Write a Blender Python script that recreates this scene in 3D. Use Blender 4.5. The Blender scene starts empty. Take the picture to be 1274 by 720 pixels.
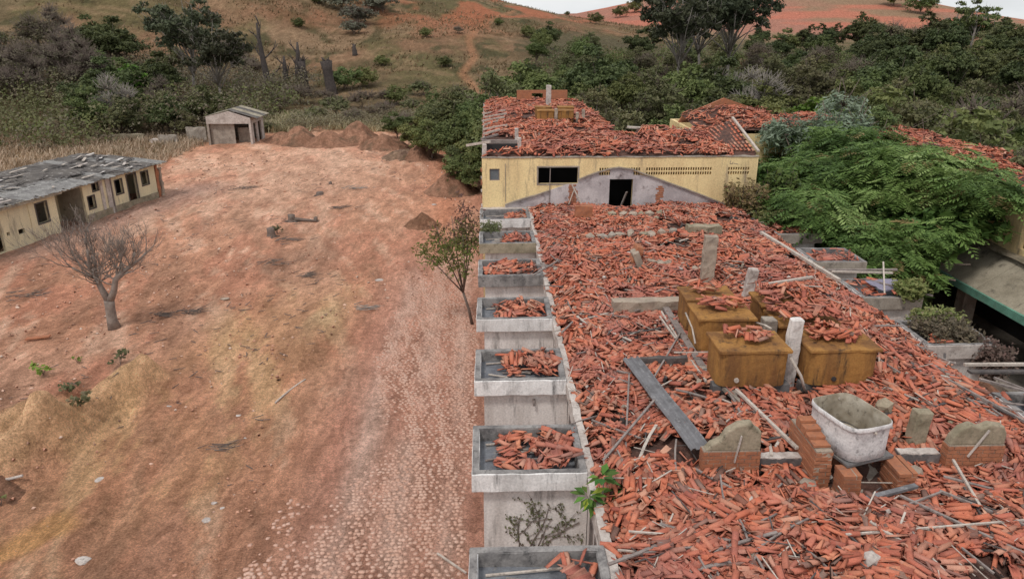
import bpy, math, random
import numpy as np
from mathutils import Vector, Matrix, Euler

sc = bpy.context.scene
col = sc.collection

# ------------------------------------------------------------------ camera
CAM_Z = 11.7
FPX = 910.0            # focal length in photo pixels (photo is 1274 wide)
PITCH = math.radians(20.1)
YAW = math.radians(1.89)
cam_data = bpy.data.cameras.new("camera")
cam = bpy.data.objects.new("camera", cam_data)
col.objects.link(cam)
cam.location = (0, 0, CAM_Z)
cam.rotation_euler = (math.pi / 2 - PITCH, 0, -YAW)
cam_data.sensor_width = 36.0
cam_data.lens = 36.0 * FPX / 1274.0
cam_data.clip_start = 0.1
cam_data.clip_end = 5000
sc.camera = cam

# ------------------------------------------------------------------ sky, sun, exposure
SUN_EL, SUN_AZ = math.radians(58), math.radians(215)   # azimuth from +Y clockwise
world = bpy.data.worlds.new("World")
sc.world = world
world.use_nodes = True
wn, wl = world.node_tree.nodes, world.node_tree.links
bg = wn["Background"]
sky = wn.new("ShaderNodeTexSky")
sky.sky_type = 'NISHITA'
sky.sun_disc = False
sky.sun_elevation = SUN_EL
sky.sun_rotation = SUN_AZ
tc = wn.new("ShaderNodeTexCoord")
mp = wn.new("ShaderNodeMapping")
mp.inputs['Scale'].default_value = (1.0, 1.0, 3.2)
nz = wn.new("ShaderNodeTexNoise")
nz.inputs['Scale'].default_value = 3.0
nz.inputs['Detail'].default_value = 6
nz.inputs['Roughness'].default_value = 0.55
rp = wn.new("ShaderNodeValToRGB")
rp.color_ramp.elements[0].position = 0.30
rp.color_ramp.elements[0].color = (0.62, 0.62, 0.62, 1)
rp.color_ramp.elements[1].position = 0.50
rp.color_ramp.elements[1].color = (0.97, 0.97, 0.97, 1)
n2 = wn.new("ShaderNodeTexNoise")
n2.inputs['Scale'].default_value = 5.0
n2.inputs['Detail'].default_value = 5
rp2 = wn.new("ShaderNodeValToRGB")
rp2.color_ramp.elements[0].position = 0.3
rp2.color_ramp.elements[0].color = (9.0, 9.4, 9.8, 1)
rp2.color_ramp.elements[1].position = 0.7
rp2.color_ramp.elements[1].color = (11.8, 11.8, 11.7, 1)
mx = wn.new("ShaderNodeMix")
mx.data_type = 'RGBA'
wl.new(tc.outputs['Generated'], mp.inputs['Vector'])
wl.new(mp.outputs['Vector'], nz.inputs['Vector'])
wl.new(mp.outputs['Vector'], n2.inputs['Vector'])
wl.new(nz.outputs['Fac'], rp.inputs['Fac'])
wl.new(n2.outputs['Fac'], rp2.inputs['Fac'])
wl.new(rp.outputs['Color'], mx.inputs['Factor'])
wl.new(sky.outputs['Color'], mx.inputs['A'])
wl.new(rp2.outputs['Color'], mx.inputs['B'])
wl.new(mx.outputs['Result'], bg.inputs['Color'])
bg.inputs['Strength'].default_value = 0.072

sun_d = bpy.data.lights.new("sun", 'SUN')
sun_d.energy = 1.5
sun_d.angle = math.radians(10)
sun_d.color = (1.0, 0.96, 0.9)
sun = bpy.data.objects.new("sun", sun_d)
col.objects.link(sun)
sd = Vector((math.sin(SUN_AZ) * math.cos(SUN_EL), math.cos(SUN_AZ) * math.cos(SUN_EL), math.sin(SUN_EL)))
sun.rotation_euler = sd.to_track_quat('Z', 'Y').to_euler()

sc.view_settings.view_transform = 'Standard'
sc.view_settings.look = 'None'
sc.view_settings.exposure = 0.17
sc.view_settings.gamma = 1.0
sc.view_settings.use_curve_mapping = False

rng = np.random.default_rng(7)
random.seed(7)

# ------------------------------------------------------------------ numpy noise
def _hash(ix, iy, s):
    h = (ix * 374761393 + iy * 668265263 + s * 974634777) & 0xffffffff
    h = ((h ^ (h >> 13)) * 1274126177) & 0xffffffff
    return ((h ^ (h >> 16)) & 0xffff) / 65535.0

def vnoise(x, y, s=0):
    x = np.asarray(x, float); y = np.asarray(y, float)
    ix = np.floor(x).astype(np.int64); iy = np.floor(y).astype(np.int64)
    fx = x - ix; fy = y - iy
    fx = fx * fx * (3 - 2 * fx); fy = fy * fy * (3 - 2 * fy)
    a = _hash(ix, iy, s); b = _hash(ix + 1, iy, s); c = _hash(ix, iy + 1, s); d = _hash(ix + 1, iy + 1, s)
    return a + (b - a) * fx + (c - a) * fy + (a - b - c + d) * fx * fy

def fbm(x, y, s=0, o=4, r=0.5):
    t = 0; a = 1; n = 0
    for i in range(o):
        t = t + a * vnoise(np.asarray(x) * 2 ** i + 17.3 * i, np.asarray(y) * 2 ** i - 9.1 * i, s + i)
        n += a; a *= r
    return t / n

def sst(t):
    t = np.clip(t, 0, 1)
    return t * t * (3 - 2 * t)

# ------------------------------------------------------------------ terrain height
def ht(x, y):
    x = np.asarray(x, float); y = np.asarray(y, float)
    z = 0.35 * (fbm(x * .06, y * .06, 3) - .5) * sst((y - 10) / 30)
    z = z + 0.10 * (fbm(x * .45, y * .45, 5) - .5)
    # tan soil bank at the lower left
    def ridge(ax, ay, bx, by, w, h):
        dx, dy = bx - ax, by - ay; L = math.hypot(dx, dy)
        t = np.clip(((x - ax) * dx + (y - ay) * dy) / L ** 2, 0, 1)
        d = np.hypot(x - ax - t * dx, y - ay - t * dy)
        return h * np.exp(-(d / w) ** 2) * (0.6 + 0.8 * fbm(x * .9, y * .9, 11))
    z = z + ridge(-14.6, 15.6, -12.6, 18.6, 0.55, 1.05) + ridge(-12.6, 18.6, -11.75, 23.0, 0.48, 1.0) + ridge(-15.0, 18.8, -13.5, 21.8, 0.45, .7) - ridge(-14.2, 17.6, -12.9, 21.8, 0.45, .55)
    z = z + ridge(-7.5, 23, -6.2, 32, 1.2, .16)
    # left hill
    A = np.interp(x, [-400, -150, -60, -1, 36, 75, 120], [80, 60, 34, 18.2, 10.6, 2.5, 0])
    wob = 16 * (fbm(x * .02, y * .012, 21) - .5)
    s = sst((y + wob - 98) / 165)
    z = z + A * s
    g = fbm(x * .035, y * .02, 31, 5)
    z = z + sst((y - 105) / 60) * (g - .5) * np.clip(A, 0, 20) * .22
    # left wooded toe
    z = z + 5 * sst((-x - 30) / 50) * sst((y - 60) / 60)
    # far right hill
    z = z + 32 * np.exp(-np.abs((x - 219) / 142) ** 2.8) * sst((y - 360) / 240) * (1 - .3 * sst((y - 660) / 200))
    z = z + .8 * (fbm(x * .02, y * .02, 41, 4) - .5) * sst((y - 300) / 150)
    # wooded slope to the right
    z = z + 4.0 * sst((y - 60) / 100) * sst((x - 15) / 60)
    # flatten under the buildings
    fb = sst(1 - np.maximum(np.maximum(-3.0 - x, x - 24) / 3, np.maximum(0 - y, y - 53) / 4))
    z = z * (1 - fb) + (-0.02) * fb
    return z

def hz(x, y):
    return float(ht(np.array([x]), np.array([y]))[0])

def ray(px, py):
    u = (px - 637) / FPX; v = (py - 360) / FPX
    cp, sp, ca, sa = math.cos(PITCH), math.sin(PITCH), math.cos(YAW), math.sin(YAW)
    return Vector((sa * cp + u * ca - v * sa * sp, ca * cp - u * sa - v * ca * sp, -sp - v * cp))

def at_z(px, py, z):
    d = ray(px, py); t = (z - CAM_Z) / d.z
    return Vector((d.x * t, d.y * t, z))

def at_y(px, py, y):
    d = ray(px, py); t = y / d.y
    return Vector((d.x * t, y, CAM_Z + d.z * t))

_TS = 8.0 * 1.006 ** np.arange(0, 840)
def on_ground(px, py):
    d = ray(px, py)
    X, Y, Z = d.x * _TS, d.y * _TS, CAM_Z + d.z * _TS
    k = np.nonzero(Z <= ht(X, Y))[0]
    i = k[0] if len(k) else 400
    return Vector((X[i], Y[i], hz(X[i], Y[i])))

# ------------------------------------------------------------------ object helpers
def tag(o, label=None, cat=None, group=None, kind=None):
    if label: o['label'] = label
    if cat: o['category'] = cat
    if group: o['group'] = group
    if kind: o['kind'] = kind
    return o

def empty(name, loc=(0, 0, 0), rz=0, label=None, cat=None, group=None, kind=None):
    o = bpy.data.objects.new(name, None)
    o.empty_display_size = .3
    col.objects.link(o)
    o.location = loc
    o.rotation_euler = (0, 0, rz)
    return tag(o, label, cat, group, kind)

def link(name, me, mat=None, parent=None, **k):
    o = bpy.data.objects.new(name, me)
    if mat is not None and not me.materials:
        me.materials.append(mat)
    col.objects.link(o)
    if parent is not None:
        o.parent = parent
    return tag(o, **k)

def quad_mesh(name, V, Q, C=None, smooth=False):
    V = np.asarray(V, np.float32); Q = np.asarray(Q, np.int32)
    me = bpy.data.meshes.new(name)
    me.vertices.add(len(V)); me.vertices.foreach_set('co', V.ravel())
    me.loops.add(Q.size); me.loops.foreach_set('vertex_index', Q.ravel())
    me.polygons.add(len(Q))
    me.polygons.foreach_set('loop_start', np.arange(0, Q.size, 4, dtype=np.int32))
    me.polygons.foreach_set('loop_total', np.full(len(Q), 4, np.int32))
    if smooth:
        me.polygons.foreach_set('use_smooth', np.ones(len(Q), bool))
    if C is not None:
        at = me.color_attributes.new('Col', 'FLOAT_COLOR', 'POINT')
        C = np.asarray(C, np.float32)
        if C.shape[1] == 3:
            C = np.concatenate([C, np.ones((len(C), 1), np.float32)], 1)
        at.data.foreach_set('color', C.ravel())
    me.update(calc_edges=True)
    return me

class MB:
    def __init__(s): s.v = []; s.f = []
    def add(s, V, F):
        b = len(s.v); s.v += [tuple(p) for p in V]; s.f += [tuple(b + i for i in f) for f in F]
    def box(s, x0, x1, y0, y1, z0, z1, M=None):
        V = [(x, y, z) for x in (x0, x1) for y in (y0, y1) for z in (z0, z1)]
        if M is not None: V = [tuple(M @ Vector(p)) for p in V]
        s.add(V, [(0, 1, 3, 2), (4, 6, 7, 5), (0, 4, 5, 1), (2, 3, 7, 6), (0, 2, 6, 4), (1, 5, 7, 3)])
    def rough(s, x0, x1, y0, y1, z0, z1, seg=.2, jit=.012, M=None, seed=0):
        nx = max(1, round((x1 - x0) / seg)); ny = max(1, round((y1 - y0) / seg)); nzz = max(1, round((z1 - z0) / seg))
        idx = {}; V = []; F = []
        r = random.Random(seed + int(x0 * 100) + int(y0 * 37))
        def vid(i, j, k):
            if (i, j, k) not in idx:
                p = Vector((x0 + (x1 - x0) * i / nx, y0 + (y1 - y0) * j / ny, z0 + (z1 - z0) * k / nzz))
                p += Vector((r.uniform(-1, 1), r.uniform(-1, 1), r.uniform(-1, 1))) * jit
                if M is not None: p = M @ p
                idx[(i, j, k)] = len(V); V.append(tuple(p))
            return idx[(i, j, k)]
        for i in range(nx):
            for j in range(ny):
                F.append((vid(i, j, 0), vid(i, j + 1, 0), vid(i + 1, j + 1, 0), vid(i + 1, j, 0)))
                F.append((vid(i, j, nzz), vid(i + 1, j, nzz), vid(i + 1, j + 1, nzz), vid(i, j + 1, nzz)))
        for i in range(nx):
            for k in range(nzz):
                F.append((vid(i, 0, k), vid(i + 1, 0, k), vid(i + 1, 0, k + 1), vid(i, 0, k + 1)))
                F.append((vid(i, ny, k), vid(i, ny, k + 1), vid(i + 1, ny, k + 1), vid(i + 1, ny, k)))
        for j in range(ny):
            for k in range(nzz):
                F.append((vid(0, j, k), vid(0, j, k + 1), vid(0, j + 1, k + 1), vid(0, j + 1, k)))
                F.append((vid(nx, j, k), vid(nx, j + 1, k), vid(nx, j + 1, k + 1), vid(nx, j, k + 1)))
        s.add(V, F)
    def beam(s, a, b, w, h, twist=0, bend=0, n=1):
        a = Vector(a); b = Vector(b); d = b - a; L = d.length
        if L < 1e-5: return
        q = d.to_track_quat('X', 'Z')
        rings = []
        V = []
        for i in range(n + 1):
            t = i / n
            off = bend * math.sin(math.pi * t)
            for (yy, zz) in ((-1, -1), (1, -1), (1, 1), (-1, 1)):
                p = Vector((L * t, yy * w / 2, zz * h / 2))
                p = Matrix.Rotation(twist, 3, 'X') @ p
                p.y += off
                V.append(tuple(a + q @ p))
        F = [(3, 2, 1, 0)]
        for i in range(n):
            o = 4 * i
            for k in range(4):
                F.append((o + k, o + (k + 1) % 4, o + 4 + (k + 1) % 4, o + 4 + k))
        o = 4 * n
        F.append((o, o + 1, o + 2, o + 3))
        s.add(V, F)
    def tube(s, pts, rad, n=6):
        pts = [Vector(p) for p in pts]
        V = []; F = []; q = None; pd = None
        for i, p in enumerate(pts):
            d = (pts[min(i + 1, len(pts) - 1)] - pts[max(i - 1, 0)]).normalized()
            q = d.to_track_quat('Z', 'Y') if q is None else pd.rotation_difference(d) @ q
            pd = d
            for k in range(n):
                a = 2 * math.pi * k / n
                V.append(tuple(p + q @ Vector((math.cos(a) * rad[i], math.sin(a) * rad[i], 0))))
        for i in range(len(pts) - 1):
            for k in range(n):
                F.append((i * n + k, i * n + (k + 1) % n, (i + 1) * n + (k + 1) % n, (i + 1) * n + k))
        F.append(tuple(range(n))[::-1]); F.append(tuple((len(pts) - 1) * n + k for k in range(n)))
        s.add(V, F)
    def prism(s, poly, y0, y1, M=None):      # poly in x,z, extruded along y
        n = len(poly)
        V = [(p[0], y0, p[1]) for p in poly] + [(p[0], y1, p[1]) for p in poly]
        if M is not None: V = [tuple(M @ Vector(p)) for p in V]
        F = [tuple(range(n)), tuple(range(2 * n - 1, n - 1, -1))]
        for i in range(n):
            j = (i + 1) % n
            F.append((i, n + i, n + j, j))
        s.add(V, F)
    def wall(s, axis, c, th, a0, a1, z0, z1, holes=(), M=None):
        # wall along x (axis 'x', from y=c to c+th) or along y, with rectangular holes (a,b,zlo,zhi)
        A = sorted(set([a0, a1] + [h for H in holes for h in H[:2] if a0 < h < a1]))
        Z = sorted(set([z0, z1] + [h for H in holes for h in H[2:4] if z0 < h < z1]))
        def full(i, k):
            if i < 0 or k < 0 or i >= len(A) - 1 or k >= len(Z) - 1: return False
            am = (A[i] + A[i + 1]) / 2; zm = (Z[k] + Z[k + 1]) / 2
            return not any(H[0] < am < H[1] and H[2] < zm < H[3] for H in holes)
        idx = {}; V = []; F = []
        def vid(i, k, side):
            if (i, k, side) not in idx:
                cc = c + th * side
                p = (A[i], cc, Z[k]) if axis == 'x' else (cc, A[i], Z[k])
                if M is not None: p = tuple(M @ Vector(p))
                idx[(i, k, side)] = len(V); V.append(p)
            return idx[(i, k, side)]
        for i in range(len(A) - 1):
            for k in range(len(Z) - 1):
                if not full(i, k): continue
                F.append((vid(i, k, 0), vid(i + 1, k, 0), vid(i + 1, k + 1, 0), vid(i, k + 1, 0)))
                F.append((vid(i, k, 1), vid(i, k + 1, 1), vid(i + 1, k + 1, 1), vid(i + 1, k, 1)))
                if not full(i - 1, k): F.append((vid(i, k, 0), vid(i, k + 1, 0), vid(i, k + 1, 1), vid(i, k, 1)))
                if not full(i + 1, k): F.append((vid(i + 1, k, 0), vid(i + 1, k, 1), vid(i + 1, k + 1, 1), vid(i + 1, k + 1, 0)))
                if not full(i, k - 1): F.append((vid(i, k, 0), vid(i, k, 1), vid(i + 1, k, 1), vid(i + 1, k, 0)))
                if not full(i, k + 1): F.append((vid(i, k + 1, 0), vid(i + 1, k + 1, 0), vid(i + 1, k + 1, 1), vid(i, k + 1, 1)))
        s.add(V, F)
    def rock(s, c, sx, sy, sz, rz=0, seed=0, n=2):
        import bmesh
        bm = bmesh.new(); bmesh.ops.create_icosphere(bm, subdivisions=n, radius=1)
        r = random.Random(seed)
        cut = [(Vector((r.gauss(0, 1), r.gauss(0, 1), r.gauss(0, 1))).normalized(), r.uniform(.55, .85)) for _ in range(9)]
        M = Matrix.Rotation(rz, 3, 'Z')
        V = []
        for v in bm.verts:
            p = v.co.copy()
            for nn, dd in cut:
                e = p.dot(nn) - dd
                if e > 0: p -= nn * e
            p = Vector((p.x * sx, p.y * sy, p.z * sz))
            V.append(tuple(Vector(c) + M @ p))
        F = [tuple(v.index for v in f.verts) for f in bm.faces]
        bm.free()
        s.add(V, F)
    def mesh(s, name, smooth=False):
        me = bpy.data.meshes.new(name)
        me.from_pydata(s.v, [], s.f)
        if smooth:
            me.polygons.foreach_set('use_smooth', [True] * len(me.polygons))
        me.update()
        return me
    def obj(s, name, mat, parent=None, smooth=False, bevel=0, **k):
        o = link(name, s.mesh(name, smooth), mat, parent, **k)
        if bevel:
            m = o.modifiers.new('bevel', 'BEVEL'); m.width = bevel; m.segments = 1; m.limit_method = 'ANGLE'
        return o

# ------------------------------------------------------------------ materials
def nodes_of(m):
    m.use_nodes = True
    nt = m.node_tree
    return nt.nodes, nt.links, nt.nodes['Principled BSDF']

def ramp(n, stops):
    r = n.new("ShaderNodeValToRGB")
    e = r.color_ramp.elements
    while len(e) > 1: e.remove(e[-1])
    e[0].position = stops[0][0]; e[0].color = (*stops[0][1], 1)
    for p, c in stops[1:]:
        x = e.new(p); x.color = (*c, 1)
    return r

def noise(n, l, scale, detail=5, rough=.6, vec=None, dist=0):
    t = n.new("ShaderNodeTexNoise")
    t.inputs['Scale'].default_value = scale; t.inputs['Detail'].default_value = detail
    t.inputs['Roughness'].default_value = rough; t.inputs['Distortion'].default_value = dist
    if vec is not None: l.new(vec, t.inputs['Vector'])
    return t

def mixc(n, l, fac, a, b, mode='MIX'):
    m = n.new("ShaderNodeMix"); m.data_type = 'RGBA'; m.blend_type = mode
    for s, v in (('Factor', fac), ('A', a), ('B', b)):
        if isinstance(v, (int, float)): m.inputs[s].default_value = v
        elif isinstance(v, tuple): m.inputs[s].default_value = (*v, 1)
        else: l.new(v, m.inputs[s])
    return m.outputs['Result']

def surf_mat(name, base, dirt, dark=None, scale=2.0, rough=.9, bump=.3, bscale=30, streak=False, amount=.5, third=None, thr=(.42, .62), mscale=6):
    """weathered plaster / concrete / wood"""
    m = bpy.data.materials.new(name); n, l, b = nodes_of(m)
    g = n.new("ShaderNodeNewGeometry")
    vec = g.outputs['Position']
    if streak:
        mpn = n.new("ShaderNodeMapping"); mpn.inputs['Scale'].default_value = (1, 1, .18)
        l.new(vec, mpn.inputs['Vector']); sv = mpn.outputs['Vector']
    else: sv = vec
    a = noise(n, l, scale, 6, .65, sv)
    r1 = ramp(n, [(thr[0], (0, 0, 0)), (thr[1], (1, 1, 1))]); l.new(a.outputs['Fac'], r1.inputs['Fac'])
    ma = n.new("ShaderNodeMath"); ma.operation = 'MULTIPLY'; ma.inputs[1].default_value = amount
    l.new(r1.outputs['Color'], ma.inputs[0])
    c = mixc(n, l, ma.outputs[0], base, dirt)
    if third:
        q = noise(n, l, scale * .6, 5, .6, sv, .4)
        r3 = ramp(n, [(.5, (0, 0, 0)), (.62, (1, 1, 1))]); l.new(q.outputs['Fac'], r3.inputs['Fac'])
        c = mixc(n, l, r3.outputs['Color'], c, third)
    if dark:
        d = noise(n, l, scale * 2.7, 6, .7, sv)
        r2 = ramp(n, [(.55, (0, 0, 0)), (.72, (1, 1, 1))]); l.new(d.outputs['Fac'], r2.inputs['Fac'])
        c = mixc(n, l, r2.outputs['Color'], c, dark)
    f = noise(n, l, bscale * .8, 3, .6, vec)
    r4 = ramp(n, [(.3, (.82, .82, .82)), (.7, (1.12, 1.12, 1.12))]); l.new(f.outputs['Fac'], r4.inputs['Fac'])
    c = mixc(n, l, 1.0, c, r4.outputs['Color'], 'MULTIPLY')
    l.new(c, b.inputs['Base Color'])
    b.inputs['Roughness'].default_value = rough
    b.inputs['Specular IOR Level'].default_value = .2
    bn = noise(n, l, bscale, 6, .7, vec)
    bp = n.new("ShaderNodeBump"); bp.inputs['Strength'].default_value = bump; bp.inputs['Distance'].default_value = .02
    l.new(bn.outputs['Fac'], bp.inputs['Height']); l.new(bp.outputs['Normal'], b.inputs['Normal'])
    return m

M = {}
M['white'] = surf_mat('white_plaster', (.76, .71, .68), (.46, .41, .38), (.2, .18, .17), 1.2, streak=True, amount=.7)
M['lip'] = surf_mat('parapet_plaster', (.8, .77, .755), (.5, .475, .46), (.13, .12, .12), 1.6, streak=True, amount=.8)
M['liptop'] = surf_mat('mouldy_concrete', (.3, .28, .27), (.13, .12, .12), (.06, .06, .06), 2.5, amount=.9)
M['floor'] = surf_mat('grey_wet_slab', (.2, .21, .23), (.1, .1, .12), (.3, .28, .26), 2.2, amount=.9, rough=.7)
M['yellow'] = surf_mat('yellow_paint', (.86, .67, .36), (.68, .5, .27), (.34, .26, .18), 1.0, streak=True, amount=.8)
M['scar'] = surf_mat('bare_gable_plaster', (.6, .55, .55), (.36, .32, .33), (.17, .13, .13), .9, amount=.8, thr=(.38, .6))
M['conc'] = surf_mat('concrete', (.38, .33, .28), (.24, .2, .17), (.12, .1, .09), 2.0, amount=.8)
M['concpale'] = surf_mat('pale_concrete', (.56, .5, .46), (.36, .3, .27), (.14, .12, .11), 2.2, amount=.8)
M['concdark'] = surf_mat('dark_concrete', (.17, .16, .16), (.09, .085, .085), (.28, .25, .22), 2.0, amount=.8)
M['mossy'] = surf_mat('mossy_concrete', (.36, .3, .22), (.22, .19, .13), (.09, .08, .055), 2.0, amount=.9)
M['brick'] = surf_mat('brick_clay', (.42, .17, .09), (.3, .13, .08), (.2, .14, .11), 6.0, amount=.7)
M['mortar'] = surf_mat('mortar', (.42, .34, .27), (.27, .22, .18), (.2, .17, .12), 3.0, amount=.8, bump=.8)
M['tank'] = surf_mat('rusty_tank', (.36, .18, .055), (.17, .08, .035), (.045, .032, .027), 1.8, streak=True, amount=.85, bump=.3)
M['tub'] = surf_mat('grey_tub', (.72, .69, .68), (.5, .47, .47), (.17, .16, .16), 3.5, amount=.9)
M['tubin'] = surf_mat('tub_inside', (.42, .37, .3), (.2, .16, .11), (.1, .08, .06), 3.0, amount=.9)
M['wood'] = surf_mat('grey_timber', (.3, .25, .23), (.18, .15, .14), (.08, .07, .07), 5.0, amount=.8)
M['woodpale'] = surf_mat('pale_timber', (.55, .48, .42), (.38, .32, .28), (.16, .13, .12), 5.0, amount=.7)
M['woodblack'] = surf_mat('charred_timber', (.08, .07, .07), (.14, .12, .11), None, 5.0, amount=.8)
M['sheet'] = surf_mat('fibre_cement', (.2, .195, .205), (.12, .115, .12), (.34, .33, .33), 3.0, amount=.8, rough=.8)
M['roofold'] = surf_mat('old_roof_sheet', (.14, .125, .115), (.08, .072, .07), (.42, .39, .37), 1.0, amount=.9)
M['housewall'] = surf_mat('faded_yellow_wall', (.76, .66, .44), (.56, .5, .36), (.22, .19, .15), .9, streak=True, amount=.7)
M['greenpaint'] = surf_mat('green_fascia', (.16, .36, .27), (.1, .2, .15), (.2, .25, .2), 2.0, amount=.6)
M['roofgrime'] = surf_mat('grimy_roof_slab', (.4, .35, .27), (.25, .215, .16), (.08, .07, .055), 1.0, amount=.9)
M['bark'] = surf_mat('bark', (.2, .155, .13), (.12, .09, .08), (.3, .26, .22), 6.0, amount=.8, bump=.8)
M['barkpale'] = surf_mat('pale_bark', (.36, .32, .29), (.22, .19, .17), (.14, .12, .1), 6.0, amount=.8)
M['barktree'] = surf_mat('grey_brown_bark', (.29, .24, .21), (.18, .145, .125), (.36, .32, .28), 6.0, amount=.8, bump=.8)
M['barkburn'] = surf_mat('burnt_bark', (.09, .075, .07), (.05, .042, .04), (.16, .12, .1), 3.0, amount=.8)
M['dark'] = surf_mat('unlit_interior', (.05, .045, .045), (.03, .03, .03), None, 2.0)  # near-black stand-in for the shade inside rooms and openings
M['glass'] = surf_mat('dusty_glass', (.12, .14, .16), (.2, .2, .2), None, 2.0, rough=.25)

def clay(name, single):
    m = bpy.data.materials.new(name); n, l, b = nodes_of(m)
    stops = [(0, (.50, .14, .082)), (.16, (.59, .195, .112)), (.3, (.34, .10, .07)), (.44, (.63, .26, .155)), (.58, (.50, .145, .097)), (.68, (.62, .34, .235)), (.74, (.38, .16, .105)), (.83, (.57, .165, .088)), (.89, (.17, .09, .07)), (.94, (.24, .16, .13)), (1, (.50, .23, .155))]
    if single:
        o = n.new("ShaderNodeObjectInfo")
        r = ramp(n, stops); l.new(o.outputs['Random'], r.inputs['Fac']); c = r.outputs['Color']
    else:
        a = n.new("ShaderNodeAttribute"); a.attribute_name = 'Col'
        sp = n.new("ShaderNodeSeparateColor"); l.new(a.outputs['Color'], sp.inputs[0])
        r = ramp(n, stops); l.new(sp.outputs[0], r.inputs['Fac']); c = r.outputs['Color']
    g = n.new("ShaderNodeNewGeometry")
    a1 = noise(n, l, 7, 5, .7, g.outputs['Position'])
    r1 = ramp(n, [(.5, (0, 0, 0)), (.75, (.5, .5, .5))]); l.new(a1.outputs['Fac'], r1.inputs['Fac'])
    c = mixc(n, l, r1.outputs['Color'], c, (.42, .2, .145))
    a3 = noise(n, l, .55, 4, .6, g.outputs['Position'])
    r3 = ramp(n, [(.48, (0, 0, 0)), (.66, (.65, .65, .65))]); l.new(a3.outputs['Fac'], r3.inputs['Fac'])
    c = mixc(n, l, r3.outputs['Color'], c, (.37, .15, .125))
    a2 = noise(n, l, 55, 3, .6, g.outputs['Position'])
    r2 = ramp(n, [(.3, (.8, .8, .8)), (.7, (1.15, 1.15, 1.15))]); l.new(a2.outputs['Fac'], r2.inputs['Fac'])
    c = mixc(n, l, 1.0, c, r2.outputs['Color'], 'MULTIPLY')
    l.new(c, b.inputs['Base Color']); b.inputs['Roughness'].default_value = .88
    b.inputs['Specular IOR Level'].default_value = .2
    bp = n.new("ShaderNodeBump"); bp.inputs['Strength'].default_value = .3; bp.inputs['Distance'].default_value = .01
    l.new(a2.outputs['Fac'], bp.inputs['Height']); l.new(bp.outputs['Normal'], b.inputs['Normal'])
    return m
M['tile1'] = clay('clay_tile_single', True)
M['tileN'] = clay('clay_tile_mass', False)
M['bed'] = surf_mat('dark_tile_bed', (.13, .065, .05), (.06, .04, .035), (.22, .14, .11), 4, amount=.9, bump=1)  # dark red debris; shade of the gaps between tiles darkened into this colour

def leafmat(name, var=.25, trans=.25):
    m = bpy.data.materials.new(name); n, l, b = nodes_of(m)
    a = n.new("ShaderNodeAttribute"); a.attribute_name = 'Col'
    o = n.new("ShaderNodeObjectInfo")
    h = n.new("ShaderNodeHueSaturation")
    mr = n.new("ShaderNodeMapRange"); mr.inputs['To Min'].default_value = 1.0 - var; mr.inputs['To Max'].default_value = 1.0 + var
    l.new(o.outputs['Random'], mr.inputs['Value']); l.new(mr.outputs[0], h.inputs['Value'])
    m2 = n.new("ShaderNodeMath"); m2.operation = 'MULTIPLY'; m2.inputs[1].default_value = 7.13
    m3 = n.new("ShaderNodeMath"); m3.operation = 'FRACT'
    l.new(o.outputs['Random'], m2.inputs[0]); l.new(m2.outputs[0], m3.inputs[0])
    mh = n.new("ShaderNodeMapRange"); mh.inputs['To Min'].default_value = .5 - .03; mh.inputs['To Max'].default_value = .5 + .025
    l.new(m3.outputs[0], mh.inputs['Value']); l.new(mh.outputs[0], h.inputs['Hue'])
    l.new(a.outputs['Color'], h.inputs['Color'])
    l.new(h.outputs['Color'], b.inputs['Base Color'])
    b.inputs['Roughness'].default_value = .6; b.inputs['Specular IOR Level'].default_value = .25
    tr = n.new("ShaderNodeBsdfTranslucent"); l.new(h.outputs['Color'], tr.inputs['Color'])
    ms = n.new("ShaderNodeMixShader"); ms.inputs[0].default_value = trans
    l.new(b.outputs[0], ms.inputs[1]); l.new(tr.outputs[0], ms.inputs[2])
    l.new(ms.outputs[0], n['Material Output'].inputs['Surface'])
    return m
M['leaf'] = leafmat('foliage')
M['grass'] = leafmat('dry_grass_blades', .1, .1)

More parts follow.
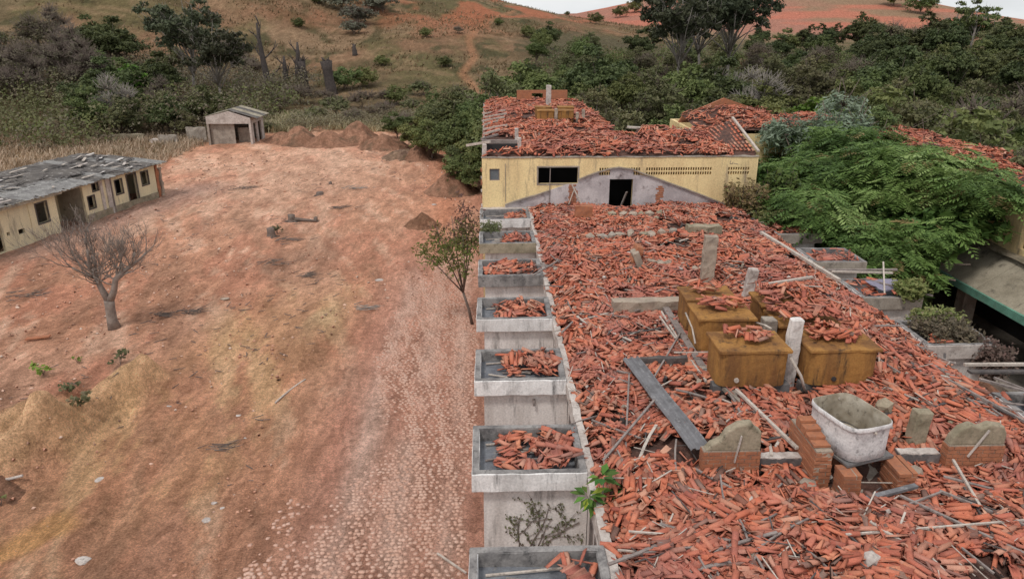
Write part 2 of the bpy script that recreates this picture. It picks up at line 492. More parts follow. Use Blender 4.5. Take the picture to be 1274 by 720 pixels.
# ------------------------------------------------------------------ ground sheet
def build_ground():
    ys = [-60., -40, -25, -14, -6, 0, 3]
    y = 5.0
    while y < 1000:
        ys.append(y); y += .13 + .0105 * y
    ys = np.array(ys); nc = 520
    u = np.linspace(-1, 1, nc)
    u = np.sign(u) * np.abs(u) ** 1.25
    W = 34 + 1.15 * np.maximum(ys, 0)
    X = u[None, :] * W[:, None]; Y = np.repeat(ys[:, None], nc, 1)
    X = X + 0.02 * (rng.random(X.shape) - .5)
    Z = ht(X, Y)
    # clods and ruts close to the camera
    near = 1 - sst((Y - 60) / 40)
    rut = fbm(X * 1.6 + Y * .15, Y * .22, 51, 4)
    Z = Z + near * .05 * (rut - .5) + near * .07 * (fbm(X * 2.2, Y * 2.2, 53, 4) - .5)
    sw = fbm((X + .012 * (Y - 20) ** 2) * .9, Y * .07, 57, 3)
    yard = sst((-5.5 - X) / 2)
    Z = Z + near * yard * (.22 * (np.abs(sw - .5) * 2 - .2) + .12 * (fbm(X * 1.1, Y * .9, 58, 5, .65) - .5))
    x, yv = X.ravel(), Y.ravel()
    # ---- soil colours by zone
    def C(r, g, b): return np.array([r, g, b])[None, :]
    def mix(a, b, t): return a + (b - a) * np.clip(t, 0, 1)[:, None]
    n1 = fbm(x * .12, yv * .09, 61, 5); n2_ = fbm(x * .5, yv * .22, 62, 5); n3 = fbm(x * .05, yv * .05, 63, 4)
    n4 = fbm(x * .9 + yv * .35, yv * .16 - x * .1, 64, 5, .65)
    c = np.repeat(C(.50, .272, .185), len(x), 0)
    c = mix(c, C(.545, .33, .24), sst((n1 - .45) / .2))
    c = mix(c, C(.47, .225, .155), sst((n2_ - .5) / .12) * .75)
    c = mix(c, C(.62, .43, .33), sst((n4 - .57) / .06) * .7)
    c = mix(c, C(.33, .19, .13), sst((.42 - n4) / .06) * .75)
    # pale worn middle of the yard near the far end
    d = np.exp(-((x + 13 + .08 * (yv - 45)) / 9) ** 2 - ((yv - 60) / 18) ** 2)
    c = mix(c, C(.50, .34, .26), d * .55)
    # sweeping wheel ruts
    arc = np.hypot(x + 46, (yv - 6) * 1.0)
    for R_ in (36.4, 38.0, 40.3, 41.9):
        d = np.exp(-((arc - R_ - .5 * (fbm(x * .2, yv * .2, 83, 2) - .5)) / .22) ** 2) * (yv > 13) * (1 - sst((yv - 34) / 8)) * (x > -13) * (x < -4.5)
        c = mix(c, C(.56, .36, .26), d * .45 * sst((n2_ - .35) / .2))
    arc2 = np.abs(fbm(x * .16 + .05 * yv, yv * .035, 85, 3) - .5)
    c = mix(c, C(.38, .215, .155), sst((.018 - arc2) / .014) * sst((n2_ - .3) / .2) * .6 * (x < -5) * (yv < 75))
    # tan bank lower left
    def sd(ax, ay, bx, by):
        t = np.clip(((x - ax) * (bx - ax) + (yv - ay) * (by - ay)) / ((bx - ax) ** 2 + (by - ay) ** 2), 0, 1)
        return np.hypot(x - ax - t * (bx - ax), yv - ay - t * (by - ay))
    dr = np.minimum(np.minimum(sd(-14.6, 15.6, -12.6, 18.6), sd(-12.6, 18.6, -11.75, 23.0)), sd(-14.9, 18.2, -13.4, 20.6)) + 1.2 * (fbm(x * .8, yv * .8, 67, 4) - .5)
    c = mix(c, C(.74, .50, .31), sst((.8 - dr) / .4) * (.9 + .1 * sst((n4 - .35) / .2)))
    dk = sd(-14.0, 17.6, -12.7, 21.2) + .5 * (fbm(x * 1.5, yv * 1.5, 69, 4) - .5)
    c = mix(c, C(.24, .155, .10), sst((.55 - dk) / .3) * .9)  # shadowed trough between the ridges, painted into the soil colour
    dk = sd(-11.8, 16.2, -10.6, 18.4) + 1.6 * (fbm(x * 1.1, yv * 1.1, 70, 4) - .5)
    c = mix(c, C(.30, .19, .13), sst((.6 - dk) / .5) * .45)
    dr = sd(-12.0, 13.6, -10.8, 15.2) + 1.4 * (fbm(x * .8, yv * .8, 68, 4) - .5)
    c = mix(c, C(.58, .34, .14), sst((.7 - dr) / .5) * .8)
    d = np.exp(-(np.maximum(np.abs(x + 9.2 - .12 * (yv - 22)) - 1.4, 0) / 1.6) ** 2 - (np.maximum(np.abs(yv - 23) - 5, 0) / 5) ** 2)
    c = mix(c, C(.50, .295, .17), d * .55 * sst((n1 - .28) / .25))
    c = mix(c, C(.60, .41, .22), d * sst((n4 - .52) / .1) * .5)
    d = np.exp(-((x + 7.2) / 1.1) ** 2 - ((yv - 29) / 2.2) ** 2)
    c = mix(c, C(.55, .42, .27), d * sst((n2_ - .4) / .15) * .8)
    # dark humus round the stumps
    d = np.exp(-((x + 10.3) / 2.3) ** 2 - ((yv - 36.5) / 4) ** 2)
    c = mix(c, C(.26, .155, .11), d * sst((n4 - .42) / .15) * .8)
    # packed orange path to the far right corner of the yard
    px = -2.9 - .0016 * (yv - 40) ** 2 * np.sign(yv - 40) * (yv > 40)
    d = np.exp(-((x - px) / 1.2) ** 2) * sst((yv - 32) / 8) * (1 - sst((yv - 70) / 20))
    c = mix(c, C(.52, .25, .16), d * .8)
    # track soil (mauve, dusty)
    d = sst((x + 6.2 + .6 * (n1 - .5)) / 2.2) * (1 - sst((yv - 30) / 16)) * (x < 2)
    c = mix(c, C(.50, .275, .215), d * .8)
    for cx, w in ((-2.3, .38), (-3.55, .45), (-1.1, .3)):
        d = np.exp(-((x - cx - .5 * (fbm(yv * .12, yv * 0 + cx, 66) - .5)) / w) ** 2) * (1 - sst((yv - 28) / 14)) * sst((n4 - .3) / .25)
        c = mix(c, C(.62, .46, .40), d * .75)
    # house side grey dust
    d = np.exp(-((x + 22.5 - .22 * (yv - 50)) / 2.2) ** 2) * sst((yv - 34) / 6) * (1 - sst((yv - 54) / 5))
    c = mix(c, C(.34, .25, .22), d * .7)
    # grass field behind the house, and hill
    hl = np.clip(ht(x, yv), 0, 80)
    gL = sst((-x - 26.5 - .06 * (yv - 50)) / 3) * sst((yv - 30) / 10)
    c = mix(c, C(.36, .26, .16), gL)
    hill = sst((yv + 22 * (n3 - .5) - 84) / 12)
    hc = np.repeat(C(.245, .17, .10), len(x), 0)
    h1 = fbm(x * .03, yv * .03, 71, 5); h2 = fbm(x * .09, yv * .045, 72, 5); h3 = fbm(x * .3, yv * .15, 73, 4)
    h4 = fbm(x * .055 + 5, yv * .05, 75, 5)
    hc = mix(hc, C(.33, .185, .115), sst((h1 - .50) / .12) * .8)
    hc = mix(hc, C(.16, .14, .065), sst((h2 - .47) / .12) * .8)
    hc = mix(hc, C(.34, .24, .155), sst((h4 - .54) / .1) * .6)
    h5 = fbm(x * .14, yv * .35, 76, 4)
    hc = mix(hc, C(.15, .11, .06), sst((h5 - .56) / .07) * .6)
    hc = mix(hc, C(.42, .27, .17), sst((.40 - h5) / .07) * .45)
    hc = mix(hc, C(.09, .085, .04), sst((h3 - .62) / .08) * .8)
    # red eroded gullies near the crest
    red = sst((hl - 7) / 6) * sst((x + 60) / 70)
    rg = np.abs(fbm(x * .05, yv * .03, 74, 5) - .5)
    hc = mix(hc, C(.50, .18, .10), red * sst((.07 - rg) / .04) * .95)
    hc = mix(hc, C(.40, .18, .115), red * .4 * sst((h1 - .4) / .15))
    # washed out footpath down the hill
    pts = [(603, 118), (575, 92), (590, 72), (583, 52), (592, 36), (640, 14)]
    W3 = [on_ground(a, b) for a, b in pts]
    dm = np.full(len(x), 99.)
    for a, b in zip(W3[:-1], W3[1:]):
        L2 = (b.x - a.x) ** 2 + (b.y - a.y) ** 2
        t = np.clip(((x - a.x) * (b.x - a.x) + (yv - a.y) * (b.y - a.y)) / L2, 0, 1)
        dm = np.minimum(dm, np.hypot(x - a.x - t * (b.x - a.x), (yv - a.y - t * (b.y - a.y)) * .5))
    hc = mix(hc, C(.56, .26, .15), sst((1.4 - dm) / 1.2) * .55)
    # far hill
    far = sst((yv - 320) / 60)
    f1 = fbm(x * .012, yv * .008, 81, 5); f2 = fbm(x * .02, yv * .05, 82, 4)
    fc = np.repeat(C(.36, .175, .13), len(x), 0)
    fc = mix(fc, C(.28, .185, .12), sst((f1 - .45) / .15))
    fc = mix(fc, C(.48, .17, .115), sst((f2 - .52) / .1) * .8)
    hc = hc * np.array([[.74, .76, .74]])
    hc = mix(hc, fc, far)
    # undergrowth beneath the wood
    wood = sst((x - 0 - .02 * yv) / 10) * sst((yv - 50) / 8) * (1 - sst((yv - 175) / 30))
    c = c * np.array([[1.32, 1.25, 1.2]])
    c = mix(c, hc, hill)
    c = mix(c, C(.10, .085, .05), wood)
    tl = sst((-x - 24 - .1 * (yv - 80)) / 5) * sst((yv - 74) / 5) * (1 - sst((yv - 125) / 15))
    c = mix(c, C(.15, .11, .07), tl * .8)
    ct = (x > 11) * (x < 17) * (yv < 60)
    c = mix(c, C(.26, .15, .11), ct * .8)
    idx = np.arange(len(ys) * nc).reshape(len(ys), nc)
    Q = np.stack([idx[:-1, :-1], idx[:-1, 1:], idx[1:, 1:], idx[1:, :-1]], -1).reshape(-1, 4)
    me = quad_mesh('ground', np.stack([x, yv, Z.ravel()], 1), Q, c, True)
    m = bpy.data.materials.new('soil'); n, l, b = nodes_of(m)
    a = n.new("ShaderNodeAttribute"); a.attribute_name = 'Col'
    g = n.new("ShaderNodeNewGeometry"); P_ = g.outputs['Position']
    mpn = n.new("ShaderNodeMapping"); mpn.inputs['Scale'].default_value = (1, .35, 1); mpn.inputs['Rotation'].default_value = (0, 0, -.25)
    l.new(P_, mpn.inputs['Vector'])
    cc = a.outputs['Color']
    for (sc_, lo, hi, v, det) in ((.9, .74, 1.2, mpn.outputs['Vector'], 9), (5, .74, 1.24, P_, 8), (20, .72, 1.24, P_, 6), (75, .74, 1.24, P_, 3)):
        t = noise(n, l, sc_, det, .65, v)
        r = ramp(n, [(.32, (lo, lo * .98, lo * .96)), (.68, (hi, hi, hi))]); l.new(t.outputs['Fac'], r.inputs['Fac'])
        cc = mixc(n, l, 1.0, cc, r.outputs['Color'], 'MULTIPLY')
    tq = noise(n, l, 2.4, 11, .72, mpn.outputs['Vector'], .6); rq = ramp(n, [(.44, (.84, .82, .80)), (.5, (1.0, 1.0, 1.0)), (.58, (1.13, 1.13, 1.13))]); l.new(tq.outputs['Fac'], rq.inputs['Fac'])
    cc = mixc(n, l, 1.0, cc, rq.outputs['Color'], 'MULTIPLY')
    # specks: pale gravel and dark litter
    vo = n.new("ShaderNodeTexVoronoi"); vo.inputs['Scale'].default_value = 12; l.new(P_, vo.inputs['Vector'])
    r = ramp(n, [(.05, (1, 1, 1)), (.13, (0, 0, 0))]); l.new(vo.outputs['Distance'], r.inputs['Fac'])
    ms = noise(n, l, .8, 4, .6, P_); rr = ramp(n, [(.5, (0, 0, 0)), (.62, (.6, .6, .6))]); l.new(ms.outputs['Fac'], rr.inputs['Fac'])
    mm = mixc(n, l, 1.0, r.outputs['Color'], rr.outputs['Color'], 'MULTIPLY')
    cc = mixc(n, l, mm, cc, (.55, .42, .33))
    l.new(cc, b.inputs['Base Color']); b.inputs['Roughness'].default_value = .95; b.inputs['Specular IOR Level'].default_value = .1
    t1 = noise(n, l, 5, 9, .7, P_)
    bp = n.new("ShaderNodeBump"); bp.inputs['Strength'].default_value = .9; bp.inputs['Distance'].default_value = .16
    l.new(t1.outputs['Fac'], bp.inputs['Height'])
    t3 = noise(n, l, 40, 5, .7, P_)
    bq = n.new('ShaderNodeBump'); bq.inputs['Strength'].default_value = .8; bq.inputs['Distance'].default_value = .02
    l.new(t3.outputs['Fac'], bq.inputs['Height']); l.new(bp.outputs['Normal'], bq.inputs['Normal'])
    l.new(bq.outputs['Normal'], b.inputs['Normal'])
    link('ground', me, m, kind='structure')
    return m
SOIL = build_ground()

# ------------------------------------------------------------------ roof tile debris
def tile_template(L, w0, w1, h, jag, seed, seg=3, th=.014):
    r = random.Random(seed)
    V = []
    L, w0, w1, h = L * .81, w0 * .82, w1 * .82, h * .72
    for e in (0, 1):
        for lay in (0, 1):
            w = (w0 if e == 0 else w1) / 2 - lay * th
            hh = h - lay * th
            for k in range(seg + 1):
                a = math.pi * (.06 + .88 * k / seg)
                x = (-L / 2 if e == 0 else L / 2) + (r.uniform(-jag, jag) if lay == 0 else 0)
                if lay == 1: x = V[-(seg + 1)][0]
                V.append((x, -math.cos(a) * w, math.sin(a) * hh - h * .35))
    n = seg + 1
    def i(e, lay, k): return e * 2 * n + lay * n + k
    Q = []
    for k in range(seg):
        Q.append((i(0, 0, k), i(0, 0, k + 1), i(1, 0, k + 1), i(1, 0, k)))
        Q.append((i(0, 1, k), i(1, 1, k), i(1, 1, k + 1), i(0, 1, k + 1)))
        Q.append((i(0, 0, k), i(0, 1, k), i(0, 1, k + 1), i(0, 0, k + 1)))
        Q.append((i(1, 0, k), i(1, 0, k + 1), i(1, 1, k + 1), i(1, 1, k)))
    Q.append((i(0, 0, 0), i(1, 0, 0), i(1, 1, 0), i(0, 1, 0)))
    Q.append((i(0, 0, seg), i(0, 1, seg), i(1, 1, seg), i(1, 0, seg)))
    return np.array(V), np.array(Q)

TT = [tile_template(.42, .16, .125, .06, .0, 1), tile_template(.40, .155, .13, .065, .01, 2), tile_template(.41, .15, .12, .055, .02, 3),
      tile_template(.26, .155, .14, .055, .05, 4), tile_template(.20, .15, .13, .045, .05, 5), tile_template(.34, .10, .075, .03, .04, 6),
      tile_template(.15, .12, .09, .04, .05, 7), tile_template(.38, .075, .05, .024, .03, 8)]
TM = []
for k, (V_, Q_) in enumerate(TT):
    me = quad_mesh('clay_tile', V_, Q_); me.materials.append(M['tile1']); TM.append(me)

TT2 = []
for V_, Q_ in [tile_template(*a, seg=2) for a in ((.42, .16, .125, .06, .0, 1), (.40, .155, .13, .065, .01, 2), (.41, .15, .12, .055, .02, 3), (.26, .155, .14, .055, .05, 4), (.20, .15, .13, .045, .05, 5), (.34, .10, .075, .03, .04, 6), (.15, .12, .09, .04, .05, 7), (.38, .075, .05, .024, .03, 8))]:
    TT2.append((V_, np.array([q for i, q in enumerate(Q_.tolist()) if i >= 8 or i % 4 < 2])))

def rotm(yaw, pitch, roll):
    cy, sy = np.cos(yaw), np.sin(yaw); cp, sp = np.cos(pitch), np.sin(pitch); cr, sr = np.cos(roll), np.sin(roll)
    R = np.empty((len(yaw), 3, 3))
    R[:, 0, 0] = cy * cp; R[:, 0, 1] = cy * sp * sr - sy * cr; R[:, 0, 2] = cy * sp * cr + sy * sr
    R[:, 1, 0] = sy * cp; R[:, 1, 1] = sy * sp * sr + cy * cr; R[:, 1, 2] = sy * sp * cr - cy * sr
    R[:, 2, 0] = -sp; R[:, 2, 1] = cp * sr; R[:, 2, 2] = cp * cr
    return R

def rubble(parent, region, dens, hf, n_ind, seed, avoid=(), dirbias=None, tname='tile', stuffname='tile_spread'):
    """region = (x0,x1,y0,y1) or function mask; tiles lie as slipped rows and loose bits on the surface hf(x,y)"""
    r = np.random.default_rng(seed)
    x0, x1, y0, y1 = region
    area = (x1 - x0) * (y1 - y0)
    n = int(area * dens)
    P = []
    # slipped rows: overlapped tiles sharing a direction
    rows = int(n * .55 / 4)
    cx = r.uniform(x0, x1, rows); cy = r.uniform(y0, y1, rows)
    fld = fbm(cx * .45, cy * .45, seed + 5, 3) * 2 * math.pi * 1.5
    if dirbias is not None: fld = dirbias + (fbm(cx * .4, cy * .4, seed, 2) - .5) * 2.2
    ang = fld + r.normal(0, .7, rows)
    m = r.integers(2, 8, rows)
    for i in range(rows):
        side = r.random() < .6
        st = r.uniform(.08, .15) if side else r.uniform(.14, .30)
        da = r.normal(0, .05)
        a = ang[i]; x, y = cx[i], cy[i]
        dirn = 1 if r.random() < .5 else -1
        zz = r.uniform(.0, .14)
        rl = r.normal(0, .25); pt = r.normal(0, .16); flip = r.random() < .25
        for k in range(m[i]):
            P.append((x, y, a + r.normal(0, .09), pt + r.normal(0, .08), (math.pi if flip else 0) + rl + r.normal(0, .1), zz + r.uniform(0, .03), r.choice([0, 1, 2, 2, 3, 5, 5, 7])))
            w = a + (math.pi / 2 if side else 0)
            x += math.cos(w) * st * dirn; y += math.sin(w) * st * dirn; a += da
    q = n - len(P)
    if q > 0:
        X = r.uniform(x0, x1, q); Y = r.uniform(y0, y1, q)
        A = fbm(X * .45, Y * .45, seed + 5, 3) * 9 + r.normal(0, 1.3, q)
        for i in range(q):
            P.append((X[i], Y[i], A[i], r.normal(0, .36), r.choice([0, 0, math.pi]) + r.normal(0, .6), r.uniform(-.01, .13), r.choice([0, 2, 3, 4, 4, 5, 6, 6, 7, 7])))
    P = np.array(P)
    hole = fbm(P[:, 0] * .9, P[:, 1] * .9, seed + 77, 3) + r.normal(0, .03, len(P))
    if area > 10: P = P[hole > .325]
    ok = (P[:, 0] > x0) & (P[:, 0] < x1) & (P[:, 1] > y0) & (P[:, 1] < y1)
    for a in avoid:
        ok &= ~((P[:, 0] > a[0]) & (P[:, 0] < a[1]) & (P[:, 1] > a[2]) & (P[:, 1] < a[3]))
    P = P[ok]
    H = hf(P[:, 0], P[:, 1])
    ok = H > -5
    P = P[ok]; H = H[ok]
    e = .12
    gx = (hf(P[:, 0] + e, P[:, 1]) - hf(P[:, 0] - e, P[:, 1])) / (2 * e)
    gy = (hf(P[:, 0], P[:, 1] + e) - hf(P[:, 0], P[:, 1] - e)) / (2 * e)
    gx = np.clip(gx, -1, 1); gy = np.clip(gy, -1, 1)
    sl = gx * np.cos(P[:, 2]) + gy * np.sin(P[:, 2])
    pitch = P[:, 3] - np.arctan(sl)
    pos = np.stack([P[:, 0], P[:, 1], H + P[:, 5] + .05], 1)
    dist = np.hypot(pos[:, 0], pos[:, 1]) - pos[:, 2] * 2.0 + r.uniform(0, .4, len(pos))
    # keep only those in the picture for the singles
    fx, fy = math.sin(YAW), math.cos(YAW)
    dep = (pos[:, 0] * fx + pos[:, 1] * fy) * math.cos(PITCH) + (CAM_Z - pos[:, 2]) * math.sin(PITCH)
    up = -((pos[:, 0] * fx + pos[:, 1] * fy) * math.sin(PITCH)) + (CAM_Z - pos[:, 2]) * math.cos(PITCH)
    ly = up / dep * FPX
    ux = (pos[:, 0] * fy - pos[:, 1] * fx) / dep * FPX
    out = (ly > 372) | (np.abs(ux) > 640)
    dist = dist + out * 1000
    order = np.argsort(dist)
    ind = order[:n_ind]; rest = order[n_ind:]
    for i in ind:
        o = bpy.data.objects.new(tname, TM[int(P[i, 6])]); col.objects.link(o)
        o.parent = parent; o.location = pos[i]
        R = rotm(P[i:i + 1, 2], pitch[i:i + 1], P[i:i + 1, 4])[0]
        o.rotation_euler = Matrix(R.tolist()).to_euler()
    if len(rest):
        VV = []; QQ = []; CC = []; b = 0
        for t, (V, Q) in enumerate(TT + TT2):
            s = rest[(P[rest, 6].astype(int) == t % 8) & ((pos[rest, 1] > 15.5) == (t >= 8))]
            if not len(s): continue
            R = rotm(P[s, 2], pitch[s], P[s, 4])
            W = np.einsum('nij,vj->nvi', R, V) + pos[s][:, None, :]
            k = len(V)
            VV.append(W.reshape(-1, 3))
            QQ.append((Q[None] + (np.arange(len(s)) * k)[:, None, None] + b).reshape(-1, 4))
            CC.append(np.repeat(r.random(len(s)), k))
            b += len(s) * k
        CC = np.concatenate(CC)
        me = quad_mesh('tile_spread', np.concatenate(VV), np.concatenate(QQ), np.stack([CC, CC, CC], 1))
        link(stuffname, me, M['tileN'], parent, kind='stuff')

def bed(parent, region, hf, step, name='rubble_bed', mat=None, drop=.02):
    x0, x1, y0, y1 = region
    X, Y = np.meshgrid(np.arange(x0, x1 + step / 2, step), np.arange(y0, y1 + step / 2, step))
    X = np.clip(X, x0, x1); Y = np.clip(Y, y0, y1)
    Z = hf(X.ravel(), Y.ravel()).reshape(X.shape) - drop + .05 * (fbm(X * 6, Y * 6, 9, 2) - .5)
    r, c = X.shape; idx = np.arange(r * c).reshape(r, c)
    Q = np.stack([idx[:-1, :-1], idx[:-1, 1:], idx[1:, 1:], idx[1:, :-1]], -1).reshape(-1, 4)
    zm = Z.ravel()[Q].min(1); Q = Q[zm > -4]
    me = quad_mesh(name, np.stack([X.ravel(), Y.ravel(), Z.ravel()], 1), Q, None, True)
    link(name, me, mat or M['bed'], parent, kind='stuff')

# ================================================================== MAIN DORMITORY BLOCK
SLAB = 4.2
EX0, EX1 = 1.64, 10.4           # roof slab between the two rows of roof boxes
YB = 30.15                      # face of the taller yellow block
bld = empty('dormitory_block', (0, 0, 0), 0, 'long roofless dormitory block covered in broken red tiles, with white roof boxes along its side', 'building')
left_f = [7.15, 10.6, 14.05, 17.5, 20.95, 24.35, 27.7]      # front faces of the roof boxes, left
mb = MB()
mb.box(EX0 + .1, EX1 - .1, 2.0, YB, SLAB - .22, SLAB - .01)
mb.obj('roof_slab', M['conc'], bld)
# left outer wall with windows in the light wells
holes = []
for f in left_f:
    holes.append((f + 1.95, f + 2.75, 2.3, 3.75)); holes.append((f + 2.95, f + 3.3, 2.3, 3.75))
mb = MB(); mb.wall('y', EX0 + .06, .15, 2.0, YB, -.3, SLAB - .02, holes)
mb.obj('outer_wall', M['white'], bld)
mb = MB(); mb.wall('y', EX1 - .21, .15, 2.0, YB, -.3, SLAB - .02, [(a, b, c, d) for a, b, c, d in holes])
mb.obj('outer_wall', M['white'], bld)
mb = MB(); mb.box(EX0 + .21, EX1 - .21, 2.0, 2.15, -.3, SLAB - .02); mb.obj('end_wall', M['white'], bld)
for h in holes:
    mb = MB()
    mb.box(EX0 + .05, EX0 + .12, h[0] - .03, h[0] + .03, h[2], h[3]); mb.box(EX0 + .05, EX0 + .12, h[1] - .03, h[1] + .03, h[2], h[3])
    mb.box(EX0 + .05, EX0 + .12, h[0] + .03, h[1] - .03, h[2], h[2] + .05); mb.box(EX0 + .05, EX0 + .12, h[0] + .03, h[1] - .03, h[3] - .05, h[3])
    mb.box(EX0 + .07, EX0 + .1, h[0] + .03, h[1] - .03, (h[2] + h[3]) / 2 - .02, (h[2] + h[3]) / 2 + .02)
    w = mb.obj('window', M['wood'], bld)
    g = MB(); g.box(EX0 + .16, EX0 + .165, h[0], h[1], h[2], h[3]); g.obj('pane', M['glass'], w)
# parapet strips at both eaves
mb = MB(); mb.rough(EX0, EX0 + .15, 2.0, YB - .01, SLAB - .12, SLAB + .19, .28, .014); mb.obj('eave_parapet', M['concpale'], bld)
mb = MB(); mb.rough(EX1 - .14, EX1, 2.0, YB - .01, SLAB - .15, SLAB + .12, .3, .02); mb.obj('eave_parapet', M['conc'], bld)

def roof_box(f, side, k, fresh=True, mat_top='liptop', depth=1.62, lip='lip'):
    """one boxed roof over a bathroom bay: parapet walls round a sunken slab, on a smaller walled room"""
    if side < 0: xa, xb = -.34, EX0 - .002
    else: xa, xb = EX1 + .002, EX1 + 1.72
    b0, b1 = f, f + depth
    top = SLAB + .27; bot = SLAB - .08
    t = .13
    base = empty('bay', (0, 0, 0)); base.parent = bld
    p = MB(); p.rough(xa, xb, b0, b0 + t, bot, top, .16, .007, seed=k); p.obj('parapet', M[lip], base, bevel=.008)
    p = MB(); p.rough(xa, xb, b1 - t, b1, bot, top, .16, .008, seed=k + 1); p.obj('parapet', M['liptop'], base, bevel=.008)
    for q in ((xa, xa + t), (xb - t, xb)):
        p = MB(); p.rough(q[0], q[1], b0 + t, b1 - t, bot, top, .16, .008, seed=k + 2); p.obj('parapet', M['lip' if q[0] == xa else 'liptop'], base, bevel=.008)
    # darker weathered capping on the parapets
    p = MB()
    p.rough(xa + .012, xb - .012, b0 + .025, b0 + t - .004, top - .01, top + .012, .16, .004, seed=k + 4)
    p.rough(xa + .012, xb - .012, b1 - t + .004, b1 - .01, top - .01, top + .012, .16, .004, seed=k + 5)
    p.rough(xa + .012, xa + t - .01, b0 + t, b1 - t, top - .01, top + .012, .16, .004, seed=k + 6)
    p.rough(xb - t + .01, xb - .012, b0 + t, b1 - t, top - .01, top + .012, .16, .004, seed=k + 7)
    p.obj('capping', M['liptop'], base)
    p = MB(); p.rough(xa + t, xb - t, b0 + t, b1 - t, bot + .004, bot + .1, .3, .012, seed=k + 3); p.obj('sunken_slab', M['floor'], base)
    p = MB()
    wx0, wx1 = (xa + .2, xb + .05) if side < 0 else (xa - .05, xb - .2)
    p.box(wx0, wx1, b0 + .16, b1 - .16, -.3, bot + .002)
    p.obj('bathroom_wall', M['white'], base)
    rj = random.Random(k); cm = Matrix.Translation(((xa + xb) / 2, (b0 + b1) / 2, top)); 
    base.matrix_local = cm @ Euler((rj.uniform(-.008, .008), rj.uniform(-.01, .01), rj.uniform(-.012, .012))).to_matrix().to_4x4() @ cm.inverted()
    return (xa + t, xb - t, b0 + t, b1 - t, bot + .1)

boxes_left = [roof_box(f, -1, i * 13, lip={4: 'liptop', 5: 'mossy'}.get(i, 'lip')) for i, f in enumerate(left_f)]
right_f = [11.6, 15.5, 18.7, 21.9, 25.2]
boxes_right = [roof_box(f, 1, 200 + i * 13, lip='conc' if i != 1 else 'concpale') for i, f in enumerate(right_f)]

# little spout and hook on the second bay
mb = MB(); mb.tube([(.95, 14.2, 3.93), (.95, 14.13, 3.9), (.95, 14.12, 3.82)], [.03, .03, .03], 8); mb.obj('spout', M['wood'], bld)

# ---- main tile field
TANKS = [(4.65, 6.1, 13.25, 14.25), (4.68, 5.98, 14.95, 15.95), (4.72, 5.95, 16.15, 17.1), (6.5, 7.95, 13.25, 14.3), (6.5, 7.9, 14.9, 15.9), (6.55, 7.9, 16.15, 17.1)]
def h_main(x, y):
    x = np.asarray(x, float); y = np.asarray(y, float)
    h = SLAB + .05 + .26 * fbm(x * .55, y * .55, 101, 4) + .12 * fbm(x * 1.7, y * 1.7, 105, 2)
    h = h + .62 * np.exp(-((x - 8.3) / .95) ** 2 - ((y - 15.9) / 2.0) ** 2)
    h = h + .22 * np.exp(-((x - 7.0) / 2.2) ** 2 - ((y - 18.2) / 1.2) ** 2)
    h = h + .22 * np.exp(-((x - 4.2) / 2.0) ** 2 - ((y - 21.5) / 2.2) ** 2)
    h = h + .15 * np.exp(-((x - 6.0) / 5.0) ** 2 - ((y - 26.5) / 2.5) ** 2)
    # clear trough between and under the tanks
    cl = np.exp(-(np.maximum(np.abs(x - 6.2) - .15, 0) / .3) ** 2) * sst((y - 10.2) / .8) * (1 - sst((y - 17.6) / .8))
    h = h - .16 * cl
    cl = np.exp(-(np.maximum(np.abs(x - 6.25) - .5, 0) / .2) ** 2 - (np.maximum(np.abs(y - 10.5) - .5, 0) / .3) ** 2)
    h = h - .22 * cl
    cl = np.exp(-(np.maximum(np.abs(y - 10.55) - .35, 0) / .3) ** 2) * sst((x - 3.3) / .3) * (1 - sst((x - 9.0) / .3))
    h = h - .2 * cl
    h = h - .16 * sst((y - 28.2) / 1.2)
    e = np.minimum(x - EX0 - .12, EX1 + .05 - x)
    h = h - .26 * (1 - sst(e / .5))
    return np.maximum(h, SLAB + .02)
reg = (EX0 + .12, EX1 + .02, 3.0, YB - .05)
rub = empty('tile_rubble', (6, 12, SLAB), 0, 'sea of broken red clay tiles lying over the whole roof slab of the long block', 'rubble')
def shift(parent):   # parts are placed in world coordinates, parent sits at the base
    inv = Matrix.Translation(parent.location).inverted()
    for ch in list(parent.children):
        if not ch.get('_s'):
            ch.location = inv @ ch.location
av = [(t[0] - .0, t[1] + .0, t[2] + .0, t[3] - .1) for t in TANKS] + [(5.45, 6.95, 9.95, 11.55)]
bed(rub, (EX0 + .15, EX1 - .02, 2.6, YB - .03), h_main, .14)
rubble(rub, reg, 190, h_main, 300, 11, avoid=av, dirbias=None)

